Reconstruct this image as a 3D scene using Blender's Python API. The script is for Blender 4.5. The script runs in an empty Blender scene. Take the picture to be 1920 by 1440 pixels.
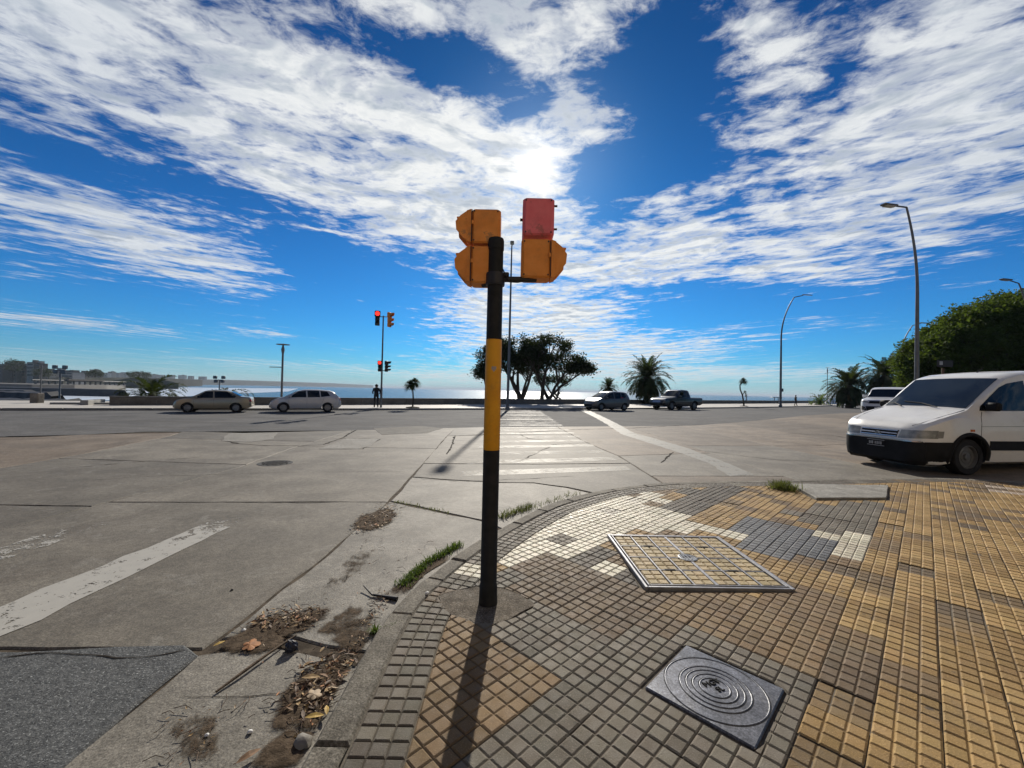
import bpy, bmesh, math, random
from mathutils import Vector, Matrix, noise as mnoise
from math import sin, cos, pi, radians, sqrt, atan2

random.seed(11)
sc = bpy.context.scene
col = sc.collection

# ------------------------------------------------------------------ camera
CAM_H, FPX, ROLL, PITCH = 1.5, 775.0, radians(1.25), math.atan2(12, 775)
cam = bpy.data.objects.new('camera', bpy.data.cameras.new('camera'))
col.objects.link(cam)
cam.data.sensor_width = 36.0
cam.data.lens = 36.0 * FPX / 1920.0
cam.data.clip_start = 0.05
cam.data.clip_end = 40000
cam.matrix_world = Matrix.Translation((0, 0, CAM_H)) @ Matrix.Rotation(pi / 2 + PITCH, 4, 'X') @ Matrix.Rotation(ROLL, 4, 'Z')
sc.camera = cam

# ------------------------------------------------------------------ render settings
sc.view_settings.view_transform = 'Standard'
sc.view_settings.look = 'None'
sc.view_settings.exposure = 0.18
sc.view_settings.gamma = 1.0
sc.view_settings.use_curve_mapping = False
sc.render.engine = 'CYCLES'
cy = sc.cycles
cy.use_denoising = True
cy.denoiser = 'OPENIMAGEDENOISE'
cy.max_bounces = 6
cy.diffuse_bounces = 3
cy.glossy_bounces = 3
cy.transmission_bounces = 4
cy.transparent_max_bounces = 12
cy.caustics_reflective = False
cy.caustics_refractive = False
cy.sample_clamp_indirect = 6.0
cy.sample_clamp_direct = 0.0

# ------------------------------------------------------------------ sun and sky
SUN_EL, SUN_AZ = radians(28.68), radians(2.7)        # azimuth clockwise from +Y
SUN = Vector((sin(SUN_AZ) * cos(SUN_EL), cos(SUN_AZ) * cos(SUN_EL), sin(SUN_EL)))
sl = bpy.data.lights.new('sun', 'SUN')
sl.energy = 5.0
sl.angle = radians(0.53)
sl.color = (1.0, 0.93, 0.82)
so = bpy.data.objects.new('sun', sl)
so.rotation_euler = (-SUN).to_track_quat('-Z', 'Y').to_euler()
so.location = (0, 0, 60)
col.objects.link(so)


class NT:
    """small helper to wire shader nodes"""
    def __init__(self, tree):
        self.t = tree
        tree.nodes.clear()

    def n(self, typ, **kw):
        nd = self.t.nodes.new(typ)
        for k, v in kw.items():
            setattr(nd, k, v)
        return nd

    def put(self, sock, v):
        if v is None:
            return
        if isinstance(v, bpy.types.NodeSocket):
            self.t.links.new(v, sock)
        else:
            sock.default_value = v

    def m(self, op, a, b=None, c=None, clamp=False):
        nd = self.n('ShaderNodeMath', operation=op, use_clamp=clamp)
        for i, v in enumerate((a, b, c)):
            self.put(nd.inputs[i], v)
        return nd.outputs[0]

    def mix(self, f, a, b, blend='MIX'):
        nd = self.n('ShaderNodeMix', data_type='RGBA', blend_type=blend)
        self.put(nd.inputs[0], f)
        self.put(nd.inputs[6], (*a, 1) if isinstance(a, tuple) and len(a) == 3 else a)
        self.put(nd.inputs[7], (*b, 1) if isinstance(b, tuple) and len(b) == 3 else b)
        return nd.outputs[2]

    def noise(self, vec, scale, detail=4, rough=0.55, dist=0.0, w=None):
        nd = self.n('ShaderNodeTexNoise')
        if vec is not None:
            self.put(nd.inputs['Vector'], vec)
        nd.inputs['Scale'].default_value = scale
        nd.inputs['Detail'].default_value = detail
        nd.inputs['Roughness'].default_value = rough
        nd.inputs['Distortion'].default_value = dist
        return nd.outputs[0]

    def smooth(self, v, lo, hi, a=0.0, b=1.0):
        nd = self.n('ShaderNodeMapRange', interpolation_type='SMOOTHSTEP')
        self.put(nd.inputs[0], v)
        for i, q in enumerate((lo, hi, a, b)):
            self.put(nd.inputs[i + 1], q)
        return nd.outputs[0]

    def lin(self, v, lo, hi, a=0.0, b=1.0):
        nd = self.n('ShaderNodeMapRange')
        self.put(nd.inputs[0], v)
        for i, q in enumerate((lo, hi, a, b)):
            self.put(nd.inputs[i + 1], q)
        return nd.outputs[0]

    def xyz(self, x, y, z=0.0):
        nd = self.n('ShaderNodeCombineXYZ')
        for i, q in enumerate((x, y, z)):
            self.put(nd.inputs[i], q)
        return nd.outputs[0]


world = bpy.data.worlds.new('World')
sc.world = world
world.use_nodes = True
W = NT(world.node_tree)
tc = W.n('ShaderNodeTexCoord')
sep = W.n('ShaderNodeSeparateXYZ')
W.put(sep.inputs[0], tc.outputs['Generated'])
dx, dy, dz = sep.outputs
sky = W.n('ShaderNodeTexSky', sky_type='NISHITA', sun_disc=False)
sky.sun_elevation = SUN_EL
sky.sun_rotation = SUN_AZ
sky.altitude = 0
sky.air_density = 1.0
sky.dust_density = 0.2
sky.ozone_density = 6.0
gm = W.n('ShaderNodeGamma')
W.put(gm.inputs[0], sky.outputs[0])
gm.inputs[1].default_value = 1.18
blue = W.mix(1.0, gm.outputs[0], (0.105, 0.385, 0.545), 'MULTIPLY')
blue = W.mix(W.smooth(dz, 0.08, 0.75), blue, W.mix(1.0, blue, (0.50, 0.60, 0.66), 'MULTIPLY'))

# cloud sheet: the sky direction dropped onto a flat layer, streets of cloud bent in long arcs
zz = W.m('ADD', W.m('MAXIMUM', dz, 0.0), 0.045)
cu = W.m('DIVIDE', dx, zz)
cv = W.m('DIVIDE', dy, zz)
arc = W.m('MULTIPLY_ADD', W.m('MULTIPLY', cu, cu), 0.14, cv)


def n2(vec, scale, detail, rough, dist=0.0):
    nd = W.n('ShaderNodeTexNoise', noise_dimensions='2D')
    W.put(nd.inputs['Vector'], vec)
    nd.inputs['Scale'].default_value = scale
    nd.inputs['Detail'].default_value = detail
    nd.inputs['Roughness'].default_value = rough
    nd.inputs['Distortion'].default_value = dist
    return nd.outputs[0]


flow = W.xyz(cu, W.m('MULTIPLY', arc, 1.5), 0.0)
flow_s = W.xyz(W.m('ADD', cu, 0.01), W.m('MULTIPLY_ADD', arc, 1.5, 0.15), 0.0)
n_big = n2(flow, 0.9, 2, 0.5, 0.2)
n_mid = n2(flow, 2.6, 6, 0.60, 0.4)
n_sun = n2(flow_s, 2.6, 4, 0.60, 0.4)
n_fine = n2(W.xyz(cu, W.m('MULTIPLY', arc, 1.35), 0.0), 9.5, 6, 0.66, 0.25)
# where the sheet is thick or torn open: broad banks, (x, y, rx, ry, turn, amount)
ta = W.m('DIVIDE', dx, W.m('MAXIMUM', dy, 0.15))
tb = W.m('DIVIDE', dz, W.m('MAXIMUM', dy, 0.15))
front = W.smooth(dy, 0.15, 0.45)
BANKS = [
    (400, 200, 620, 200, 27, 1.1), (100, 60, 380, 190, 15, 0.4), (770, 340, 290, 105, 33, 0.8), (260, 470, 400, 75, 17, 0.85), (840, 0, 330, 65, 3, 0.8),
    (1075, 60, 135, 130, 10, 1.0), (1410, 40, 100, 150, -10, 0.95), (1740, 90, 300, 130, -20, 1.0), (1660, 320, 430, 140, -14, 1.1),
    (1300, 440, 290, 60, 14, 0.85), (1130, 480, 170, 85, 12, 0.7), (960, 605, 225, 65, 0, 1.15), (1190, 655, 260, 26, -8, 0.9),
    (1330, 692, 420, 16, -2, 0.8), (1325, 218, 52, 40, -10, 0.8), (1235, 385, 70, 30, 10, 0.6), (990, 310, 100, 60, 20, 0.8), (900, 250, 130, 60, 30, 0.5),
    (490, 632, 90, 12, 5, 0.9), (120, 622, 220, 12, 4, 0.9), (1640, 586, 48, 14, 4, 0.8), (1535, 588, 60, 14, 4, 0.8), (30, 538, 70, 10, 2, 0.8), (600, 696, 500, 14, 3, 0.6),
    (1235, 170, 100, 210, -12, -0.85), (1190, 265, 120, 40, 15, 0.55), (1060, 190, 70, 30, 10, 0.5), (870, 120, 120, 55, 32, -1.0), (140, 310, 260, 42, 20, -0.7), (600, 480, 260, 55, 26, -0.9), (330, 585, 480, 45, 6, -0.9),
    (1480, 560, 420, 42, 3, -1.0), (1120, 320, 110, 70, -20, -0.8), (1560, 120, 60, 80, 20, -0.6), (650, 560, 150, 120, 0, -1.2), (1130, 380, 90, 60, 0, -0.8), (880, 520, 90, 30, 10, -0.7), (1820, 490, 230, 50, -10, -0.5), (1260, 590, 130, 40, 0, -0.7),
    (740, 260, 70, 20, 30, -0.6), (1500, 340, 160, 26, -20, -0.5), (1380, 400, 130, 26, 15, -0.5), (200, 665, 400, 20, 2, -0.6), (1700, 640, 300, 40, 0, -0.8),
]
mask = 0.0
for bx, by, rx, ry, rot, amt in BANKS:
    ca, cb = (bx - 960) / FPX, (732 - by) / FPX
    r = radians(-rot)
    a1, a2 = cos(r) * FPX / rx, sin(r) * FPX / rx
    b1, b2 = -sin(r) * FPX / ry, cos(r) * FPX / ry
    p = W.m('MULTIPLY_ADD', ta, a1, W.m('MULTIPLY_ADD', tb, a2, -(a1 * ca + a2 * cb)))
    q = W.m('MULTIPLY_ADD', ta, b1, W.m('MULTIPLY_ADD', tb, b2, -(b1 * ca + b2 * cb)))
    e = W.m('POWER', 0.3679, W.m('MULTIPLY_ADD', p, p, W.m('MULTIPLY', q, q)))
    mask = W.m('MULTIPLY_ADD', e, amt, mask)
mask = W.m('MULTIPLY', W.m('MAXIMUM', W.m('MINIMUM', mask, 1.0), -1.0), front)
dens = W.m('MULTIPLY_ADD', mask, 0.34, W.m('MULTIPLY_ADD', W.m('SUBTRACT', n_big, 0.5), 0.45, W.m('MULTIPLY_ADD', n_mid, 1.0, W.m('MULTIPLY_ADD', n_fine, 0.84, -0.438))))
alpha = W.smooth(dens, 0.46, 0.94)
thick = W.smooth(dens, 0.58, 0.95)
cdot = W.n('ShaderNodeVectorMath', operation='DOT_PRODUCT')
W.put(cdot.inputs[0], tc.outputs['Generated'])
cdot.inputs[1].default_value = SUN
sd = W.m('MAXIMUM', cdot.outputs['Value'], 0.0)
relief = W.smooth(W.m('SUBTRACT', n_sun, n_mid), -0.09, 0.12)
shade = W.m('MULTIPLY', thick, W.m('MULTIPLY_ADD', relief, 0.75, W.m('MULTIPLY', W.smooth(n_fine, 0.4, 0.65), 0.25)))
cloud = W.mix(shade, (7.9, 8.05, 8.1), (3.9, 4.45, 5.2))
cloud = W.mix(W.smooth(sd, 0.55, 1.0), W.mix(1.0, cloud, (0.74, 0.78, 0.84), 'MULTIPLY'), W.mix(1.0, cloud, (1.08, 1.07, 1.04), 'MULTIPLY'))
skyc = W.mix(W.m('MULTIPLY', alpha, 0.96), blue, cloud)
# pale sea air along the horizon
hz = W.m('POWER', W.m('SUBTRACT', 1.0, W.m('MINIMUM', W.m('MAXIMUM', dz, 0.0), 1.0)), 30.0)
skyc = W.mix(W.m('MULTIPLY', hz, 0.80), skyc, (4.3, 5.3, 5.9))
# the sun and its aureole
g1 = W.m('MULTIPLY', W.m('POWER', sd, 12000.0), 90.0)
g2 = W.m('MULTIPLY', W.m('POWER', sd, 1200.0), 4.5)
g3 = W.m('MULTIPLY', W.m('POWER', sd, 110.0), 1.2)
glow = W.m('ADD', W.m('ADD', g1, g2), g3)
gv = W.n('ShaderNodeVectorMath', operation='SCALE')
gv.inputs[0].default_value = (1.0, 0.92, 0.80)
W.put(gv.inputs['Scale'], glow)
ga = W.n('ShaderNodeVectorMath', operation='ADD')
W.put(ga.inputs[0], skyc)
W.put(ga.inputs[1], gv.outputs[0])
bg = W.n('ShaderNodeBackground')
W.put(bg.inputs[0], ga.outputs[0])
bg.inputs[1].default_value = 0.1
wo = W.n('ShaderNodeOutputWorld')
W.put(wo.inputs[0], bg.outputs[0])
world.cycles.sampling_method = 'MANUAL'
world.cycles.sample_map_resolution = 512


# ------------------------------------------------------------------ helpers
def ray(px, py):
    x, y = px - 960, py - 720
    xr, yr = cos(ROLL) * x + sin(ROLL) * y, -sin(ROLL) * x + cos(ROLL) * y
    d = cos(PITCH) * yr - sin(PITCH) * FPX
    w = cos(PITCH) * FPX + sin(PITCH) * yr
    return Vector((xr, w, -d))


def ground_at(px, py, z=0.0):
    v = ray(px, py)
    t = (z - CAM_H) / v.z
    return (v.x * t, v.y * t)


def at_depth(px, py, Y):
    v = ray(px, py)
    t = Y / v.y
    return Vector((v.x * t, Y, CAM_H + v.z * t))


def link(o, parent=None):
    col.objects.link(o)
    if parent is not None:
        o.parent = parent
    return o


def mesh_obj(name, verts, faces, mats, parent=None, smooth=None, mi=None):
    me = bpy.data.meshes.new(name)
    me.from_pydata([tuple(v) for v in verts], [], faces)
    for m in (mats if isinstance(mats, (list, tuple)) else [mats]):
        me.materials.append(m)
    if mi is not None:
        me.polygons.foreach_set('material_index', mi)
    if smooth is not None:
        me.polygons.foreach_set('use_smooth', [True] * len(me.polygons))
        if smooth < 180:
            me.set_sharp_from_angle(angle=radians(smooth))
    me.update()
    return link(bpy.data.objects.new(name, me), parent)


def thing(name, label, cat, loc=(0, 0, 0), rz=0.0, group=None):
    o = bpy.data.objects.new(name, None)
    o.empty_display_size = 0.2
    o.location = loc
    o.rotation_euler = (0, 0, rz)
    link(o)
    return tag(o, label, cat, group)


def tag(o, label, cat, group=None):
    o['label'] = label
    o['category'] = cat
    if group:
        o['group'] = group
    return o


def structure(o):
    o['kind'] = 'structure'
    return o


class MB:
    """collects simple solids and links them as one mesh"""
    def __init__(self):
        self.v, self.f, self.mi, self.cur = [], [], [], 0

    def add(self, vs, fs):
        b = len(self.v)
        self.v += [tuple(q) for q in vs]
        for f in fs:
            self.f.append([i + b for i in f])
            self.mi.append(self.cur)
        return self

    def box(self, c, s, rz=0.0, bev=0.0, mat=None):
        hx, hy, hz = s[0] / 2, s[1] / 2, s[2] / 2
        if bev <= 0:
            vs = [(x, y, z) for z in (-hz, hz) for y in (-hy, hy) for x in (-hx, hx)]
            fs = [(0, 2, 3, 1), (4, 5, 7, 6), (0, 1, 5, 4), (2, 6, 7, 3), (0, 4, 6, 2), (1, 3, 7, 5)]
        else:
            b = min(bev, hx * .9, hy * .9, hz * .9)
            vs, fs = [], []
            rings = [(-hz, b), (-hz + b, 0), (hz - b, 0), (hz, b)]
            for z, i in rings:
                vs += [(-hx + b, -hy + i, z), (hx - b, -hy + i, z), (hx - i, -hy + b, z), (hx - i, hy - b, z),
                       (hx - b, hy - i, z), (-hx + b, hy - i, z), (-hx + i, hy - b, z), (-hx + i, -hy + b, z)]
            for k in range(3):
                for j in range(8):
                    fs.append((k * 8 + j, k * 8 + (j + 1) % 8, k * 8 + 8 + (j + 1) % 8, k * 8 + 8 + j))
            fs.append(tuple(range(7, -1, -1)))
            fs.append(tuple(range(24, 32)))
        M = Matrix.Translation(c) @ (mat if mat is not None else Matrix.Rotation(rz, 4, 'Z'))
        return self.add([M @ Vector(q) for q in vs], fs)

    def tube(self, pts, rad, seg=10, cap=True):
        pts = [Vector(p) for p in pts]
        if not isinstance(rad, (list, tuple)):
            rad = [rad] * len(pts)
        vs, fs = [], []
        up = None
        for i, p in enumerate(pts):
            d = (pts[min(i + 1, len(pts) - 1)] - pts[max(i - 1, 0)])
            d = d.normalized() if d.length > 1e-9 else Vector((0, 0, 1))
            if up is None:
                up = Vector((1, 0, 0)) if abs(d.x) < .9 else Vector((0, 1, 0))
            a = (up - d * up.dot(d))
            a = a.normalized() if a.length > 1e-6 else d.orthogonal().normalized()
            up = a
            b = d.cross(a)
            for k in range(seg):
                t = 2 * pi * k / seg
                vs.append(p + (a * cos(t) + b * sin(t)) * rad[i])
        for i in range(len(pts) - 1):
            for k in range(seg):
                fs.append((i * seg + k, i * seg + (k + 1) % seg, (i + 1) * seg + (k + 1) % seg, (i + 1) * seg + k))
        if cap:
            fs.append(tuple(range(seg - 1, -1, -1)))
            fs.append(tuple(range((len(pts) - 1) * seg, len(pts) * seg)))
        return self.add(vs, fs)

    def lathe(self, prof, seg=24, M=Matrix.Identity(4), close=True):
        """prof: list of (radius, z) turned about local z"""
        vs, fs = [], []
        n = len(prof)
        for k in range(seg):
            t = 2 * pi * k / seg
            for r, z in prof:
                vs.append(M @ Vector((r * cos(t), r * sin(t), z)))
        for k in range(seg):
            k2 = (k + 1) % seg
            for i in range(n - 1):
                fs.append((k * n + i, k2 * n + i, k2 * n + i + 1, k * n + i + 1))
        if close:
            if prof[0][0] > 1e-6:
                fs.append(tuple(k * n for k in range(seg - 1, -1, -1)))
            if prof[-1][0] > 1e-6:
                fs.append(tuple(k * n + n - 1 for k in range(seg)))
        return self.add(vs, fs)

    def prism(self, poly, z0, z1, bev=0.0, M=Matrix.Identity(4)):
        """polygon (ccw) raised from z0 to z1 with a small chamfer on the top edge"""
        n = len(poly)
        vs = [(x, y, z0) for x, y in poly]
        fs = []
        if bev > 0:
            ins = inset(poly, bev)
            vs += [(x, y, z1 - bev) for x, y in poly] + [(x, y, z1) for x, y in ins]
            lv = 3
        else:
            vs += [(x, y, z1) for x, y in poly]
            lv = 2
        for k in range(lv - 1):
            for i in range(n):
                j = (i + 1) % n
                fs.append((k * n + i, k * n + j, k * n + n + j, k * n + n + i))
        fs.append(tuple(range((lv - 1) * n, lv * n)))
        return self.add([M @ Vector(q) for q in vs], fs)

    def build(self, name, mats, parent=None, smooth=None):
        return mesh_obj(name, self.v, self.f, mats, parent, smooth, self.mi)


def inset(poly, d):
    n = len(poly)
    out = []
    for i in range(n):
        p0, p1, p2 = Vector(poly[i - 1]), Vector(poly[i]), Vector(poly[(i + 1) % n])
        e1, e2 = (p1 - p0), (p2 - p1)
        if e1.length < 1e-9 or e2.length < 1e-9:
            out.append((p1.x, p1.y)); continue
        e1.normalize(); e2.normalize()
        n1, n2 = Vector((-e1.y, e1.x)), Vector((-e2.y, e2.x))
        k = n1 + n2
        if k.length < 1e-6:
            k = n1.copy()
        k.normalize()
        s = d / max(0.35, k.dot(n1))
        out.append((p1.x + k.x * s, p1.y + k.y * s))
    return out


def copy_tree(o, parent=None):
    c = o.copy()
    link(c)
    c.parent = parent
    for ch in list(o.children):
        copy_tree(ch, c)
    return c


def area2(p):
    return sum(p[i - 1][0] * p[i][1] - p[i][0] * p[i - 1][1] for i in range(len(p)))


# ------------------------------------------------------------------ materials
def mat(name, c, rough=0.6, c2=None, var=0.18, scale=6.0, metal=0.0, bump=0.0, bscale=80.0, spec=0.4, space='obj',
        coat=0.0, speck=None, speck_amt=0.0, speck_scale=200.0, detail=5, rand=0.0, extra=None):
    m = bpy.data.materials.new(name)
    m.use_nodes = True
    t = NT(m.node_tree)
    out = t.n('ShaderNodeOutputMaterial')
    b = t.n('ShaderNodeBsdfPrincipled')
    t.put(out.inputs[0], b.outputs[0])
    if space == 'obj':
        vec = t.n('ShaderNodeTexCoord').outputs['Object']
    else:
        vec = t.n('ShaderNodeNewGeometry').outputs['Position']
    nz = t.noise(vec, scale, detail, 0.6)
    if c2 is None:
        a = tuple(q * (1 - var) for q in c)
        d = tuple(min(1, q * (1 + var)) for q in c)
    else:
        a, d = c, c2
    colr = t.mix(t.smooth(nz, 0.3, 0.7), a, d)
    if rand:
        rnd = t.n('ShaderNodeObjectInfo').outputs['Random']
        colr = t.mix(1.0, colr, t.mix(rnd, (1 - rand,) * 3, (1 + rand,) * 3), 'MULTIPLY')
    if speck is not None:
        sp = t.smooth(t.noise(vec, speck_scale, 2, 0.6), 0.58, 0.68)
        colr = t.mix(t.m('MULTIPLY', sp, speck_amt), colr, speck)
    if extra:
        colr = extra(t, vec, colr)
    t.put(b.inputs['Base Color'], colr)
    b.inputs['Roughness'].default_value = rough
    b.inputs['Metallic'].default_value = metal
    b.inputs['Specular IOR Level'].default_value = spec
    if coat:
        b.inputs['Coat Weight'].default_value = coat
        b.inputs['Coat Roughness'].default_value = 0.06
    if bump:
        bp = t.n('ShaderNodeBump')
        bp.inputs['Strength'].default_value = bump
        bp.inputs['Distance'].default_value = 0.01
        t.put(bp.inputs['Height'], t.noise(vec, bscale, 6, 0.65))
        t.put(b.inputs['Normal'], bp.outputs[0])
    return m


def glass_dark(name, c=(0.012, 0.014, 0.017)):
    m = mat(name, c, rough=0.06, var=0.1, spec=0.6)
    return m


def emit(name, c, s, base=(0.2, 0.01, 0.01)):
    m = bpy.data.materials.new(name)
    m.use_nodes = True
    b = m.node_tree.nodes['Principled BSDF']
    b.inputs['Base Color'].default_value = (*base, 1)
    b.inputs['Emission Color'].default_value = (*c, 1)
    b.inputs['Emission Strength'].default_value = s
    return m


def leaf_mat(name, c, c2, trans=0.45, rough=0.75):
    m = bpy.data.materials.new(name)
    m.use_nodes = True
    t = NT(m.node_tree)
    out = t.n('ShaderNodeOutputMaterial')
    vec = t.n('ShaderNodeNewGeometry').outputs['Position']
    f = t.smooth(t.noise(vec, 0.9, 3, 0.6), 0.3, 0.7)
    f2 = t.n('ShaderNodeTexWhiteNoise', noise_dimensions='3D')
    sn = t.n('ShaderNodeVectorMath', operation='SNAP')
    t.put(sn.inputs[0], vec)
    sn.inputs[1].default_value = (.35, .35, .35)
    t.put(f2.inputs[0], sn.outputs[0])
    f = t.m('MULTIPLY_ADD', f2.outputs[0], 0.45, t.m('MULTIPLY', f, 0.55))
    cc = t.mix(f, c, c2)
    b = t.n('ShaderNodeBsdfPrincipled')
    t.put(b.inputs['Base Color'], cc)
    b.inputs['Roughness'].default_value = rough
    b.inputs['Specular IOR Level'].default_value = 0.15
    tr = t.n('ShaderNodeBsdfTranslucent')
    t.put(tr.inputs[0], t.mix(0.4, cc, (0.22, 0.30, 0.03)))
    ms = t.n('ShaderNodeMixShader')
    ms.inputs[0].default_value = trans
    t.put(ms.inputs[1], b.outputs[0])
    t.put(ms.inputs[2], tr.outputs[0])
    t.put(out.inputs[0], ms.outputs[0])
    return m

# ================================================================== SETTING
def clampf(v, a, b):
    return max(a, min(b, v))


def zroad(x, y):
    """the side street climbs gently to the right of the corner"""
    return -0.13 + 0.045 * clampf(x - 10, 0, 16) * clampf((42 - y) / 15, 0, 1)


def spline(pts, step=0.12):
    out = []
    for i in range(len(pts) - 1):
        p0, p1, p2, p3 = [Vector((*pts[clampf(i + k, 0, len(pts) - 1)], 0)) for k in (-1, 0, 1, 2)]
        n = max(2, int((p2 - p1).length / step))
        for j in range(n):
            t = j / n
            q = 0.5 * ((2 * p1) + (-p0 + p2) * t + (2 * p0 - 5 * p1 + 4 * p2 - p3) * t * t + (-p0 + 3 * p1 - 3 * p2 + p3) * t ** 3)
            out.append((q.x, q.y))
    out.append(pts[-1])
    return out


KERB = spline([(-0.8, -9), (-0.8, -3), (-0.8, 1.5), (-0.8, 2.5), (-0.76, 2.93), (-0.67, 3.25), (-0.42, 3.9), (0.03, 4.75), (0.61, 5.61), (1.43, 6.38), (2.2, 6.82),
               (3.15, 7.13), (5.22, 7.5), (7.0, 7.85), (8.2, 8.0), (9.4, 7.82), (11, 7.45), (16, 6.3), (30, 3.2)])


def seg_near(x, y, L=KERB):
    best, bi, bt = 1e9, 0, 0
    for i in range(len(L) - 1):
        ax, ay = L[i]
        bx, by = L[i + 1]
        ex, ey = bx - ax, by - ay
        t = clampf(((x - ax) * ex + (y - ay) * ey) / (ex * ex + ey * ey), 0, 1)
        qx, qy = ax + ex * t - x, ay + ey * t - y
        d = qx * qx + qy * qy
        if d < best:
            best, bi, bt = d, i, t
    return sqrt(best), bi, bt


def kerb_d(x, y):
    """distance from the kerb's outer edge, positive on the sidewalk"""
    d, i, t = seg_near(x, y)
    ax, ay = KERB[i]
    bx, by = KERB[i + 1]
    c = (bx - ax) * (y - ay) - (by - ay) * (x - ax)
    return d if c < 0 else -d


def offset_line(L, d):
    """line moved d to its right-hand side"""
    out = []
    for i in range(len(L)):
        a, b = L[max(i - 1, 0)], L[min(i + 1, len(L) - 1)]
        ex, ey = b[0] - a[0], b[1] - a[1]
        n = sqrt(ex * ex + ey * ey)
        out.append((L[i][0] + ey / n * d, L[i][1] - ex / n * d))
    return out


def in_poly(x, y, P):
    c = False
    for i in range(len(P)):
        (x1, y1), (x2, y2) = P[i - 1], P[i]
        if (y1 > y) != (y2 > y) and x < (x2 - x1) * (y - y1) / (y2 - y1) + x1:
            c = not c
    return c


# --- ground materials
def stains(dark=0.68, sc1=1.0, th=0.50, tint=(0.085, 0.068, 0.05), fine=1.0):
    def f(t, vec, c):
        a = t.smooth(t.noise(vec, sc1, 8, 0.74, 0.5), th, th + 0.20)
        c = t.mix(t.m('MULTIPLY', a, dark), c, tint)
        mp = t.n('ShaderNodeMapping')                       # wheel tracks and drips drawn out along the street
        t.put(mp.inputs[0], vec)
        mp.inputs['Rotation'].default_value = (0, 0, 0.3)
        mp.inputs['Scale'].default_value = (0.12, 1.0, 1.0)
        tr_ = t.smooth(t.noise(mp.outputs[0], 0.9, 5, 0.6), 0.52, 0.66)
        c = t.mix(t.m('MULTIPLY', tr_, 0.28), c, (0.07, 0.062, 0.052))
        l = t.smooth(t.noise(vec, 3.1, 7, 0.68, 0.8), 0.53, 0.72)
        c = t.mix(t.m('MULTIPLY', l, 0.30), c, (0.30, 0.288, 0.255))
        g = t.noise(vec, 85, 3, 0.75)
        c = t.mix(1.0, c, t.mix(t.smooth(g, 0.28, 0.72), (0.50, 0.49, 0.47), (1.48, 1.48, 1.48)), 'MULTIPLY')
        g2 = t.noise(vec, 16, 5, 0.72)
        c = t.mix(1.0, c, t.mix(t.smooth(g2, 0.3, 0.7), (0.76, 0.75, 0.74), (1.22, 1.22, 1.22)), 'MULTIPLY')
        p = t.smooth(t.noise(vec, 33, 3, 0.6), 0.64, 0.68)
        return t.mix(t.m('MULTIPLY', p, 0.5), c, (0.06, 0.055, 0.05))
    return f


M_dirt = mat('joint_dirt', (0.075, 0.060, 0.044), 0.95, var=0.45, scale=9, bump=0.5, bscale=60, space='pos', spec=0.1)
M_concrete = mat('road_concrete', (0.098, 0.086, 0.066), 0.76, (0.172, 0.154, 0.122), scale=1.1, spec=0.36, bump=0.28, bscale=45, space='pos', rand=0.22,
                 speck=(0.12, 0.11, 0.1), speck_amt=0.5, speck_scale=150, extra=stains())
M_concrete_tan = mat('tan_road_concrete', (0.120, 0.091, 0.062), 0.76, (0.195, 0.155, 0.112), scale=0.9, spec=0.32, bump=0.28, bscale=45, space='pos', rand=0.22,
                     speck=(0.1, 0.09, 0.08), speck_amt=0.5, speck_scale=150, extra=stains())
M_gutter = mat('gutter_concrete', (0.128, 0.116, 0.093), 0.74, (0.235, 0.217, 0.182), scale=2.1, spec=0.38, bump=0.4, bscale=70, space='pos', rand=0.06,
               speck=(0.1, 0.09, 0.08), speck_amt=0.6, speck_scale=190, extra=stains(0.65, 1.9, 0.52, (0.10, 0.08, 0.06)))
M_kerbstone = mat('kerb_granite_concrete', (0.115, 0.103, 0.082), 0.85, spec=0.2, c2= (0.20, 0.183, 0.15), scale=5, bump=0.6, bscale=90, space='pos', rand=0.12,
                  speck=(0.09, 0.085, 0.08), speck_amt=0.7, speck_scale=230, extra=stains(0.4, 4, 0.56, (0.10, 0.10, 0.07)))
M_asphalt = mat('avenue_asphalt', (0.098, 0.098, 0.098), 0.9, (0.142, 0.140, 0.137), scale=0.5, bump=0.3, bscale=40, space='pos', spec=0.1,
                speck=(0.2, 0.2, 0.2), speck_amt=0.3, speck_scale=120, extra=stains(0.4, 0.35, 0.55, (0.055, 0.055, 0.056)))
M_patch = mat('coarse_asphalt', (0.045, 0.047, 0.047), 0.8, (0.10, 0.102, 0.10), scale=26, bump=1.0, bscale=75, space='pos', spec=0.3,
              speck=(0.30, 0.31, 0.30), speck_amt=0.75, speck_scale=95)
M_mortar = mat('sidewalk_mortar', (0.115, 0.10, 0.08), 0.95, (0.17, 0.15, 0.12), scale=12, bump=0.6, bscale=120, space='pos', spec=0.1)
M_pad = mat('patched_cement', (0.080, 0.066, 0.050), 0.9, spec=.12, c2= (0.155, 0.133, 0.105), scale=9, bump=0.5, bscale=80, space='pos',
            speck=(0.36, 0.35, 0.32), speck_amt=0.5, speck_scale=120, extra=stains(0.3, 6))
M_prom = mat('promenade_paving', (0.40, 0.37, 0.32), 0.7, (0.50, 0.465, 0.41), scale=0.7, bump=0.2, bscale=20, space='pos')


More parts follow.
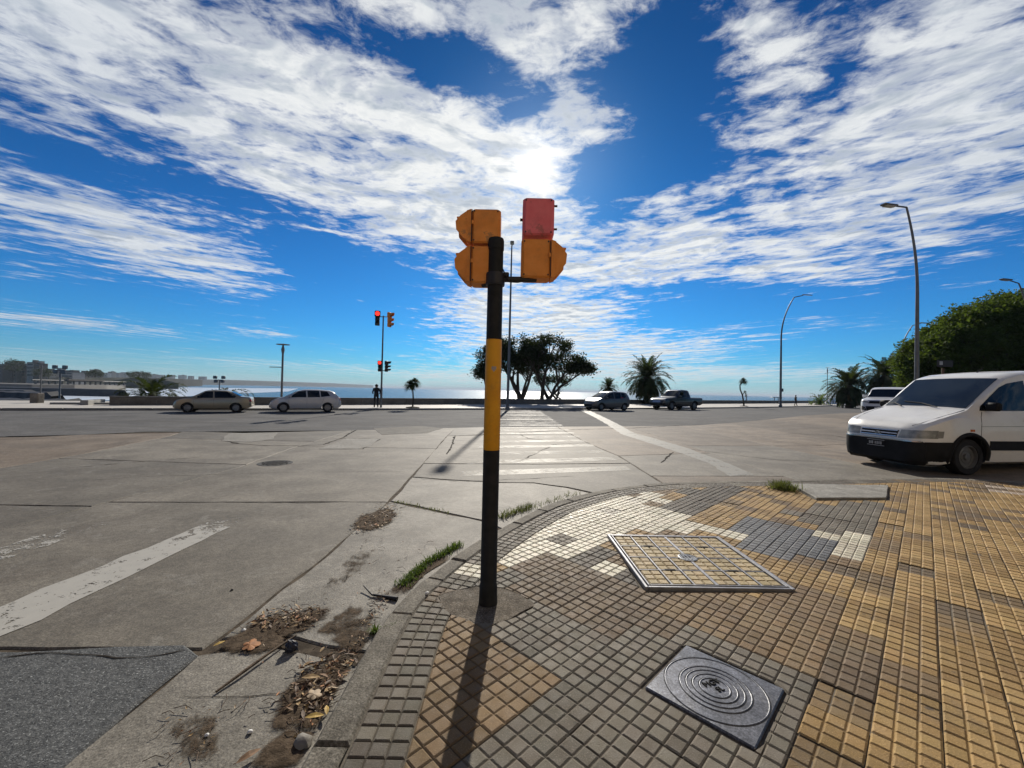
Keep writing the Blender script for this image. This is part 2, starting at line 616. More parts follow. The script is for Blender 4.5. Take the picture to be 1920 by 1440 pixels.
def worn_paint(name, lo, hi, c=(0.60, 0.58, 0.52), sc1=5.0, strength=1.0):
    m = bpy.data.materials.new(name)
    m.use_nodes = True
    t = NT(m.node_tree)
    out = t.n('ShaderNodeOutputMaterial')
    vec = t.n('ShaderNodeNewGeometry').outputs['Position']
    nz = t.m('ADD', t.m('MULTIPLY', t.noise(vec, sc1, 8, 0.68, 0.6), 0.65), t.m('MULTIPLY', t.noise(vec, sc1 * 7, 4, 0.6), 0.35))
    at = t.n('ShaderNodeAttribute', attribute_name='wear').outputs['Fac']
    f = t.smooth(t.m('ADD', nz, t.m('MULTIPLY', at, 0.28)), lo, hi)
    f = t.m('MULTIPLY', t.m('SUBTRACT', 1.0, f), strength)
    b = t.n('ShaderNodeBsdfPrincipled')
    t.put(b.inputs['Base Color'], t.mix(t.noise(vec, 9, 5), tuple(q * .78 for q in c), c))
    b.inputs['Roughness'].default_value = 0.6
    tr = t.n('ShaderNodeBsdfTransparent')
    ms = t.n('ShaderNodeMixShader')
    t.put(ms.inputs[0], f)
    t.put(ms.inputs[1], tr.outputs[0])
    t.put(ms.inputs[2], b.outputs[0])
    t.put(out.inputs[0], ms.outputs[0])
    return m


M_paint_thick = worn_paint('thick_white_road_paint', 0.525, 0.565, (0.40, 0.38, 0.33), 8)
M_paint_faded = worn_paint('faded_white_road_paint', 0.47, 0.66, (0.31, 0.288, 0.23), 1.3, 0.52)
M_paint_line = worn_paint('worn_white_line_paint', 0.53, 0.66, (0.34, 0.322, 0.27), 3, 0.72)

# --- the ground sheet below everything, running down to the beach behind the promenade wall
FAR_KERB = spline([(-120, -30), (-60, 4), (-26.5, 21.5), (-11.6, 28.6), (0, 35.0), (6.4, 38.4), (21, 47.2), (40, 61), (62, 79), (100, 112), (170, 170)], 1.5)
WALL = spline([(-120, -25), (-60, 10), (-36, 20.5), (-28.2, 24.5), (-24, 27.5), (-13.7, 34.6), (0, 45), (15, 56), (31.6, 68), (62, 92), (98, 124), (170, 186)], 1.5)
COAST = offset_line(WALL, -7.0)
verts, faces = [], []
for i, (x, y) in enumerate(COAST):
    fx, fy = COAST[i]
    g0 = offset_line(WALL, -16.0)[i]
    verts += [(fx * 1.0 + 25 + (fx * .2), -90, -0.141), (fx, fy, -0.141), (g0[0], g0[1], -5.2), (g0[0] - 20, g0[1] + 40, -7.2)]
for i in range(len(COAST) - 1):
    for k in range(3):
        a = i * 4 + k
        faces.append((a, a + 4, a + 5, a + 1))
structure(mesh_obj('ground', verts, faces, M_dirt))

# --- avenue asphalt between the concrete street and the far kerb
AV_NEAR = [(-150, -40), (-60, -6), (-30, 4.5), (-19, 9.2), (-13.1, 12.2), (-11.7, 14.1), (-9.1, 13.9), (-5.66, 15.7), (-1.4, 18.0), (3, 19.4), (9.5, 21.6), (16, 25), (29, 33), (60, 56), (110, 95), (180, 150)]


def lerp_line(L, x):
    for i in range(len(L) - 1):
        if L[i][0] <= x <= L[i + 1][0]:
            t = (x - L[i][0]) / (L[i + 1][0] - L[i][0])
            return L[i][1] + (L[i + 1][1] - L[i][1]) * t
    return L[0][1] if x < L[0][0] else L[-1][1]


vs, fs = [], []
xs = [-120 + i * 1.5 for i in range(int(280 / 1.5))]
NR = 7
for x in xs:
    y0, y1 = lerp_line(AV_NEAR, x), lerp_line(FAR_KERB, x)
    for k in range(NR):
        y = y0 + (y1 - y0) * k / (NR - 1)
        vs.append((x, y, zroad(x, y)))
for i in range(len(xs) - 1):
    for k in range(NR - 1):
        a = i * NR + k
        fs.append((a, a + NR, a + NR + 1, a + 1))
avenue = structure(mesh_obj('avenue', vs, fs, M_asphalt))

# --- concrete street of separate slabs
road = structure(bpy.data.objects.new('road', None))
link(road)


def rough_edge(poly, step=0.22, amp=0.011, seed=0):
    out = []
    for i in range(len(poly)):
        a, b = Vector(poly[i]), Vector(poly[(i + 1) % len(poly)])
        n = max(1, int((b - a).length / step))
        e = (b - a).normalized() if (b - a).length > 1e-6 else Vector((1, 0))
        nn = Vector((-e.y, e.x))
        for j in range(n):
            p = a + (b - a) * (j / n)
            if j:
                p = p + nn * (mnoise.noise((p.x * 2.3 + seed, p.y * 2.3, 0.3)) * amp * 2.2)
            out.append((p.x, p.y))
    return out


def slab(poly, m, gap=0.009, name='concrete_slab', dz=0.0, rough=0.011, seed=None):
    if area2(poly) < 0:
        poly = poly[::-1]
    P = rough_edge(inset(poly, gap), amp=rough, seed=seed if seed is not None else random.random() * 50)
    ins = inset(P, 0.012)
    n = len(P)
    z = [zroad(x, y) + dz for x, y in P]
    vs = [(x, y, z[i] - 0.05) for i, (x, y) in enumerate(P)]
    vs += [(x, y, z[i] - 0.010) for i, (x, y) in enumerate(P)]
    vs += [(x, y, zroad(x, y) + dz) for x, y in ins]
    fs = []
    for k in range(2):
        for i in range(n):
            j = (i + 1) % n
            fs.append((k * n + i, k * n + j, k * n + n + j, k * n + n + i))
    fs.append(tuple(range(2 * n, 3 * n)))
    return mesh_obj(name, vs, fs, m, road)


def LX(L, y):
    """x of a joint line at y"""
    for i in range(len(L) - 1):
        if L[i][1] <= y <= L[i + 1][1]:
            t = (y - L[i][1]) / (L[i + 1][1] - L[i][1])
            return L[i][0] + (L[i + 1][0] - L[i][0]) * t
    return L[0][0] if y < L[0][1] else L[-1][0]


LA = [(-1.86, -6), (-1.86, 2.6), (-1.76, 4), (-1.74, 6), (-1.95, 10), (-2.2, 14), (-2.35, 19)]
LB = [(-5.6, 2.3), (-5.45, 5.4), (-5.38, 7), (-5.34, 8.2), (-5.7, 10.7), (-6.0, 16)]
LC = [(-9.3, 2.3), (-9.35, 7.6), (-9.6, 9.4), (-10.5, 12.8), (-11.3, 14.4)]
LD = [(2.78, 7.0), (2.79, 8.2), (2.79, 10.7), (2.45, 13.3), (2.24, 16.3), (2.0, 20)]
LL = [(-13.4, 2.3), (-13.6, 9), (-14.6, 12.5)]
L2 = [(-17.6, 0), (-18, 9)]
L3 = [(-22, -4), (-22.5, 8)]


def yn(x):
    return lerp_line(AV_NEAR, x)


def band(La, Lb, y0a, y0b, y1a, y1b, m):
    pa = [(LX(La, y0a), y0a)] + [(p[0], p[1]) for p in La if y0a + .2 < p[1] < y1a - .2] + [(LX(La, y1a), y1a)]
    pb = [(LX(Lb, y0b), y0b)] + [(p[0], p[1]) for p in Lb if y0b + .2 < p[1] < y1b - .2] + [(LX(Lb, y1b), y1b)]
    return slab(pa + pb[::-1], m)


band(LB, LA, 2.44, 2.56, 5.62, 5.92, M_concrete)
band(LB, LA, 5.62, 5.92, 11.1, 11.3, M_concrete)
band(LB, LA, 11.1, 11.3, yn(-5.9), yn(-2.3), M_concrete)
band(LC, LB, 2.42, 2.44, 5.3, 5.42, M_concrete)
band(LC, LB, 5.3, 5.42, 8.7, 8.45, M_concrete)
band(LC, LB, 8.7, 8.45, 12.2, 12.2, M_concrete)
band(LC, LB, 12.2, 12.2, yn(-11) - .1, yn(-6), M_concrete)
band(LL, LC, 2.3, 2.42, 6.0, 5.3, M_concrete_tan)
band(LL, LC, 6.0, 5.3, 11.9, 13.6, M_concrete_tan)
band(L2, LL, 0.0, 2.3, 4.5, 6.0, M_concrete)
band(L2, LL, 4.5, 6.0, yn(-17.9) - .05, yn(-13.6) - .1, M_concrete_tan)
band(L3, L2, -4.0, 0.0, yn(-22.4), yn(-17.9), M_concrete)
slab([(-30, -6), (-22, -4), (-22.5, yn(-22.5)), (-30, 4.4)], M_concrete)
# gutter strip beside the kerb
KO = [(p[0] - 0.004, p[1]) for p in KERB]


def kerb_part(y0, y1, x1=99):
    return [(x - 0.0, y) for x, y in KERB if y0 < y < y1 and x < x1]


slab([(-1.86, 1.2), (-0.8, 1.2)] + kerb_part(1.2, 2.38) + [(-0.8, 2.44), (-1.22, 2.56), (-1.5, 2.62), (-1.86, 2.52)], M_gutter, rough=0.03)
slab([(-1.86, -6), (-0.8, -6), (-0.8, 1.2), (-1.86, 1.2)], M_gutter)
slab([(-1.84, 2.66), (-1.5, 2.74), (-1.15, 2.62), (-0.82, 2.56)] + kerb_part(2.6, 5.0, .3) + [(-0.02, 4.72), (-0.30, 5.14), (-1.11, 5.61), (-1.72, 5.95), (-1.75, 4)], M_gutter, rough=0.02)
slab([(-1.72, 5.98), (-1.11, 5.64), (-0.30, 5.17), (0.0, 4.78)] + [p for p in KERB if 0.05 < p[0] < 1.5] + [(1.52, 6.5), (0.95, 7.05), (0.42, 7.34), (-0.24, 7.30), (-1.01, 7.42), (-1.80, 7.6)], M_gutter, rough=0.02)
# crossing ahead
slab([(-1.80, 7.63), (-1.01, 7.45), (-0.24, 7.33), (0.42, 7.37), (0.98, 7.08), (1.55, 6.55)] + [p for p in KERB if 1.55 < p[0] < 2.75] + [(2.78, 7.1), (2.79, 9.6), (0.5, 9.2), (-1.9, 9.0)], M_concrete)
slab([(-1.9, 9.03), (0.5, 9.23), (2.79, 9.63), (2.79, 10.7), (2.45, 13.3), (2.3, 15.9), (-0.54, 15.1), (-2.22, 14.4)], M_concrete)
slab([(-2.22, 14.43), (-0.54, 15.13), (2.3, 15.93), (2.1, yn(2.1)), (-1.4, yn(-1.4)), (-2.35, yn(-2.35))], M_concrete)
# street to the right, slabs in slightly different tones
cx = [2.80, 5.6, 8.6, 11.8, 15.2, 19.0, 23, 27.5, 33]


def KY(x):
    return lerp_line([p for p in KERB if p[0] > 2.0], x) if x < 29 else 3


for i in range(len(cx) - 1):
    a, b = cx[i], cx[i + 1]
    ys_a = [KY(a), 12.2 + .16 * a, yn(a)]
    ys_b = [KY(b), 12.2 + .16 * b, yn(b)]
    if i == 0:
        ys_a = [KY(a), 8.2, 10.7, yn(2.2)]
        ys_b = [KY(b), 8.45, 11.6, yn(b)]
    for k in range(len(ys_a) - 1):
        xa = 2.2 if (i == 0 and k == 2) else a
        low = [(xa if False else a, ys_a[k])]
        kp = [p for p in KERB if a + .1 < p[0] < b - .1 and p[1] > 3] if k == 0 else []
        top = [(b, ys_b[k + 1]), (a if not (i == 0 and k == 2) else 2.12, ys_a[k + 1])]
        mid = [(2.45, 13.3)] if (i == 0 and k == 2) else []
        slab([(a, ys_a[k])] + kp + [(b, ys_b[k])] + top + mid, M_concrete_tan if (i + k) % 3 != 1 or i > 1 else M_concrete)
# coarse asphalt patch filling the lower corner of the street
vs, fs = [], []
PX = [-30 + 0.0 * i for i in range(1)]
patch_poly = [(-30, -8), (-1.84, -8), (-1.84, 2.50), (-2.0, 2.60), (-2.4, 2.57), (-2.9, 2.50), (-3.6, 2.52), (-5.6, 2.50), (-9, 2.47), (-13.4, 2.25), (-17.5, -0.1), (-22, -4.1), (-30, -6.1)]
slab(patch_poly, M_patch, name='asphalt_patch', gap=0.0, rough=0.022, dz=0.006)

# --- painted markings, thin sheets on the street
def marking(name, poly, m, dz=0.004, wear_fn=None, step=0.25):
    if area2(poly) < 0:
        poly = poly[::-1]
    P = rough_edge(poly, step, 0.02, 3)
    c = (sum(p[0] for p in P) / len(P), sum(p[1] for p in P) / len(P))
    vs = [(x, y, zroad(x, y) + dz) for x, y in P]
    o = mesh_obj(name, vs, [tuple(range(len(P)))], m, road)
    if wear_fn:
        at = o.data.attributes.new('wear', 'FLOAT', 'POINT')
        at.data.foreach_set('value', [wear_fn(x, y) for x, y in P])
    return o


def strip_mark(name, pts_l, pts_r, m, wear_fn=None, dz=0.004, sub=12):
    vs, fs = [], []
    for i in range(len(pts_l) - 1):
        for j in range(sub + (1 if i == len(pts_l) - 2 else 0)):
            t = j / sub
            for L, sg in ((pts_l, 1), (pts_r, -1)):
                x = L[i][0] + (L[i + 1][0] - L[i][0]) * t
                y = L[i][1] + (L[i + 1][1] - L[i][1]) * t
                w = mnoise.noise((x * 4, y * 4, sg)) * 0.055
                vs.append((x + w, y, zroad(x, y) + dz))
    n = len(vs) // 2
    for i in range(n - 1):
        fs.append((2 * i, 2 * i + 1, 2 * i + 3, 2 * i + 2))
    o = mesh_obj(name, vs, fs, m, road)
    if wear_fn:
        at = o.data.attributes.new('wear', 'FLOAT', 'POINT')
        at.data.foreach_set('value', [wear_fn(v[0], v[1]) for v in vs])
    return o


# zebra across the street on the left: bars run away from the camera
for k, (xc, y0, y1, w0) in enumerate([(-3.36, 2.62, 5.15, -0.12), (-4.72, 2.55, 5.2, 0.25), (-6.15, 2.5, 5.25, 0.2), (-7.6, 2.5, 5.2, 0.3)]):
    strip_mark('crossing_bar', [(xc - .05 - .23, y0), (xc - .17, y1)], [(xc - .05 + .22, y0), (xc + .17, y1)], M_paint_thick,
               wear_fn=(lambda x, y, y1=y1, w0=w0: w0 + 0.75 * clampf((y - (y1 - 1.1)) / 1.1, 0, 1) ** 2))
# zebra ahead: bars run across
for k in range(21):
    y = 7.75 + k * 1.24
    if y > 33.2:
        break
    xl, xr = -1.05 + .012 * y, 2.65 - .01 * y
    sl_ = 0.28
    strip_mark('crossing_bar', [(xl, y), (xr, y + sl_ * (xr - xl))], [(xl, y + .48), (xr, y + .48 + sl_ * (xr - xl))], M_paint_faded,
               wear_fn=(lambda x, y, k=k: 0.0 + 0.15 * (k % 3) + 0.3 * clampf((-x) / 1.2, 0, 1)))
wl = [ground_at(*p, z=-.13) for p in [(1086, 768.5), (1112, 781), (1140, 797), (1165, 814), (1205, 827), (1262, 845), (1330, 869), (1368, 893)]]
wr = [ground_at(*p, z=-.13) for p in [(1102, 768.5), (1130, 781), (1160, 796), (1188, 811.5), (1230, 823), (1288, 840), (1352, 864), (1415, 890.5)]]
strip_mark('stop_line', wl, wr, M_paint_line, wear_fn=lambda x, y: 0.0)
strip_mark('edge_line', [(9, 24.5), (30, 37.5)], [(9, 24.7), (30, 37.7)], M_paint_faded, wear_fn=lambda x, y: .3)

# --- square repairs let into the slabs
def repair(pts, m, seed):
    P = [ground_at(*p, z=-.13) for p in pts]
    if area2(P) < 0:
        P = P[::-1]
    E = rough_edge(P, .2, .02, seed)
    MB().prism(E, -.135, -.124, .003).build('street_repair', m, road)


M_repair = mat('newer_concrete', (0.19, 0.18, 0.155), 0.8, (0.25, 0.238, 0.21), scale=2, bump=.3, bscale=45, space='pos', spec=.25, extra=stains(.3, 1.6))
M_repair2 = mat('dark_repair', (0.10, 0.093, 0.08), 0.85, (0.15, 0.14, 0.12), scale=2, bump=.3, bscale=45, space='pos', spec=.2, extra=stains(.4, 1.6))
repair([(415, 827), (428, 813), (520, 811), (512, 823), (470, 829)], M_repair, 1)
repair([(598, 842), (650, 822), (712, 823), (690, 838), (670, 842)], M_repair, 2)
repair([(700, 803), (790, 799), (830, 803), (800, 812), (716, 815)], M_repair2, 3)

# --- cracks: thin ragged dark seams opened in the slabs
M_crack = mat('open_crack', (0.028, 0.024, 0.02), 0.95, var=.3, scale=20, space='pos', spec=.05)


CZ = .003


def crack(pts, w=.008, seed=0, px=True):
    L = [ground_at(*p, z=-.13) for p in pts] if px else pts
    P = []
    for i in range(len(L) - 1):
        a, b_ = Vector(L[i]), Vector(L[i + 1])
        n = max(3, int((b_ - a).length / .10))
        for j in range(n):
            P.append(a + (b_ - a) * j / n)
    P.append(Vector(L[-1]))
    vs, fs = [], []
    for i, p in enumerate(P):
        e = (P[min(i + 1, len(P) - 1)] - P[max(i - 1, 0)]).normalized()
        n = Vector((-e.y, e.x))
        q = p + n * mnoise.noise((p.x * 3.1 + seed, p.y * 3.1, seed)) * .05
        ww = w * (.35 + abs(mnoise.noise((p.x * 5, p.y * 5, seed + 4))) * 1.6) * (0.2 if i in (0, len(P) - 1) else 1)
        for sg in (-1, 1):
            r = q + n * ww * sg
            vs.append((r.x, r.y, zroad(r.x, r.y) + CZ))
    for i in range(len(P) - 1):
        fs.append((2 * i, 2 * i + 2, 2 * i + 3, 2 * i + 1))
    mesh_obj('crack', vs, fs, M_crack, road)


crack([(415, 826), (448, 832), (500, 836), (560, 836), (606, 834), (640, 822), (668, 806)], .045, 1)
crack([(640, 822), (690, 822), (712, 824), (680, 842), (600, 842)], .03, 2)
crack([(855, 817), (905, 815), (1000, 810), (1060, 806), (1180, 803), (1300, 796)], .05, 3)
crack([(853, 817), (850, 830), (838, 852)], .03, 4)
crack([(985, 860), (1040, 833), (1048, 836)], .02, 5)
crack([(1240, 868), (1262, 848)], .03, 6)
crack([(975, 815), (990, 822), (1020, 825)], .03, 7)
crack([(420, 942), (560, 944), (640, 941)], .007, 8)
crack([(170, 900), (300, 893), (520, 886), (760, 884)], .006, 9)
crack([(1290, 842), (1450, 862), (1560, 866)], .015, 10)
crack([(1420, 812), (1560, 822), (1640, 836)], .03, 11)
CZ = .009
crack([(0, 1236), (60, 1232), (130, 1236), (215, 1238), (300, 1226), (350, 1219)], .006, 12)
CZ = .003
crack([(340, 1302), (400, 1306), (470, 1307), (560, 1300)], .003, 13)
crack([(120, 878), (260, 866), (380, 857)], .012, 14)
crack([(880, 843), (1000, 836), (1130, 828)], .012, 15)
crack([(870, 868), (960, 862), (1060, 862)], .010, 16)
crack([(790, 898), (860, 903), (960, 899), (1080, 893)], .008, 17)

# --- round iron cover in the street
mx, my = ground_at(516, 868.5, -.13)
mc = thing('street_manhole_cover', 'round worn iron manhole cover set in the concrete street beyond the zebra bar', 'manhole cover', (mx, my, -.13))
M_iron = mat('cast_iron', (0.075, 0.08, 0.09), 0.42, (0.14, 0.145, 0.155), scale=9, metal=0.55, bump=0.25, bscale=150, speck=(0.22, 0.22, 0.22), speck_amt=0.5, speck_scale=90)
M_black = mat('black_gap', (0.008, 0.008, 0.008), 0.9, var=0.2)
M_iron_dull = mat('dull_street_iron', (0.035, 0.034, 0.033), 0.7, (0.07, 0.067, 0.062), scale=9, bump=0.3, bscale=120, spec=.2)
MB().lathe([(0.33, 0.0), (0.33, 0.006), (0.29, 0.006), (0.288, 0.001), (0.0, 0.001)], 36).build('rim', M_iron_dull, mc)
b = MB()
for i in range(-4, 5):
    for j in range(-4, 5):
        if i * i + j * j < 17:
            b.box((i * .062, j * .062, .006), (.035, .035, .012), bev=.003)
b.build('tread', M_iron_dull, mc)['kind'] = 'stuff'

# ================================================================== SIDEWALK
sidewalk = structure(bpy.data.objects.new('sidewalk', None))
link(sidewalk)
SP, TP, T0 = 0.25, 0.232, 0.40       # tile pitch along and across the diagonal, and the line where the yellow path starts
R2 = sqrt(0.5)


def st(x, y):
    return (x + y) * R2, (y - x) * R2


def xy(s, t):
    return (s - t) * R2, (s + t) * R2


# mortar bed
inner = offset_line(KERB, 0.15)
bed_pts = [p for p in inner]
vs = [(x, y, -0.012) for x, y in bed_pts] + [(30, -9, -0.012)]
structure(mesh_obj('mortar_bed', vs, [tuple(range(len(vs) - 1, -1, -1))], M_mortar, sidewalk))


def tile_mat(name, c, c2, rough=0.68, spec=0.24):
    m = bpy.data.materials.new(name)
    m.use_nodes = True
    t = NT(m.node_tree)
    out = t.n('ShaderNodeOutputMaterial')
    b = t.n('ShaderNodeBsdfPrincipled')
    t.put(out.inputs[0], b.outputs[0])
    vec = t.n('ShaderNodeNewGeometry').outputs['Position']
    rnd = t.n('ShaderNodeObjectInfo').outputs['Random']
    cell = t.n('ShaderNodeAttribute', attribute_name='cell').outputs['Fac']
    wn = t.n('ShaderNodeTexWhiteNoise', noise_dimensions='2D')
    t.put(wn.inputs['Vector'], t.xyz(t.m('MULTIPLY', cell, 17.3), t.m('MULTIPLY', rnd, 31.7)))
    tile = t.n('ShaderNodeTexWhiteNoise', noise_dimensions='2D')
    t.put(tile.inputs['Vector'], t.xyz(t.m('FLOOR', cell), t.m('MULTIPLY', rnd, 91.3)))
    f = t.m('MULTIPLY_ADD', wn.outputs[0], 0.34, t.m('MULTIPLY', tile.outputs[0], 0.42))
    f = t.m('ADD', f, t.m('MULTIPLY', t.noise(vec, 2.2, 4), 0.36))
    cc = t.mix(t.smooth(f, 0.25, 0.85), c, c2)
    hue = t.mix(wn.outputs[1], (0.94, 1.0, 0.93), (1.06, 0.97, 0.98))
    cc = t.mix(0.55, cc, t.mix(1.0, cc, hue, 'MULTIPLY'))
    sp = t.smooth(t.noise(vec, 170, 2, 0.6), 0.57, 0.66)
    cc = t.mix(t.m('MULTIPLY', sp, 0.4), cc, tuple(min(1, q * 1.7) for q in c2))
    sp2 = t.smooth(t.noise(vec, 120, 3, 0.7), 0.57, 0.68)
    cc = t.mix(t.m('MULTIPLY', sp2, 0.5), cc, tuple(q * .45 for q in c))
    dirt = t.smooth(t.noise(vec, 3.3, 8, 0.72, 0.5), 0.54, 0.76)
    cc = t.mix(t.m('MULTIPLY', dirt, 0.42), cc, (0.075, 0.062, 0.048))
    gum = t.smooth(t.noise(vec, 7.5, 2, 0.4), 0.735, 0.76)
    cc = t.mix(t.m('MULTIPLY', gum, 0.7), cc, (0.05, 0.045, 0.04))
    # soil lies in the grooves: everything lower than the worn tops
    sz_ = t.n('ShaderNodeSeparateXYZ')
    t.put(sz_.inputs[0], vec)
    low = t.smooth(sz_.outputs[2], -0.0064, -0.0034, 1.0, 0.0)
    cc = t.mix(t.m('MULTIPLY', low, 0.55), cc, (0.085, 0.064, 0.042))
    t.put(b.inputs['Base Color'], cc)
    t.put(b.inputs['Roughness'], t.lin(t.noise(vec, 14, 4), 0.3, 0.7, rough - .1, rough + .15))
    b.inputs['Specular IOR Level'].default_value = spec
    bp = t.n('ShaderNodeBump')
    bp.inputs['Strength'].default_value = 1.0
    bp.inputs['Distance'].default_value = 0.005
    t.put(bp.inputs['Height'], t.noise(vec, 160, 5, 0.7))
    t.put(b.inputs['Normal'], bp.outputs[0])
    return m


TM = {
    'yellow': tile_mat('ochre_tile', (0.23, 0.142, 0.048), (0.40, 0.265, 0.105)),
    'tan': tile_mat('tan_tile', (0.148, 0.096, 0.046), (0.225, 0.153, 0.076)),
    'brown': tile_mat('brown_tile', (0.105, 0.072, 0.040), (0.165, 0.118, 0.069)),
    'grey': tile_mat('grey_tile', (0.112, 0.096, 0.071), (0.182, 0.159, 0.121)),
    'cream': tile_mat('cream_tile', (0.42, 0.375, 0.265), (0.62, 0.57, 0.43), 0.56, 0.40),
    'dark': tile_mat('blue_grey_tile', (0.060, 0.061, 0.064), (0.098, 0.100, 0.104), 0.58, 0.36),
    'slate': tile_mat('slate_tile', (0.085, 0.071, 0.053), (0.135, 0.115, 0.088)),
    'pink': tile_mat('pale_pink_tile', (0.32, 0.25, 0.19), (0.46, 0.38, 0.30)),
}
REG = [
    ('dark', [(2.60, 4.80), (3.02, 5.06), (3.36, 4.40), (2.86, 3.76), (2.36, 3.98), (2.5, 4.35)]),
    ('slate', [(2.05, 5.55), (2.75, 6.55), (4.0, 6.85), (2.68, 5.48), (2.2, 4.90)]),
    ('cream', [(3.5, 4.65), (4.02, 4.45), (3.5, 3.9), (3.02, 4.05)]),
    ('grey', [(3.7, 5.45), (4.9, 6.1), (5.45, 5.85), (4.05, 4.5), (3.5, 4.66)]),
    ('brown', [(-0.06, 3.34), (0.35, 3.86), (1.0, 3.25), (1.1, 2.85), (0.78, 2.55), (0.4, 2.86)]),
    ('slate', [(0.05, 3.72), (0.32, 3.95), (0.1, 4.12), (-0.12, 3.9)]),
    ('slate', [(0.66, 3.72), (1.0, 4.05), (1.0, 3.35)]),
    ('cream', [(-0.4, 4.2), (0.0, 4.9), (0.6, 5.6), (1.4, 6.1), (1.95, 5.45), (2.2, 4.95), (2.7, 4.5), (2.22, 4.42), (1.05, 4.4), (1.0, 3.2), (0.42, 3.86), (-0.12, 3.4)]),
    ('tan', [(-0.46, 2.8), (-0.1, 2.72), (0.34, 2.2), (-0.14, 1.66), (-0.6, 1.1), (-0.6, 2.8)]),
    ('grey', [(-0.1, 2.74), (0.1, 2.92), (0.4, 2.88), (0.78, 2.55), (1.1, 2.87), (1.3, 2.75), (1.72, 2.30), (1.0, 1.5), (0, 0.4), (-0.8, 0.9), (-0.14, 1.66), (0.34, 2.2)]),
    ('tan', [(1.05, 3.05), (2.6, 3.15), (1.72, 2.32), (1.1, 2.87)]),
]


def tile_class(x, y, h):
    s, t = st(x, y)
    if t >= T0 - 0.02:
        x, y = x + (hash01(x, y, 3) - .5) * .10, y + (hash01(x, y, 6) - .5) * .10
    if t < T0 - 0.02:
        if s > 10.3 and h < .4:
            return 'pink' if h < .14 else 'brown'
        return 'yellow' if h < .80 else ('tan' if h < .93 else 'brown')
    for k, P in REG:
        if in_poly(x, y, P):
            if k == 'cream' and h > .95:
                return 'grey'
            return k
    if y < 3.4 and x < 1.2:
        return 'grey' if h < .6 else 'brown'
    if y > 5.2 and x < 2.2:
        return 'cream' if h < .6 else 'tan'
    return 'yellow' if h < .7 else 'tan'


# things let into the paving: cells inside these outlines are left out
PLATE_C = (1.07, 2.135)
ps, pt = st(*PLATE_C)
PLATE = [xy(ps - .268, pt - .264), xy(ps + .272, pt - .266), xy(ps + .276, pt + .262), xy(ps - .265, pt + .268)]
UC = [(1.03, 3.16), (2.21, 3.20), (2.22, 4.36), (1.05, 4.30)]
SLABC = [(4.45, 6.02), (5.62, 6.14), (6.5, 7.12), (4.72, 7.06)]
PAD = [(-0.50, 3.03), (-0.39, 2.80), (-0.14, 2.68), (0.02, 2.74), (0.20, 2.92), (0.13, 3.02), (-0.04, 3.16), (-0.24, 3.18)]


def poly_out(x, y, P):
    """>0 outside a convex ccw polygon"""
    m = -1e9
    for i in range(len(P)):
        (x1, y1), (x2, y2) = P[i - 1], P[i]
        e = sqrt((x2 - x1) ** 2 + (y2 - y1) ** 2)
        m = max(m, ((x - x1) * (y2 - y1) - (y - y1) * (x2 - x1)) / e)
    return m


def hash01(i, j, k=0):
    v = sin(i * 127.1 + j * 311.7 + k * 74.7) * 43758.5453
    return v - math.floor(v)


def clip(poly, fn):
    d = [fn(*p) for p in poly]
    if min(d) >= 0:
        return poly
    if max(d) <= 0:
        return []
    out = []
    for i in range(len(poly)):
        j = (i + 1) % len(poly)
        if d[i] >= 0:
            out.append(poly[i])
        if (d[i] >= 0) != (d[j] >= 0):
            t = d[i] / (d[i] - d[j])
            out.append((poly[i][0] + (poly[j][0] - poly[i][0]) * t, poly[i][1] + (poly[j][1] - poly[i][1]) * t))
    return out


BANDIN = 0.405        # the diagonal tiles start here, measured from the kerb's outer edge


def add_cell(acc, P, z0, z1, val):
    """one raised pane: a low frustum on polygon P"""
    vs, fs, cl = acc
    if len(P) < 3 or abs(area2(P)) < 2e-4:
        return
    if area2(P) < 0:
        P = P[::-1]
    ins = inset(P, 0.0078)
    if abs(area2(ins)) < .25 * abs(area2(P)):
        ins = inset(P, 0.003)
    n = len(P)
    b = len(vs)
    vs += [(x, y, z0) for x, y in P] + [(x, y, z1) for x, y in ins]
    for i in range(n):
        j = (i + 1) % n
        fs.append((b + i, b + j, b + n + j, b + n + i))
        cl.append(val)
    fs.append(tuple(range(b + n, b + 2 * n)))
    cl.append(val)


def add_floor(acc, P, z, val):
    vs, fs, cl = acc
    b = len(vs)
    vs += [(x, y, z) for x, y in P]
    fs.append(tuple(range(b, b + len(P))))
    cl.append(val)


def finish_tile(acc, m, name, parent):
    me = bpy.data.meshes.new(name)
    me.from_pydata(acc[0], [], acc[1])
    for q in (m if isinstance(m, list) else [m]):
        me.materials.append(q)
    at = me.attributes.new('cell', 'FLOAT', 'FACE')
    at.data.foreach_set('value', acc[2])
    return me


def in_frame(x, y):
    return y > 0.9 and abs(x) < 1.3 * y and 1.5 / y * FPX < 725


FULL = {}


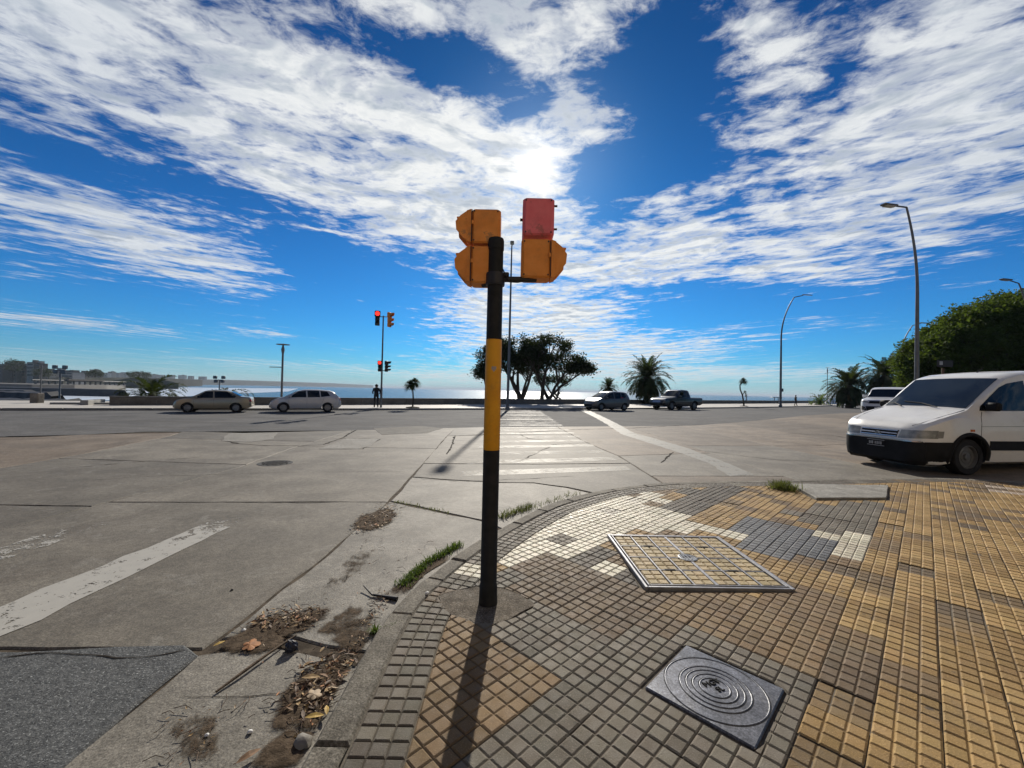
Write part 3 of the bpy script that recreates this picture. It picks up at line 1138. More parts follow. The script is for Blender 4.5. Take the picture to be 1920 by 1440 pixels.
def full_tile_mesh(cls, variant):
    if (cls, variant) not in FULL:
        acc = ([], [], [])
        for a in range(3):
            for b_ in range(3):
                g = 0.0012
                s0, s1 = -SP / 2 + a * SP / 3 + (g if a else 0.0022), -SP / 2 + (a + 1) * SP / 3 - (g if a < 2 else 0.0022)
                t0, t1 = -TP / 2 + b_ * TP / 3 + (g if b_ else 0.0022), -TP / 2 + (b_ + 1) * TP / 3 - (g if b_ < 2 else 0.0022)
                P = [xy(s0, t0), xy(s1, t0), xy(s1, t1), xy(s0, t1)]
                if hash01(variant, a, b_) > .93:        # a chipped corner
                    P[a % 4] = ((P[a % 4][0] + P[(a + 1) % 4][0]) / 2, (P[a % 4][1] + P[(a + 1) % 4][1]) / 2)
                add_cell(acc, P, -0.0056, 0.0, variant * .13 + hash01(a, b_, variant + 3) * .9)
        e = .002
        add_floor(acc, [xy(-SP / 2 + e, -TP / 2 + e), xy(SP / 2 - e, -TP / 2 + e), xy(SP / 2 - e, TP / 2 - e), xy(-SP / 2 + e, TP / 2 - e)], -0.0054, .3)
        FULL[(cls, variant)] = finish_tile(acc, TM[cls], 'tile', None)
    return FULL[(cls, variant)]


tiles = []          # (importance, kind, data)
for i in range(-2, 62):
    for j in range(-42, 34):
        s, t = (i + .5) * SP, T0 + (j + .5) * TP
        x, y = xy(s, t)
        if y < 0.7 or x > 1.26 * y + 3.0 or x < -1.2 or x > 14.5:
            continue
        d = kerb_d(x, y)
        if d < BANDIN - .25:
            continue
        h = hash01(i, j)
        cls = tile_class(x, y, h)
        near_edge = d < BANDIN + .2
        cuts = [P for P in (PLATE, UC, SLABC, PAD) if poly_out(x, y, P) < .2]
        imp = (1.0 / max(y, .5) ** 3) if in_frame(x, y) else 0
        if not near_edge and not cuts:
            tiles.append((imp, 0, (x, y, cls, i, j)))
        else:
            acc = ([], [], [])
            for a in range(3):
                for b_ in range(3):
                    g = 0.0012
                    s0, s1 = s - SP / 2 + a * SP / 3 + g, s - SP / 2 + (a + 1) * SP / 3 - g
                    t0, t1 = t - TP / 2 + b_ * TP / 3 + g, t - TP / 2 + (b_ + 1) * TP / 3 - g
                    P = [xy(s0, t0), xy(s1, t0), xy(s1, t1), xy(s0, t1)]
                    if near_edge:
                        P = clip(P, lambda x, y: kerb_d(x, y) - BANDIN)
                    for C in cuts:
                        if P:
                            P = clip(P, lambda x, y: poly_out(x, y, C) - .006)
                    if P:
                        add_cell(acc, P, -0.0056, 0.0, hash01(i, j, 7) * 9 + hash01(a, b_, i) * .9)
            if acc[1]:
                tiles.append((imp * .8, 1, (acc, cls)))
# the row of edge tiles that follows the kerb
inn0, inn1 = offset_line(KERB, 0.158), offset_line(KERB, 0.40)


def along(L):
    out = [0.0]
    for i in range(1, len(L)):
        out.append(out[-1] + sqrt((L[i][0] - L[i - 1][0]) ** 2 + (L[i][1] - L[i - 1][1]) ** 2))
    return out


KL = along(KERB)


def k_at(s, off):
    for i in range(len(KL) - 1):
        if KL[i + 1] >= s:
            t = (s - KL[i]) / (KL[i + 1] - KL[i])
            x, y = KERB[i][0] + (KERB[i + 1][0] - KERB[i][0]) * t, KERB[i][1] + (KERB[i + 1][1] - KERB[i][1]) * t
            ex, ey = KERB[i + 1][0] - KERB[i][0], KERB[i + 1][1] - KERB[i][1]
            n = sqrt(ex * ex + ey * ey)
            return (x + ey / n * off, y - ex / n * off)
    return KERB[-1]


k = 0
s = 8.6
while s < 34:
    ln = 0.242
    cxy = k_at(s + ln / 2, 0.28)
    h = hash01(k, 5)
    if in_poly(*cxy, SLABC) or (PAD and poly_out(*cxy, PAD) < -.08):
        s += ln; k += 1
        continue
    if cxy[1] > 5.0:
        cls = 'grey' if h < .6 else 'slate'
        if cxy[0] > 6.6:
            cls = 'slate' if h < .5 else ('tan' if h < .8 else 'brown')
    else:
        cls = 'grey' if h < .55 else ('brown' if h < .85 else 'slate')
        if 3.1 < cxy[1] < 3.5:
            cls = 'cream' if h < .6 else 'grey'
    acc = ([], [], [])
    for a in range(3):
        for b_ in range(3):
            g = .0016
            s0, s1 = s + a * ln / 3 + g, s + (a + 1) * ln / 3 - g
            o0, o1 = .160 + b_ * .080 + g, .160 + (b_ + 1) * .080 - g
            P = [k_at(s0, o0), k_at(s0, o1), k_at(s1, o1), k_at(s1, o0)]
            for C in (SLABC, PAD):
                if P and poly_out(*cxy, C) < .25:
                    if area2(P) < 0:
                        P = P[::-1]
                    P = clip(P, lambda x, y: poly_out(x, y, C) - .004)
            if P:
                add_cell(acc, P, -0.0056, 0.0, k * 1.37 + hash01(a, b_, k) * .9)
    if acc[1]:
        tiles.append(((1.0 / max(cxy[1], .5) ** 3) if in_frame(*cxy) else 0, 2, (acc, cls)))
    s += ln
    k += 1

tiles.sort(key=lambda q: -q[0])
CLS = list(TM)
rest = ([], [], [])
rest_mi = []
nf = [0, 0]
for rank, (imp, kind, data) in enumerate(tiles):
    single = rank < 300
    if kind == 0:
        x, y, cls, i, j = data
        me = full_tile_mesh(cls, int(hash01(i, j, 2) * 4))
        dzt = (hash01(i, j, 9) - .5) * .005 - (.006 if hash01(i, j, 12) > .96 else 0)
        ta_, tb_ = (hash01(i, j, 4) - .5) * .026, (hash01(i, j, 5) - .5) * .026
        if single:
            o = link(bpy.data.objects.new('tile', me), sidewalk)
            o.location = (x, y, dzt)
            o.rotation_euler = (ta_, tb_, (hash01(i, j, 6) - .5) * .012)
        else:
            Mx = Matrix.Translation((x, y, dzt)) @ Matrix.Rotation(ta_, 4, 'X') @ Matrix.Rotation(tb_, 4, 'Y')
            b0 = len(rest[0])
            rest[0].extend(tuple(Mx @ v.co) for v in me.vertices)
            off = hash01(i, j, 8) * 57
            base = [a.value for a in me.attributes['cell'].data]
            for p, cv_ in zip(me.polygons, base):
                rest[1].append([q + b0 for q in p.vertices])
                rest[2].append(math.floor(off) + cv_)
                rest_mi.append(CLS.index(cls))
    else:
        acc, cls = data
        if single:
            link(bpy.data.objects.new('edge_tile' if kind == 2 else 'tile', finish_tile(acc, TM[cls], 'tile', None)), sidewalk)
        else:
            b0 = len(rest[0])
            rest[0].extend(acc[0])
            for f, cv_ in zip(acc[1], acc[2]):
                rest[1].append([q + b0 for q in f])
                rest[2].append(cv_)
                rest_mi.append(CLS.index(cls))
me = finish_tile(rest, [TM[c] for c in CLS], 'tile_field', None)
me.polygons.foreach_set('material_index', rest_mi)
o = link(bpy.data.objects.new('tile_field', me), sidewalk)
o['kind'] = 'stuff'
o['label'] = 'small far paving tiles of the sidewalk'
# cement round the signal pole
MB().prism(rough_edge(PAD, .035, .03, 5), -.02, -0.0015, .003).build('cement_patch', M_pad, sidewalk)

# --- kerb stones
kerb = structure(bpy.data.objects.new('kerb', None))
link(kerb)
s, k = 3.0, 0
while s < 36:
    ln = 0.62 + .5 * hash01(k, 1)
    if 10.9 < s < 14.2:
        ln = (.40, .52, .66, .62, .55)[k % 5]
    n = max(2, int(ln / .14))
    o0, o1 = (hash01(k, 3) - .5) * .012, .150 + (hash01(k, 4) - .5) * .012
    zt = -0.002 + (hash01(k, 6) - .5) * .010
    P = [k_at(s + .003 + (ln - .006) * q / n, o0) for q in range(n + 1)] + [k_at(s + .003 + (ln - .006) * q / n, o1) for q in range(n, -1, -1)]
    if area2(P) < 0:
        P = P[::-1]
    P = rough_edge(P, .07, .005, k)
    MB().prism(P, -.2, zt, .014).build('kerb_stone', M_kerbstone, kerb)
    s += ln
    k += 1

# ================================================================== THINGS ON THE SIDEWALK
# --- square iron cover
M_ironplate = mat('worn_iron_plate', (0.085, 0.09, 0.105), 0.38, (0.15, 0.155, 0.175), scale=7, metal=0.35, bump=0.12, bscale=130, speck=(0.25, 0.25, 0.27), speck_amt=0.35, speck_scale=140, extra=stains(0.35, 9, 0.58, (0.20, 0.195, 0.19)))
wc = thing('water_meter_cover', 'square dark iron cover with concentric rings and raised letters in grey paving', 'access cover', (PLATE_C[0], PLATE_C[1], 0.0), radians(45))
MB().box((0, 0, -0.012), (0.512, 0.502, 0.032), bev=0.006).build('plate', M_ironplate, wc)


def ring(r, w=.005, h=.0035):
    return MB().lathe([(r - w, 0.0035), (r - w * .5, 0.004 + h), (r + w * .5, 0.004 + h), (r + w, 0.0035)], 72, close=False)


for r in (.238, .165, .135, .103, .070):
    # each ring is a low rib standing beside a shallow dark groove
    o = ring(r, .0042, .003).build('ring', M_ironplate, wc, 60)
    MB().lathe([(r + .0045, .0044), (r + .0085, .0044)], 72, close=False).build('groove', M_black, o)


def letters(txt, size, depth, name, m, parent, loc, rz=0.0, align='CENTER', rx=0.0, ry=0.0, label=None):
    cu_ = bpy.data.curves.new(name, 'FONT')
    cu_.body = txt
    cu_.size = size
    cu_.extrude = depth
    cu_.align_x = align
    cu_.align_y = 'CENTER'
    tmp = bpy.data.objects.new('tmp_text', cu_)
    col.objects.link(tmp)
    dg = bpy.context.evaluated_depsgraph_get()
    me = bpy.data.meshes.new_from_object(tmp.evaluated_get(dg))
    bpy.data.objects.remove(tmp)
    me.materials.clear()
    me.materials.append(m)
    o = link(bpy.data.objects.new(name, me), parent)
    o.location = loc
    o.rotation_euler = (rx, ry, rz)
    return o


letters('MGV', .049, .003, 'lettering', M_black, wc, (0.022, .024, .006), rz=-.43)
letters('SL', .044, .003, 'lettering', M_black, wc, (0.006, -.022, .006), rz=-.43)

# --- large frame cover with paving tiles let into it
uc = thing('utility_cover', 'large raised metal-framed cover inlaid with yellow paving tiles, four dark slots', 'access cover', (1.62, 3.755, 0.012), radians(1.6))
uc.rotation_euler = (radians(0.5), radians(0.35), radians(1.6))
M_galv = mat('dull_steel', (0.20, 0.195, 0.20), 0.45, (0.30, 0.295, 0.30), scale=12, metal=0.6, bump=0.1, bscale=90)
M_inlay = tile_mat('inlay_tile', (0.30, 0.225, 0.11), (0.43, 0.335, 0.18), 0.6)
HX, HY = .585, .565
fr = MB()
for sx in (-1, 1):
    fr.box((sx * (HX - .012), 0, -.006), (.024, 2 * HY, .040), bev=.004)
    fr.box((0, sx * (HY - .012), -.0062), (2 * HX - .052, .024, .040), bev=.004)
fr.build('outer_frame', M_galv, uc)
fr = MB()
for sx in (-1, 1):
    fr.box((sx * (HX - .040), 0, .002), (.014, 2 * (HY - .033), .030), bev=.003)
    fr.box((0, sx * (HY - .040), .0022), (2 * (HX - .050), .014, .030), bev=.003)
fr.build('inner_frame', M_galv, uc)
MB().box((0, 0, -.012), (2 * HX - .06, 2 * HY - .06, .03)).build('bed', M_mortar, uc)
W_, H_ = 2 * (HX - .050), 2 * (HY - .050)
bar = MB()
for i in range(1, 6):
    bar.box((-W_ / 2 + W_ * i / 6, 0, .006), (.014 if i != 3 else .026, H_, .0165), bev=.002)
bar.build('long_rib', M_galv, uc)
bar = MB()
for i in range(1, 4):
    bar.box((0, -H_ / 2 + H_ * i / 4, .0055), (W_, .012, .0165), bev=.002)
bar.build('cross_rib', M_galv, uc)
for i in range(6):
    for j in range(4):
        acc = ([], [], [])
        w, h = W_ / 6, H_ / 4
        x0, y0 = -W_ / 2 + i * w, -H_ / 2 + j * h
        for a in range(2):
            for b_ in range(3):
                p0 = (x0 + .010 + a * (w - .02) / 2 + .002, y0 + .009 + b_ * (h - .018) / 3 + .002)
                p1 = (x0 + .010 + (a + 1) * (w - .02) / 2 - .002, y0 + .009 + (b_ + 1) * (h - .018) / 3 - .002)
                add_cell(acc, [p0, (p1[0], p0[1]), p1, (p0[0], p1[1])], .004, .0125, i * 3.1 + j * 7.7 + hash01(a, b_, i * 5 + j) * .9)
        link(bpy.data.objects.new('inlay_tile', finish_tile(acc, M_inlay, 'inlay_tile', None)), uc)
for sx in (-1, 1):
    for sy in (-1, 1):
        MB().box((sx * W_ * .25, sy * H_ * .25, .0125), (.085, .03, .008), bev=.002).build('slot', M_black, uc)
bd = MB().lathe([(.082, .0), (.082, .017), (.074, .019), (.072, .0165), (0, .0165)], 36).build('badge', M_iron, uc)
b = MB()
for q in (-.03, 0.0, .03):
    b.tube([(q - .012, -.045, .018), (q, .0, .019), (q - .01, .045, .018)], .0045, 6)
    b.tube([(q - .012, .0, .018), (q + .016, .02, .018)], .004, 6)
b.build('emblem', M_galv, bd)

# --- tilted concrete lid at the kerb
sb = thing('concrete_cover', 'flat grey concrete lid lifted at one edge beside the kerb and a grass tuft', 'concrete lid', (0, 0, 0))
P = rough_edge([(4.48, 6.06), (5.60, 6.17), (6.44, 7.06), (4.74, 7.02)], .2, .01, 2)
M_lid = mat('lid_concrete', (0.19, 0.18, 0.155), 0.8, (0.26, 0.25, 0.22), scale=3, bump=0.35, bscale=60, space='pos', extra=stains(0.3, 2.5))
MB().prism(P, -.03, 0.030, .008).build('lid', M_lid, sb)
MB().prism(inset(P, -.03), -.03, -.004, .004).build('rim', M_mortar, sb)

# ================================================================== NEAR TRAFFIC SIGNAL
def chips(c_under, amt=.8, sc1=11, th=.66):
    def f(t, vec, c):
        a = t.smooth(t.noise(vec, sc1, 7, .72, .3), th, th + .03)
        c = t.mix(t.m('MULTIPLY', a, amt), c, c_under)
        g = t.smooth(t.noise(vec, 4, 6, .7), .45, .75)
        return t.mix(t.m('MULTIPLY', g, .35), c, (0.06, 0.05, 0.04))
    return f


M_poleblack = mat('black_pole_paint', (0.010, 0.010, 0.010), 0.6, (0.018, 0.018, 0.018), scale=14, bump=0.12, bscale=70, spec=0.2, extra=chips((0.09, 0.075, 0.06)))
M_poleyellow = mat('yellow_pole_paint', (0.66, 0.28, 0.008), 0.55, (0.72, 0.33, 0.014), scale=9, bump=0.10, bscale=60, spec=0.3, extra=chips((0.10, 0.08, 0.05), .7))
M_sigorange = mat('faded_orange_housing', (0.72, 0.245, 0.045), 0.65, (0.80, 0.30, 0.07), scale=7, bump=0.08, bscale=40, spec=0.25, extra=chips((0.30, 0.16, 0.08), .6, 7, .60))
M_sigflare = mat('flare_pink_housing', (0.70, 0.13, 0.15), 0.55, (0.78, 0.18, 0.20), scale=6, bump=0.08, bscale=40, spec=0.25, extra=chips((0.35, 0.12, 0.10), .6, 7, .60))  # pink of the lens flare put into the housing colour
M_brkt = mat('dark_bracket_paint', (0.018, 0.016, 0.018), 0.5, var=0.3)
PY = 2.94
pb = at_depth(915, 1131, PY)
PXX = pb.x
ts = thing('traffic_signal', 'black pole with a yellow band carrying four signal boxes, three orange and one coloured lens-flare pink, seen from behind', 'traffic light', (PXX, PY, 0.0))


def zp(py):
    return at_depth(925, py, PY).z


z_y0, z_y1, z_top = zp(843), zp(637), zp(447)
MB().lathe([(.064, -.02), (.066, .0), (.064, .05), (.062, .13), (.058, .135), (.058, z_y0)], 32).build('pole', M_poleblack, ts, 40)
MB().lathe([(.0575, z_y0), (.0585, z_y0 + .003), (.0565, z_y1 - .003), (.0555, z_y1)], 32, close=False).build('yellow_band', M_poleyellow, ts, 40)
MB().lathe([(.0555, z_y1), (.0535, z_top - .06), (.0535, z_top - .055)], 32, close=False).build('upper_pole', M_poleblack, ts, 40)
MB().lathe([(.0575, z_top - .085), (.058, z_top - .02), (.053, z_top - .004), (.03, z_top + .004), (0, z_top + .006)], 32).build('cap', M_poleblack, ts, 40)
# cement collar and heart sticker
hb = []
for k in range(28):
    t = 2 * pi * k / 28
    hb.append((.0011 * 16 * sin(t) ** 3, .0011 * (13 * cos(t) - 5 * cos(2 * t) - 2 * cos(3 * t) - cos(4 * t)) * 1.35))
vs = [(.0592 * sin(x / .058 + .12), -.0592 * cos(x / .058 + .12), zp(692) + y) for x, y in hb]
mesh_obj('heart_sticker', vs, [tuple(range(28))], mat('faded_sticker', (0.36, 0.30, 0.27), 0.6), ts)


def octo_box(cx_, cz, w, h, d, ch, M):
    """box with chamfered vertical corners, local x right, y depth"""
    poly = [(-w / 2 + ch, -d / 2), (w / 2 - ch, -d / 2), (w / 2, -d / 2 + ch), (w / 2, d / 2 - ch), (w / 2 - ch, d / 2), (-w / 2 + ch, d / 2), (-w / 2, d / 2 - ch), (-w / 2, -d / 2 + ch)]
    n = len(poly)
    vs, fs = [], []
    for z, i in ((-h / 2, .012), (-h / 2 + .012, 0), (h / 2 - .012, 0), (h / 2, .012)):
        for x, y in inset(poly, i) if i else poly:
            vs.append(M @ Vector((cx_ + x, y, cz + z)))
    for k in range(3):
        for i in range(n):
            fs.append((k * n + i, k * n + (i + 1) % n, k * n + n + (i + 1) % n, k * n + n + i))
    fs.append(tuple(range(n - 1, -1, -1)))
    fs.append(tuple(range(3 * n, 4 * n)))
    return vs, fs


def signal_head(px0, px1, py0, py1, face, m, hood=True, yoff=-.02, ch=.02, mh=None):
    """one lamp section: px/py are its back's edges in the view, face = -1 / +1 (lamp side), 0 = lamp faces away"""
    a, b_ = at_depth(px0, py0, PY + yoff), at_depth(px1, py1, PY + yoff)
    w, h = abs(b_.x - a.x), abs(a.z - b_.z)
    cx_, cz = (a.x + b_.x) / 2 - PXX, (a.z + b_.z) / 2
    d = 0.17
    hd = bpy.data.objects.new('signal_head', None)
    link(hd, ts)
    vs, fs = octo_box(cx_, cz, w, h - .004, d, ch, Matrix.Translation((0, yoff + d / 2, 0)))
    mesh_obj('housing', vs, fs, m, hd)
    yc = yoff + d / 2
    for qx in (-.40, .40):
        for qz in (-.42, .42):
            MB().lathe([(.006, 0), (.006, .003), (0, .004)], 8, Matrix.Translation((cx_ + qx * w, yoff - .0005, cz + qz * h)) @ Matrix.Rotation(pi / 2, 4, 'X')).build('screw', M_brkt, hd)
    if face:
        # door plate and cut-away visor on the lamp side
        x0 = cx_ + face * w / 2
        bb = MB()
        bb.add([(x0, yc - d * .50, cz - h * .48), (x0, yc + d * .50, cz - h * .48), (x0, yc + d * .50, cz + h * .48), (x0, yc - d * .50, cz + h * .48),
                (x0 + face * .034, yc - d * .47, cz - h * .44), (x0 + face * .034, yc + d * .47, cz - h * .44), (x0 + face * .034, yc + d * .47, cz + h * .44), (x0 + face * .034, yc - d * .47, cz + h * .44)],
               [(0, 1, 2, 3), (7, 6, 5, 4), (0, 4, 5, 1), (1, 5, 6, 2), (2, 6, 7, 3), (3, 7, 4, 0)])
        bb.build('door', m, hd)
        x1 = x0 + face * .034
        prof = [(0, -.44), (.012, -.40), (.086, -.10), (.088, .20), (.048, .34), (.0, .44)]
        bb = MB()
        n = 14
        vs, fs = [], []
        for k in range(n + 1):
            t = -pi * .62 + 2 * pi * .62 * k / n         # open at the bottom
            ry, rz_ = sin(t) * d * .44, cos(t) * h * .40
            reach = .080 * (0.35 + 0.65 * (cos(t) + .45) / 1.45)
            for q, rr in ((0, 1.0), (1, .93)):
                vs += [(x1, yc + ry * rr, cz + rz_ * rr), (x1 + face * max(.02, reach), yc + ry * rr * .97, cz + rz_ * rr * .92)]
        for k in range(n):
            a0, b0 = k * 4, (k + 1) * 4
            fs += [(a0, b0, b0 + 1, a0 + 1), (a0 + 2, a0 + 3, b0 + 3, b0 + 2), (a0 + 1, b0 + 1, b0 + 3, a0 + 3)]
        mesh_obj('visor', vs, fs, m, hd)
        # side wings that give the visor its faceted outline
        for sy in (-1, 1):
            yy = yc + sy * d * .455
            pts = [(0, -.42), (.020, -.36), (.072, -.12), (.078, .12), (.042, .30), (.0, .42)]
            v1 = [(x1 + face * x, yy, cz + z * h) for x, z in pts] + [(x1 + face * x, yy + sy * .004, cz + z * h) for x, z in pts]
            k = len(pts)
            f1 = [tuple(range(k)), tuple(range(2 * k - 1, k - 1, -1))] + [(i, (i + 1) % k, k + (i + 1) % k, k + i) for i in range(k)]
            mesh_obj('visor_wing', v1, f1, m, hd)
        Mx = Matrix.Translation((x1 + face * .004, yc, cz)) @ Matrix.Rotation(face * pi / 2, 4, 'Y')
        MB().lathe([(.062, 0), (.05, .012), (.0, .02)], 20, Mx).build('lens', mat('unlit_lens', (0.05, 0.02, 0.02), 0.2), hd)
        MB().tube([(x0 - face * .005, yoff - .003, cz - h * .46), (x0 - face * .005, yoff - .003, cz + h * .46)], .0035, 6).build('door_seam', M_brkt, hd)
        MB().box((x0 - face * .012, yoff - .008, cz + .02), (.016, .014, .03), bev=.003).build('latch', m, hd)
    else:
        for q in (-.3, .32):
            MB().tube([(cx_ + w / 2 - .003, yoff + .03, cz + q * h), (cx_ + w / 2 + .022, yoff + .03, cz + q * h)], .008, 8).build('hinge', M_brkt, hd)
        MB().tube([(cx_ - w / 2 - .018, yoff + .05, cz - .01), (cx_ - w / 2 + .003, yoff + .05, cz - .01)], .011, 8).build('latch', M_brkt, hd)
    return hd


signal_head(884, 938, 390, 456, -1, M_sigorange)
signal_head(882, 936, 459, 531, -1, M_sigorange)
signal_head(981, 1039, 369, 441, 0, M_sigflare)
signal_head(978, 1033, 446, 521, 1, M_sigorange)
b = MB()
ba, bb_ = at_depth(944, 524, PY), at_depth(1001, 521, PY)
b.tube([(.03, .0, ba.z), (bb_.x - PXX - .02, .03, bb_.z - .004), (bb_.x - PXX + .012, .05, bb_.z + .002)], .021, 12)
b.build('bracket_arm', M_brkt, ts, 60)
b = MB()
b.lathe([(.066, zp(536)), (.068, zp(533)), (.068, zp(516)), (.066, zp(513))], 28)
b.box((.075, 0, zp(515)), (.045, .05, .03), bev=.006)
b.build('clamp', M_brkt, ts)
MB().tube([(.05, -.02, zp(505)), (.10, -.03, zp(530)), (.16, .02, zp(527)), (bb_.x - PXX, .05, zp(519))], .005, 6).build('cable', M_brkt, ts, 60)
b = MB()
la = at_depth(905, 531, PY)
b.tube([(-.03, 0, zp(531)), (la.x - PXX, .05, la.z)], .021, 10)
b.build('bracket_arm', M_brkt, ts)

# ================================================================== FAR TRAFFIC SIGNAL
M_greypole = mat('galvanised_pole', (0.11, 0.115, 0.12), 0.5, (0.17, 0.175, 0.18), scale=3, metal=0.3)
M_sigblack = mat('black_housing', (0.014, 0.014, 0.015), 0.5, var=0.2)
M_redlamp = emit('red_lamp', (1.0, 0.03, 0.02), 2.2)
M_lens_off = mat('dark_lens', (0.015, 0.016, 0.016), 0.2)


def three_head(parent, base, axis, m, lit, s=0.30, n=3):
    """vertical signal of n sections; axis = unit vector of the facing direction"""
    ax = Vector((axis[0], axis[1], 0)).normalized()
    side = Vector((-ax.y, ax.x, 0))
    Rm = Matrix(((ax.x, side.x, 0, 0), (ax.y, side.y, 0, 0), (0, 0, 1, 0), (0, 0, 0, 1)))
    hd = bpy.data.objects.new('signal_head', None)
    link(hd, parent)
    hd.location = base
    for k in range(n):
        ss = s * (1.25 if k == n - 1 and n == 3 else 1.0)
        z = k * s + ss / 2
        MB().box((0, 0, z), (.20, ss * .98, ss * .97), bev=.03, mat=Rm).build('housing', m, hd)
        Mx = Matrix.Translation((0, 0, z)) @ Rm @ Matrix.Translation((.10, 0, 0)) @ Matrix.Rotation(pi / 2, 4, 'Y')
        MB().lathe([(ss * .38, 0), (ss * .3, .012), (0, .02)], 18, Mx).build('lamp', M_redlamp if (lit and k == n - 1) else M_lens_off, hd)
        vs, fs = [], []
        N = 12
        for q in range(N + 1):
            t = -pi * .6 + 1.2 * pi * q / N
            for rr in (.43, .40):
                for xx in (.09, .10 + .26 * (.45 + .55 * cos(t * .8))):
                    vs.append(Matrix.Translation((0, 0, z)) @ Rm @ Vector((xx, sin(t) * ss * rr, cos(t) * ss * rr)))
        for q in range(N):
            a0, b0 = q * 4, q * 4 + 4
            fs += [(a0, b0, b0 + 1, a0 + 1), (a0 + 2, a0 + 3, b0 + 3, b0 + 2), (a0 + 1, b0 + 1, b0 + 3, a0 + 3)]
        mesh_obj('visor', vs, fs, m, hd)
    return hd


fx, fy = -9.75, 30.9
fs_ = thing('far_traffic_signal', 'tall thin traffic signal across the avenue with glowing red lamps', 'traffic light', (fx, fy, 0))


def zf(py, px=716, Y=None):
    return at_depth(px, py, Y or fy).z


MB().tube([(0, 0, -.05), (0, 0, 1.2), (.0, 0, 4.2), (0, 0, zf(592))], [.075, .07, .06, .05], 12).build('pole', M_greypole, fs_, 60)
MB().tube([(0, 0, .6), (0, 0, 1.5)], .085, 12).build('control_box', M_greypole, fs_)
hl = three_head(fs_, (-.42, -.05, zf(611)), (0.25, -1), M_sigblack, True, .34)
hr = three_head(fs_, (.47, 0, zf(613)), (1, -.25), M_sigorange, False, .34)
h2 = three_head(fs_, (-.12, -.16, zf(697)), (0.2, -1), M_sigblack, True, .25)
h3 = three_head(fs_, (.34, -.02, zf(697)), (1, -.15), M_sigblack, False, .25)
MB().tube([(-.42, 0, zf(594)), (.47, 0, zf(594))], .03, 8).build('bracket_arm', M_greypole, fs_)
MB().tube([(-.12, -.1, zf(695)), (.34, 0, zf(695))], .03, 8).build('bracket_arm', M_greypole, fs_)

# ================================================================== LAMP POSTS
M_lamp = mat('grey_lamp_steel', (0.10, 0.105, 0.115), 0.5, (0.15, 0.155, 0.165), scale=2, metal=0.3)
M_lampglass = mat('lamp_glass', (0.45, 0.45, 0.43), 0.3)


def lamp_bent(name, label, X, Y, H, reach, dirx=-1, r0=.10, group='curved street lamps along the avenue', z0=0.0, box=False, armrise=.08, bendf=.42):
    lp = thing(name, label, 'street lamp', (X, Y, z0), 0, group)
    D = Vector((dirx, -.18, 0)).normalized()
    pts, rad = [], []
    zs = H * .62
    for k in range(5):
        pts.append((0, 0, -.1 + (zs + .1) * k / 4)); rad.append(r0 * (1 - .09 * k))
    bend = reach * bendf
    for k in range(1, 11):
        t = k / 10
        off = bend * t * t
        pts.append((D.x * off, D.y * off, zs + (H - zs) * t)); rad.append(r0 * (.62 - .22 * t))
    MB().tube(pts, rad, 12).build('post', M_lamp, lp, 60)
    MB().lathe([(r0 * 1.35, -.1), (r0 * 1.35, .25), (r0 * 1.05, .3)], 14).build('base_sleeve', M_lamp, lp)
    e = Vector(pts[-1])
    tip = e + D * reach * .30 + Vector((0, 0, armrise))
    MB().tube([e, tip], r0 * .36, 8).build('arm', M_lamp, lp)
    hd_ = MB()
    q = tip + D * reach * .30 + Vector((0, 0, armrise * .8))
    ang = atan2(D.y, D.x)
    hd_.box((tip + q) / 2, ((q - tip).length + .10, .24, .075), bev=.03, mat=Matrix.Rotation(ang, 4, 'Z'))
    o = hd_.build('lantern', M_lamp, lp)
    MB().box((tip + q) / 2 - Vector((0, 0, .052)), ((q - tip).length * .8, .22, .012), mat=Matrix.Rotation(ang, 4, 'Z')).build('diffuser', M_lampglass, o)
    if box:
        MB().box((.22, 0, 2.4), (.30, .22, .45), bev=.03).build('junction_box', M_lamp, lp)
    return lp


def lamp_tall():
    X, Y = -.32, 33.3
    H = at_depth(966, 462, Y).z
    lp = thing('street_lamp', 'very tall straight street lamp rising directly behind the near signal pole', 'street lamp', (X, Y, 0))
    MB().tube([(0, 0, -.1), (0, 0, .6), (.03, 0, 4), (.06, 0, H)], [.14, .11, .10, .055], 12).build('post', M_lamp, lp, 60)
    MB().lathe([(.18, -.1), (.18, .12), (.13, .2)], 14).build('base_sleeve', M_lamp, lp)
    MB().box((.09, -.35, H + .15), (.32, 1.05, .13), bev=.05, mat=Matrix.Rotation(radians(8), 4, 'X')).build('lantern', M_lamp, lp)
    MB().tube([(.06, 0, H - .05), (.08, -.1, H + .1)], .05, 8).build('arm', M_lamp, lp)


lamp_tall()
L1 = at_depth(1721, 398, 17.2)
lamp_bent('street_lamp', 'nearest curved street lamp rising behind the white van', L1.x, 17.2, L1.z, 1.95, r0=.095, z0=.15, armrise=0.0, bendf=.30)
a_ = at_depth(1464, 755, 62)
lamp_bent('street_lamp', 'curved street lamp standing alone right of the dark pickup, its arm rising', at_depth(1464, 700, 60).x, 60, at_depth(1480, 556, 60).z, -5.0, r0=.17, box=True, armrise=.35)
lamp_bent('street_lamp', 'distant curved street lamp against the dark trees, left of the nearest one', at_depth(1689, 700, 52).x, 52, at_depth(1692, 612, 52).z, -4.2, r0=.13, z0=.2, armrise=.30)
L4 = at_depth(1932, 548, 26)
lamp_bent('street_lamp', 'street lamp whose arm alone shows above the trees at the picture edge', L4.x, 26, L4.z, 2.3, r0=.09, z0=.5, armrise=.12)


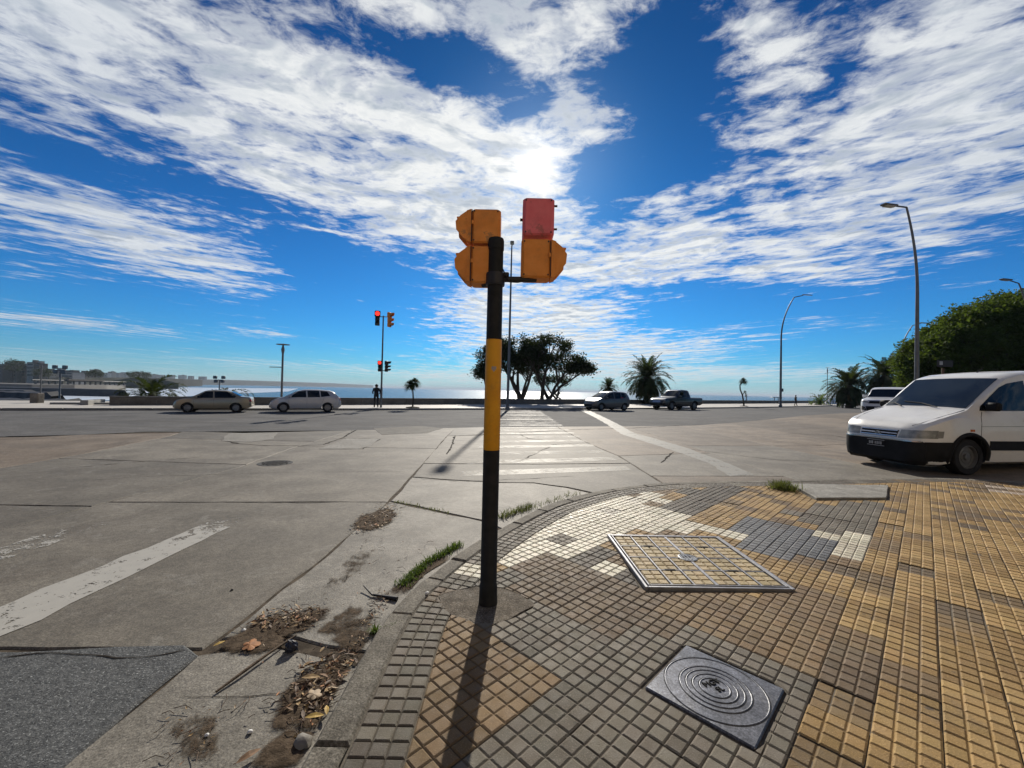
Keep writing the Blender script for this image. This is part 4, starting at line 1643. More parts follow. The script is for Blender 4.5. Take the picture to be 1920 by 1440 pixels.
def lamp_disc(X, Y, H, label, side=-1):
    lp = thing('promenade_lamp', label, 'street lamp', (X, Y, 0), 0, 'disc topped lamps on the promenade')
    MB().tube([(0, 0, -.1), (0, 0, H * .85), (0, 0, H * .92), (0, 0, H)], [.09, .075, .14, .05], 10).build('post', M_lamp, lp, 60)
    MB().lathe([(.0, H - .02), (.5, H + .02), (.52, H + .06), (0, H + .12)], 20).build('disc_lantern', M_lamp, lp)
    MB().box((side * .55, 0, H * .62), (1.0, .14, .06), bev=.02).build('lower_arm', M_lamp, lp)


q = at_depth(528, 740, 34)
lamp_disc(q.x, 34, at_depth(530, 647, 34).z, 'slim disc topped lamp on the promenade above the silver hatchback')
q = at_depth(1551, 740, 110)
lamp_disc(q.x, 110, at_depth(1552, 690, 110).z, 'far disc topped lamp on the promenade left of the low palms')


def floodlight(px, Y, ptop, label):
    q = at_depth(px, ptop, Y)
    fl = thing('floodlight_mast', label, 'floodlight', (q.x, Y, -4.5), 0, 'beach floodlight masts')
    H = q.z + 4.5
    MB().tube([(0, 0, 0), (0, 0, H - .8)], [.14, .09], 8).build('mast', M_lamp, fl)
    MB().box((0, 0, H - .8), (1.6, .12, .12)).build('crossbar', M_lamp, fl)
    for sx, dz_ in ((-.75, .45), (.75, .45), (-.6, -.25), (.6, -.25)):
        MB().box((sx, -.1, H - .8 + dz_), (.62, .35, .55), bev=.06).build('floodlight', M_lamp, fl)


floodlight(114, 62, 684, 'floodlight mast beyond the steps at the far left of the beach')
floodlight(412, 75, 704, 'floodlight mast showing above the gold sedan and low palm')

# ================================================================== VEHICLES
M_tyre = mat('tyre_rubber', (0.012, 0.012, 0.013), 0.8, (0.022, 0.022, 0.023), scale=12, spec=0.25)
M_rim = mat('wheel_metal', (0.16, 0.16, 0.165), 0.4, (0.26, 0.26, 0.265), scale=6, metal=0.6)
M_rim_dark = mat('dark_steel_wheel', (0.10, 0.10, 0.10), 0.5, (0.17, 0.17, 0.165), scale=6, metal=0.4)
M_plastic = mat('black_bumper_plastic', (0.010, 0.010, 0.011), 0.7, (0.018, 0.018, 0.019), scale=4, bump=0.05, bscale=200, spec=0.15)
M_glass = mat('tinted_glass', (0.008, 0.010, 0.011), rough=0.05, var=0.1, spec=0.32)
M_headl = mat('headlamp_lens', (0.17, 0.18, 0.17), 0.15, (0.36, 0.36, 0.34), scale=9, spec=0.5)
M_clear = mat('clear_lens', (0.20, 0.20, 0.19), 0.2)
M_tail = mat('tail_lamp_lens', (0.30, 0.012, 0.012), 0.2, (0.42, 0.02, 0.02), scale=9, spec=0.6)
M_amber = mat('amber_lens', (0.45, 0.12, 0.02), 0.25)
M_chrome = mat('bright_trim', (0.45, 0.45, 0.46), 0.2, metal=0.9, var=0.1)
M_platew = mat('pale_plate', (0.42, 0.42, 0.42), 0.5)
M_seam = mat('panel_gap', (0.010, 0.010, 0.010), 0.8)


def car_paint(name, c, c2=None, metal=0.0, rough=0.35):
    return mat(name, c, rough, c2, var=0.05, scale=1.2, metal=metal, coat=0.6, spec=0.45)


def itp(L, x):
    if x <= L[0][0]:
        return L[0][1]
    for i in range(len(L) - 1):
        if x <= L[i + 1][0]:
            t = (x - L[i][0]) / max(1e-6, L[i + 1][0] - L[i][0])
            return L[i][1] + (L[i + 1][1] - L[i][1]) * t
    return L[-1][1]


class Car:
    def __init__(self, name, label, cat, sp, loc, ang, scale, paint, group=None):
        self.sp = sp
        for k in ('top', 'belt', 'w', 'bot'):
            sp[k] = sorted(sp[k])
        self.x0, self.x1 = sp['top'][0][0], sp['top'][-1][0]
        self.root = thing(name, label, cat, loc, ang, group)
        self.root.scale = (scale,) * 3
        self.paint = paint
        self.body()

    def f(self, k, x):
        L = self.sp[k]
        h = 0.035
        return (itp(L, clampf(x - h, self.x0, self.x1)) + itp(L, x) * 2 + itp(L, clampf(x + h, self.x0, self.x1))) / 4

    def section(self, x):
        zb, zt, w = self.f('bot', x), self.f('top', x), self.f('w', x)
        zs = min(self.f('belt', x), zt - .045)
        zs = max(zs, zb + .1)
        g = clampf((zt - zs - .06) / .32, 0, 1)
        th = self.sp.get('tumble', .17)
        wt = w * (0.90 + (.10 - th - .0) * g - .0)
        ze = (zs + .45 * (zt - zs)) * (1 - g) + (zt - .055) * g
        H = zs - zb
        return [(0, zb), (w * .84, zb), (w * .95, zb + .05), (w * .995, zb + .28 * H), (w, zb + .55 * H), (w * .99, zb + .85 * H), (w * .965, zs),
                (wt, ze), (wt - .05 * g - .02, ze + (zt - ze) * .68), (wt * .55, zt - .006), (0, zt)]

    def side_y(self, x, z):
        S = self.section(x)
        for i in range(1, len(S) - 1):
            (y0, z0), (y1, z1) = S[i], S[i + 1]
            if min(z0, z1) - 1e-6 <= z <= max(z0, z1) + 1e-6 and abs(z1 - z0) > 1e-6 and i >= 1:
                return y0 + (y1 - y0) * (z - z0) / (z1 - z0)
        return S[1][0] if z < S[1][1] else 0.0

    def top_z(self, x, y):
        S = self.section(x)
        y = abs(y)
        for i in range(len(S) - 1, 6, -1):
            (y0, z0), (y1, z1) = S[i], S[i - 1]
            if y0 <= y <= y1:
                return z0 + (z1 - z0) * (y - y0) / max(1e-6, y1 - y0)
        return S[7][1]

    def inside(self, x, y, z):
        return self.f('bot', x) <= z <= self.f('top', x) and self.side_y(x, z) >= abs(y)

    def end_x(self, y, z, front=True):
        n = 140
        for k in range(n):
            x = self.x1 - k * .008 if front else self.x0 + k * .008
            if self.inside(x, y, z):
                lo, hi = x, x + (.008 if front else -.008)
                for _ in range(9):
                    md = (lo + hi) / 2
                    if self.x0 <= md <= self.x1 and self.inside(md, y, z):
                        lo = md
                    else:
                        hi = md
                return lo
        return self.x1 - n * .008 if front else self.x0 + n * .008

    def body(self):
        n = self.sp.get('n', 64)
        xs = [self.x0 + (self.x1 - self.x0) * (0.5 - 0.5 * cos(pi * i / n)) * 1.0 for i in range(n + 1)]
        xs = sorted(set([round(x, 4) for x in xs] + [round(p[0], 4) for p in self.sp['top'][1:-1]]))
        vs, fs = [], []
        m = None
        for x in xs:
            S = self.section(x)
            ring_ = [(x, y, z) for y, z in S] + [(x, -y, z) for y, z in S[-2:0:-1]]
            m = len(ring_)
            vs += ring_
        for i in range(len(xs) - 1):
            for k in range(m):
                a, b_ = i * m + k, i * m + (k + 1) % m
                fs.append((a, a + m, b_ + m, b_))
        fs.append(tuple(range(m)))
        fs.append(tuple(range(len(xs) * m - 1, (len(xs) - 1) * m - 1, -1)))
        body = mesh_obj('body', vs, fs, [self.paint, M_plastic], self.root)
        # wheel arches cut out of the body
        for xw in self.sp['axles']:
            r = self.sp['r'] * 1.17
            cb = MB().lathe([(r, -1.3), (r, 1.3)], 28, Matrix.Translation((xw, 0, self.sp['r'])) @ Matrix.Rotation(pi / 2, 4, 'X'))
            cut = cb.build('arch_cutter', [M_plastic, M_plastic])
            cut.data.polygons.foreach_set('material_index', [1] * len(cut.data.polygons))
            bm_ = bmesh.new(); bm_.from_mesh(cut.data); bmesh.ops.recalc_face_normals(bm_, faces=bm_.faces); bm_.to_mesh(cut.data); bm_.free()
            bm_ = bmesh.new(); bm_.from_mesh(body.data); bmesh.ops.recalc_face_normals(bm_, faces=bm_.faces); bm_.to_mesh(body.data); bm_.free()
            md = body.modifiers.new('arch', 'BOOLEAN')
            md.operation = 'DIFFERENCE'
            md.solver = 'EXACT'
            body.parent = None
            md.object = cut
            dg = bpy.context.evaluated_depsgraph_get()
            dg.update()
            nm = bpy.data.meshes.new_from_object(body.evaluated_get(dg))
            body.modifiers.clear()
            body.data = nm
            body.parent = self.root
            bpy.data.objects.remove(cut)
        me = body.data
        me.polygons.foreach_set('use_smooth', [True] * len(me.polygons))
        me.set_sharp_from_angle(angle=radians(self.sp.get('sharp', 32)))
        self.b = body
        r, xf = self.sp['r'], self.sp['axles']
        wm = self.f('w', xf[0])
        for xw in xf:
            for sy in (-1, 1):
                tw = self.sp.get('tw', .19)
                Mx = Matrix.Translation((xw, sy * (self.f('w', xw) - tw / 2 - .025), r)) @ Matrix.Rotation(-sy * pi / 2, 4, 'X')
                wh = MB().lathe([(r * .64, -tw / 2), (r * .93, -tw / 2), (r, -tw * .36), (r, tw * .36), (r * .93, tw / 2), (r * .66, tw / 2), (r * .64, tw * .30)], 32, Mx, close=False).build('wheel', M_tyre, self.root, 50)
                rm = MB().lathe([(r * .66, tw * .42), (r * .60, tw * .46), (r * .56, tw * .22), (r * .20, tw * .26), (r * .17, tw * .40), (0, tw * .42)], 28, Mx, close=False)
                rmat = self.sp.get('rim', M_rim)
                spk = self.sp.get('spokes', 6)
                rm.lathe([(r * .34, tw * .30), (r * .36, tw * .245), (0, tw * .24)], 20, Mx, close=False) if spk == 0 else None
                for q in range(spk):
                    t = 2 * pi * q / spk
                    c_ = Mx @ Matrix.Rotation(t, 4, 'Z')
                    rm.box((0, 0, 0), (r * .46, r * (.17 if spk < 9 else .10), tw * .10), mat=c_ @ Matrix.Translation((r * .36, 0, tw * .36)))
                rm.build('rim', rmat, wh, 40)

    def side_patch(self, name, poly, m, off=.006, both=True, parent=None, sub=6):
        """polygon in (x, z) laid on both flanks"""
        out = []
        P = []
        for i in range(len(poly)):
            a, b_ = poly[i], poly[(i + 1) % len(poly)]
            for j in range(sub):
                t = j / sub
                P.append((a[0] + (b_[0] - a[0]) * t, a[1] + (b_[1] - a[1]) * t))
        c = (sum(p[0] for p in P) / len(P), sum(p[1] for p in P) / len(P))
        for sy in ((-1, 1) if both else (both,)):
            vs = [(c[0], sy * (self.side_y(*c) + off), c[1])] + [(x, sy * (self.side_y(x, z) + off), z) for x, z in P]
            # mid ring so that the sheet follows the curved flank
            k = len(P)
            vs += [((x + c[0]) / 2, sy * (self.side_y((x + c[0]) / 2, (z + c[1]) / 2) + off), (z + c[1]) / 2) for x, z in P]
            vs += [(x, sy * (self.side_y(x, z) - .02), z) for x, z in P]
            fs = []
            for i in range(k):
                j = (i + 1) % k
                fs += [(0, 1 + k + i, 1 + k + j), (1 + k + i, 1 + i, 1 + j, 1 + k + j), (1 + i, 1 + 2 * k + i, 1 + 2 * k + j, 1 + j)]
            if sy < 0:
                fs = [f[::-1] for f in fs]
            out.append(mesh_obj(name, vs, fs, m, parent or self.root, 40))
        return out

    def screen(self, name, xa, xb, inset_y=.05, m=None, off=.007, ya=None, yb=None, parent=None):
        """glass or panel lying on the top surface between xa and xb"""
        nx, ny = 10, 12
        vs, fs = [], []
        for i in range(nx + 1):
            x = xa + (xb - xa) * i / nx
            S = self.section(x)
            ym = S[7][0] - inset_y
            if ya is not None:
                ym = min(ym, ya + (yb - ya) * i / nx)
            h = .02
            sl_ = (self.f('top', x + h) - self.f('top', x - h)) / (2 * h)
            nx_, nz_ = -sl_ / sqrt(1 + sl_ * sl_), 1 / sqrt(1 + sl_ * sl_)
            for j in range(ny + 1):
                y = -ym + 2 * ym * j / ny
                vs.append((x + nx_ * off, y, self.top_z(x, y) + nz_ * off))
        for i in range(nx):
            for j in range(ny):
                a = i * (ny + 1) + j
                fs.append((a, a + ny + 1, a + ny + 2, a + 1))
        return mesh_obj(name, vs, fs, m or M_glass, parent or self.root, 180)

    def end_patch(self, name, quad, m, front=True, off=.008, n=(8, 4), thick=.03, parent=None):
        """four (y, z) corners laid on the nose or tail"""
        vs, fs = [], []
        a, b_, c, d = quad
        sg = 1 if front else -1
        ny, nz = n
        for i in range(ny + 1):
            for j in range(nz + 1):
                u, v = i / ny, j / nz
                y = (a[0] * (1 - u) + b_[0] * u) * (1 - v) + (d[0] * (1 - u) + c[0] * u) * v
                z = (a[1] * (1 - u) + b_[1] * u) * (1 - v) + (d[1] * (1 - u) + c[1] * u) * v
                x = self.end_x(y, z, front)
                vs.append((x + sg * off, y, z))
        k = len(vs)
        vs += [(x - sg * thick, y, z) for x, y, z in vs]
        for i in range(ny):
            for j in range(nz):
                q = i * (nz + 1) + j
                fs.append((q, q + nz + 1, q + nz + 2, q + 1))
        rim = [i * (nz + 1) for i in range(ny + 1)] + [ny * (nz + 1) + j for j in range(1, nz + 1)] + [i * (nz + 1) + nz for i in range(ny - 1, -1, -1)] + [j for j in range(nz - 1, 0, -1)]
        for i in range(len(rim)):
            p, q = rim[i], rim[(i + 1) % len(rim)]
            fs.append((p, q, q + k, p + k))
        return mesh_obj(name, vs, fs, m, parent or self.root, 50)

    def seam(self, pts, name='door_seam', r=.0045):
        for sy in (-1, 1):
            P = []
            for i in range(len(pts) - 1):
                for j in range(6):
                    t = j / 6
                    x, z = pts[i][0] + (pts[i + 1][0] - pts[i][0]) * t, pts[i][1] + (pts[i + 1][1] - pts[i][1]) * t
                    P.append((x, sy * self.side_y(x, z), z))
            x, z = pts[-1]
            P.append((x, sy * self.side_y(x, z), z))
            MB().tube(P, r, 5).build(name, M_seam, self.root)

    def mirrors(self, x, z, m, s=.2):
        for sy in (-1, 1):
            y = self.side_y(x, z) + s * .55
            MB().box((x, sy * y, z + .03), (s * .55, s, s * .75), bev=s * .16).build('mirror', m, self.root, 40)

    def handles(self, pts, m):
        for x, z in pts:
            for sy in (-1, 1):
                MB().box((x, sy * (self.side_y(x, z) + .012), z), (.17, .03, .03), bev=.008).build('door_handle', m, self.root)


# ---- white panel van
VAN = dict(top=[(-2.06, .60), (-2.05, 1.15), (-1.99, 1.78), (-1.8, 1.88), (-1.2, 1.905), (-.5, 1.89), (-.02, 1.84), (.30, 1.755), (1.10, 1.15), (1.35, 1.07), (1.68, .965), (1.88, .88), (1.98, .79), (2.03, .68), (2.05, .54)],
           belt=[(-2.06, .9), (-1.9, 1.12), (.7, 1.09), (1.1, 1.0)], w=[(-2.06, .78), (-1.95, .83), (-1.5, .86), (1.2, .862), (1.55, .85), (1.78, .81), (1.93, .73), (2.0, .66), (2.05, .56)],
           bot=[(-2.06, .42), (-1.9, .26), (-1.2, .20), (1.5, .17), (1.7, .13), (1.95, .13), (2.05, .18)], axles=(1.20, -1.49), r=.315, rim=M_rim_dark, spokes=0, tumble=.13)
M_white = mat('white_van_paint', (0.66, 0.65, 0.62), 0.4, (0.74, 0.735, 0.71), scale=1.3, coat=.5, spec=.4, extra=lambda t, v, c: t.mix(t.m('MULTIPLY', t.smooth(t.noise(v, 2.2, 7, .7), .45, .8), .35), c, (0.40, 0.36, 0.29)))
vx, vy = ground_at(1812, 891, -.13)
VS, VA = 1.25, pi + radians(8)
hd = Vector((cos(VA), sin(VA), 0))
lf = Vector((-hd.y, hd.x, 0))
# the near front wheel stands where the photograph shows it
vo = Vector((vx, vy, 0)) - hd * (1.20 * VS) - lf * (.80 * VS)
van = Car('white_van', 'white panel van with black bumper parked at the kerb beside the sidewalk', 'van', VAN, (vo.x, vo.y, zroad(vx, vy)), VA, VS, M_white)
for sy in (-1, 1):
    MB().tube([(x, sy * y, van.top_z(x, y) + .001) for x, y in [(1.93, .50), (1.85, .60), (1.6, .66), (1.3, .69), (1.10, .70)]], .0045, 5).build('bonnet_seam', M_seam, van.root)
van.screen('windscreen', 1.06, .34, .075, mat('windscreen_glass', (0.016, 0.020, 0.022), 0.04, (0.035, 0.043, 0.045), scale=1.6, spec=0.8))
van.side_patch('front_side_window', [(.92, 1.125), (.88, 1.20), (.46, 1.545), (.30, 1.62), (-.05, 1.68), (-.12, 1.14)], M_glass, .007)
van.side_patch('side_moulding', [(-1.10, .44), (.80, .44), (.80, .60), (-1.10, .60)], M_plastic, .014)
van.side_patch('side_moulding', [(-2.0, .44), (-1.88, .44), (-1.88, .60), (-2.0, .60)], M_plastic, .014)
van.side_patch('bumper_corner', [(1.60, .15), (1.94, .15), (1.94, .56), (1.46, .575), (1.54, .42)], M_plastic, .016)
van.end_patch('front_bumper', [(-.72, .14), (.72, .14), (.74, .555), (-.74, .555)], M_plastic, off=.03, n=(22, 8))
van.end_patch('lower_trim_line', [(-.70, .55), (.70, .55), (.70, .568), (-.70, .568)], M_chrome, off=.034, n=(16, 1))
for sy in (-1, 1):
    van.end_patch('headlight', [(sy * .36, .60), (sy * .80, .625), (sy * .80, .765), (sy * .38, .745)], M_headl, off=.006, n=(12, 4))
    van.end_patch('turn_signal', [(sy * .785, .63), (sy * .82, .64), (sy * .82, .755), (sy * .80, .755)], M_clear, off=.0095, n=(4, 4))
gr = van.end_patch('grille', [(-.33, .61), (.33, .61), (.34, .735), (-.34, .735)], M_seam, off=.004, n=(10, 3))
for z in (.615, .662, .716):
    van.end_patch('grille_bar', [(-.33, z), (.33, z), (.33, z + .018), (-.33, z + .018)], M_chrome, off=.016, n=(10, 1), thick=.012, parent=gr)
b = MB()
for dzz in (0, .032):
    for sy in (-1, 1):
        xx = van.end_x(0, .67) + .024
        b.add([(xx, 0, .655 + dzz), (xx, 0, .673 + dzz), (xx, sy * .062, .639 + dzz), (xx, sy * .062, .621 + dzz), (xx - .01, 0, .655 + dzz), (xx - .01, sy * .062, .621 + dzz)],
              [(0, 1, 2, 3), (0, 3, 5, 4)])
b.build('chevron_emblem', M_chrome, gr)
pl = van.end_patch('number_plate', [(-.16, .42), (.16, .42), (.16, .52), (-.16, .52)], M_black, off=.040, n=(2, 1))
b = MB()
xx = van.end_x(0, .47) + .048
for k, (y, hh) in enumerate([(.115, .055), (.085, .05), (.055, .055), (.005, .05), (-.03, .055), (-.065, .05), (-.10, .055)]):
    b.box((xx, -y, .468), (.004, .018, hh), bev=.001)
b.box((xx - .002, 0, .418), (.006, .32, .008))
b.box((xx - .002, 0, .522), (.006, .32, .008))
b.build('plate_characters', M_platew, pl)
for xw in VAN['axles']:
    for sy in (-1, 1):
        P = []
        for k in range(21):
            t = radians(-8 + 196 * k / 20)
            x, z = xw + cos(t) * .395, .315 + sin(t) * .395
            P.append((x, sy * (van.side_y(x, max(z, .24)) - .012), z))
        MB().tube(P, .040, 8).build('arch_trim', M_plastic, van.root, 60)
van.seam([(.98, .30), (.99, .62), (.95, 1.02), (.90, 1.10)])
van.seam([(-.16, .28), (-.17, 1.12), (-.10, 1.66)])
van.seam([(.98, .85), (.3, .86), (-.16, .86)], 'body_crease', .003)
van.mirrors(.80, 1.17, M_plastic, .2)
van.handles([(-.02, .96)], M_plastic)
van.side_patch('side_repeater', [(1.12, .76), (1.20, .76), (1.20, .80), (1.12, .80)], M_amber, .010)
b = MB()
for y0, y1 in ((.30, -.38), (-.32, -.74)):
    x = 1.13
    b.tube([(x, y0, van.top_z(x, y0) + .03), (x - .12, (y0 + y1) / 2, van.top_z(x - .1, (y0 + y1) / 2) + .03), (x - .16, y1, van.top_z(x - .14, y1) + .03)], .010, 6)
b.build('wiper', M_plastic, van.root)
MB().tube([(-.20, 0, 1.85), (-.36, 0, 1.96)], [.012, .006], 6).build('aerial', M_plastic, van.root)
MB().box((.92, 0, 1.0), (.5, 1.2, .02)).build('dashboard', M_plastic, van.root)


def roadpos(px, off=1.55):
    """point on the avenue beside the far kerb, seen at image column px"""
    v = ray(px, 760)
    best = None
    K = offset_line(FAR_KERB, off)
    for i in range(len(K) - 1):
        a, b_ = Vector(K[i]), Vector(K[i + 1])
        d0 = a.x * v.y - a.y * v.x
        d1 = b_.x * v.y - b_.y * v.x
        if d0 * d1 <= 0 and a.y > 0:
            t = d0 / (d0 - d1)
            p = a + (b_ - a) * t
            e = (b_ - a).normalized()
            return p, atan2(e.y, e.x)
    return Vector((0, 35)), 0.4


def fit(px, px0, px1, L, Wd, off=1.55, twist=0.0):
    """place a parked car of length L so that it spans px0..px1"""
    p, an = roadpos(px, off)
    an += twist
    e, nrm = Vector((cos(an), sin(an))), Vector((-sin(an), cos(an)))

    def span(s):
        q = []
        for a in (-1, 1):
            for b_ in (-1, 1):
                c = p + e * (a * L * s / 2) + nrm * (b_ * Wd * s / 2)
                q.append(c.x / c.y * FPX)
        return max(q) - min(q)
    s = 1.0
    for _ in range(20):
        s *= (px1 - px0) / span(s)
    return p, an + pi, s


# ---- gold sedan
SEDAN = dict(top=[(-2.13, .55), (-2.12, .95), (-2.0, 1.03), (-1.55, 1.06), (-1.0, 1.36), (-.7, 1.45), (0, 1.48), (.45, 1.42), (1.22, .98), (1.6, .90), (1.95, .78), (2.1, .62), (2.15, .48)],
             belt=[(-2.1, .92), (-1.4, .95), (1.2, .89)], w=[(-2.13, .66), (-2.05, .76), (-1.7, .83), (-1.2, .85), (1.1, .85), (1.6, .82), (1.95, .72), (2.15, .5)],
             bot=[(-2.13, .42), (-1.9, .25), (1.8, .2), (2.15, .3)], axles=(1.33, -1.28), r=.305, spokes=7, tumble=.24)
p, an, s_ = fit(404, 325, 482, 4.28, 1.7)
c1 = Car('gold_sedan', 'gold beige four door sedan parked at the far kerb near the steps', 'car', SEDAN, (p.x, p.y, -.13), an, s_,
         car_paint('gold_paint', (0.31, 0.26, 0.17), (0.35, 0.295, 0.20), 0.25), 'cars parked along the avenue')
c1.screen('windscreen', 1.18, .50, .05)
c1.screen('rear_window', -1.50, -.98, .05)
c1.side_patch('front_window', [(.98, .93), (.42, 1.34), (.02, 1.37), (-.02, .95)], M_glass)
c1.side_patch('rear_side_window', [(-.10, .95), (-.06, 1.37), (-.72, 1.36), (-1.28, 1.07), (-1.2, .97)], M_glass)
for sy in (-1, 1):
    c1.end_patch('headlight', [(sy * .42, .62), (sy * .74, .66), (sy * .74, .76), (sy * .46, .73)], M_headl, n=(6, 3))
    c1.end_patch('tail_light', [(sy * .48, .72), (sy * .76, .72), (sy * .76, .95), (sy * .52, .92)], M_tail, front=False, n=(6, 4))
c1.end_patch('rear_bumper', [(-.66, .38), (.66, .38), (.68, .58), (-.68, .58)], car_paint('pale_gold_paint', (0.36, 0.32, 0.25), metal=0.2), front=False, off=.02, n=(12, 3))
c1.end_patch('number_plate', [(-.2, .70), (.2, .70), (.2, .82), (-.2, .82)], M_platew, front=False, off=.012, n=(2, 1))
c1.seam([(.98, .28), (1.0, .92)]); c1.seam([(-.05, .26), (-.06, .94)]); c1.seam([(-.95, .60), (-1.1, .95)])
c1.mirrors(.86, .97, c1.paint, .17)
c1.handles([(.12, .80), (-.88, .82)], c1.paint)

# ---- silver hatchback
HATCH = dict(top=[(-2.1, .5), (-2.09, .85), (-2.0, 1.0), (-1.62, 1.38), (-1.35, 1.47), (-.6, 1.53), (.1, 1.52), (.55, 1.42), (1.35, 1.0), (1.7, .90), (2.0, .76), (2.12, .58), (2.16, .45)],
             belt=[(-2.1, 1.0), (-1.4, 1.0), (1.2, .92)], w=[(-2.1, .68), (-2.0, .78), (-1.6, .84), (1.1, .85), (1.6, .82), (1.95, .72), (2.16, .5)],
             bot=[(-2.1, .40), (-1.9, .25), (1.8, .2), (2.16, .3)], axles=(1.33, -1.27), r=.31, spokes=6, tumble=.20)
p, an, s_ = fit(575, 508, 644, 4.26, 1.7)
M_silver = car_paint('silver_paint', (0.50, 0.49, 0.475), (0.55, 0.54, 0.52), 0.15)
c2 = Car('silver_hatchback', 'silver five door hatchback parked at the far kerb between sedan and far signal', 'car', HATCH, (p.x, p.y, -.13), an, s_, M_silver, 'cars parked along the avenue')
c2.screen('windscreen', 1.30, .62, .05)
c2.screen('rear_window', -1.97, -1.60, .10)
c2.side_patch('front_window', [(1.05, .97), (.50, 1.36), (.06, 1.42), (.02, .99)], M_glass)
c2.side_patch('rear_side_window', [(-.06, .99), (-.02, 1.42), (-.72, 1.42), (-.80, 1.01)], M_glass)
c2.side_patch('quarter_window', [(-.86, 1.02), (-.80, 1.42), (-1.22, 1.38), (-1.42, 1.10)], M_glass)
for sy in (-1, 1):
    c2.end_patch('headlight', [(sy * .40, .62), (sy * .74, .68), (sy * .72, .82), (sy * .46, .74)], M_headl, n=(6, 3))
    c2.end_patch('tail_light', [(sy * .54, .76), (sy * .80, .80), (sy * .80, 1.02), (sy * .60, 1.0)], M_tail, front=False, n=(6, 4))
c2.end_patch('rear_bumper', [(-.68, .36), (.68, .36), (.7, .58), (-.7, .58)], M_white, front=False, off=.02, n=(12, 3))
c2.end_patch('number_plate', [(-.2, .66), (.2, .66), (.2, .78), (-.2, .78)], M_platew, front=False, off=.012, n=(2, 1))
c2.seam([(1.0, .28), (1.05, .96)]); c2.seam([(-.02, .26), (-.02, .98)]); c2.seam([(-.92, .60), (-1.05, 1.0)])
c2.mirrors(.92, 1.0, M_silver, .18)
c2.handles([(.14, .84), (-.80, .87)], M_silver)

# ---- grey compact minivan
MPV = dict(top=[(-1.92, .5), (-1.91, .95), (-1.80, 1.25), (-1.55, 1.46), (-1.2, 1.52), (-.3, 1.55), (.25, 1.48), (1.2, .98), (1.5, .88), (1.78, .74), (1.92, .5)],
           belt=[(-1.92, 1.0), (-1.2, .98), (1.1, .88)], w=[(-1.92, .66), (-1.8, .78), (-1.4, .83), (1.0, .84), (1.5, .80), (1.75, .70), (1.92, .48)],
           bot=[(-1.92, .38), (-1.7, .24), (1.6, .2), (1.92, .3)], axles=(1.22, -1.24), r=.30, spokes=7, tumble=.19)
p, an, s_ = fit(1137, 1091, 1185, 3.86, 1.68)
M_greycar = car_paint('graphite_paint', (0.075, 0.078, 0.08), (0.10, 0.103, 0.105), 0.3)
c3 = Car('grey_minivan', 'small dark grey car parked under the little round palm beyond the crossing', 'car', MPV, (p.x, p.y, -.13), an, s_, M_greycar, 'cars parked along the avenue')
c3.screen('windscreen', 1.14, .32, .06)
c3.screen('rear_window', -1.76, -1.52, .12)
c3.side_patch('front_window', [(.85, .93), (.30, 1.36), (-.05, 1.43), (-.08, .96)], M_glass)
c3.side_patch('rear_side_window', [(-.16, .96), (-.14, 1.44), (-.82, 1.43), (-.86, .99)], M_glass)
c3.side_patch('quarter_window', [(-.94, 1.0), (-.92, 1.42), (-1.28, 1.38), (-1.44, 1.10)], M_glass)
for sy in (-1, 1):
    c3.end_patch('headlight', [(sy * .36, .60), (sy * .74, .68), (sy * .70, .80), (sy * .44, .72)], M_headl, n=(6, 3))
    c3.end_patch('tail_light', [(sy * .58, .78), (sy * .80, .80), (sy * .80, 1.10), (sy * .66, 1.1)], M_tail, front=False, n=(5, 4))
c3.end_patch('front_grille', [(-.5, .34), (.5, .34), (.46, .50), (-.46, .50)], M_plastic, n=(8, 3), off=.012)
c3.seam([(.85, .28), (.92, .92)]); c3.seam([(-.12, .26), (-.12, .96)]); c3.seam([(-.9, .55), (-.95, .98)])
c3.mirrors(.72, .97, M_greycar, .17)
c3.handles([(.04, .82), (-.80, .85)], M_greycar)

# ---- dark pickup
PICK = dict(top=[(-2.65, .62), (-2.64, 1.05), (-2.60, 1.10), (-.98, 1.10), (-.94, 1.14), (-.78, 1.66), (-.62, 1.76), (-.1, 1.79), (.35, 1.72), (1.08, 1.17), (1.45, 1.11), (2.2, 1.03), (2.5, .92), (2.6, .70), (2.62, .5)],
            belt=[(-2.65, 1.06), (-.8, 1.07), (1.1, 1.05)], w=[(-2.65, .84), (-2.5, .89), (2.0, .90), (2.35, .84), (2.62, .66)],
            bot=[(-2.65, .52), (-2.4, .42), (-1.0, .34), (2.2, .32), (2.62, .40)], axles=(1.62, -1.46), r=.385, spokes=6, tumble=.20, tw=.25)
p, an, s_ = fit(1267, 1214, 1319, 5.27, 1.82)
M_darkpick = car_paint('black_pickup_paint', (0.012, 0.013, 0.016), (0.018, 0.019, 0.023))
c4 = Car('dark_pickup', 'black double cab pickup truck parked beside the big palm across the avenue', 'pickup truck', PICK, (p.x, p.y, -.13), an, s_, M_darkpick)
c4.screen('windscreen', 1.04, .40, .06)
c4.screen('rear_window', -.93, -.79, .14)
c4.side_patch('front_window', [(.78, 1.12), (.34, 1.56), (-.02, 1.66), (-.04, 1.12)], M_glass)
c4.side_patch('rear_side_window', [(-.12, 1.12), (-.10, 1.66), (-.52, 1.65), (-.74, 1.20), (-.74, 1.12)], M_glass)
for sy in (-1, 1):
    c4.end_patch('headlight', [(sy * .46, .80), (sy * .80, .82), (sy * .78, .98), (sy * .50, .94)], M_headl, n=(6, 3))
    c4.end_patch('tail_light', [(sy * .74, .72), (sy * .86, .72), (sy * .86, 1.0), (sy * .74, 1.0)], M_tail, front=False, n=(3, 4))
c4.end_patch('grille', [(-.40, .66), (.40, .66), (.42, .94), (-.42, .94)], M_chrome, n=(8, 3), off=.012)
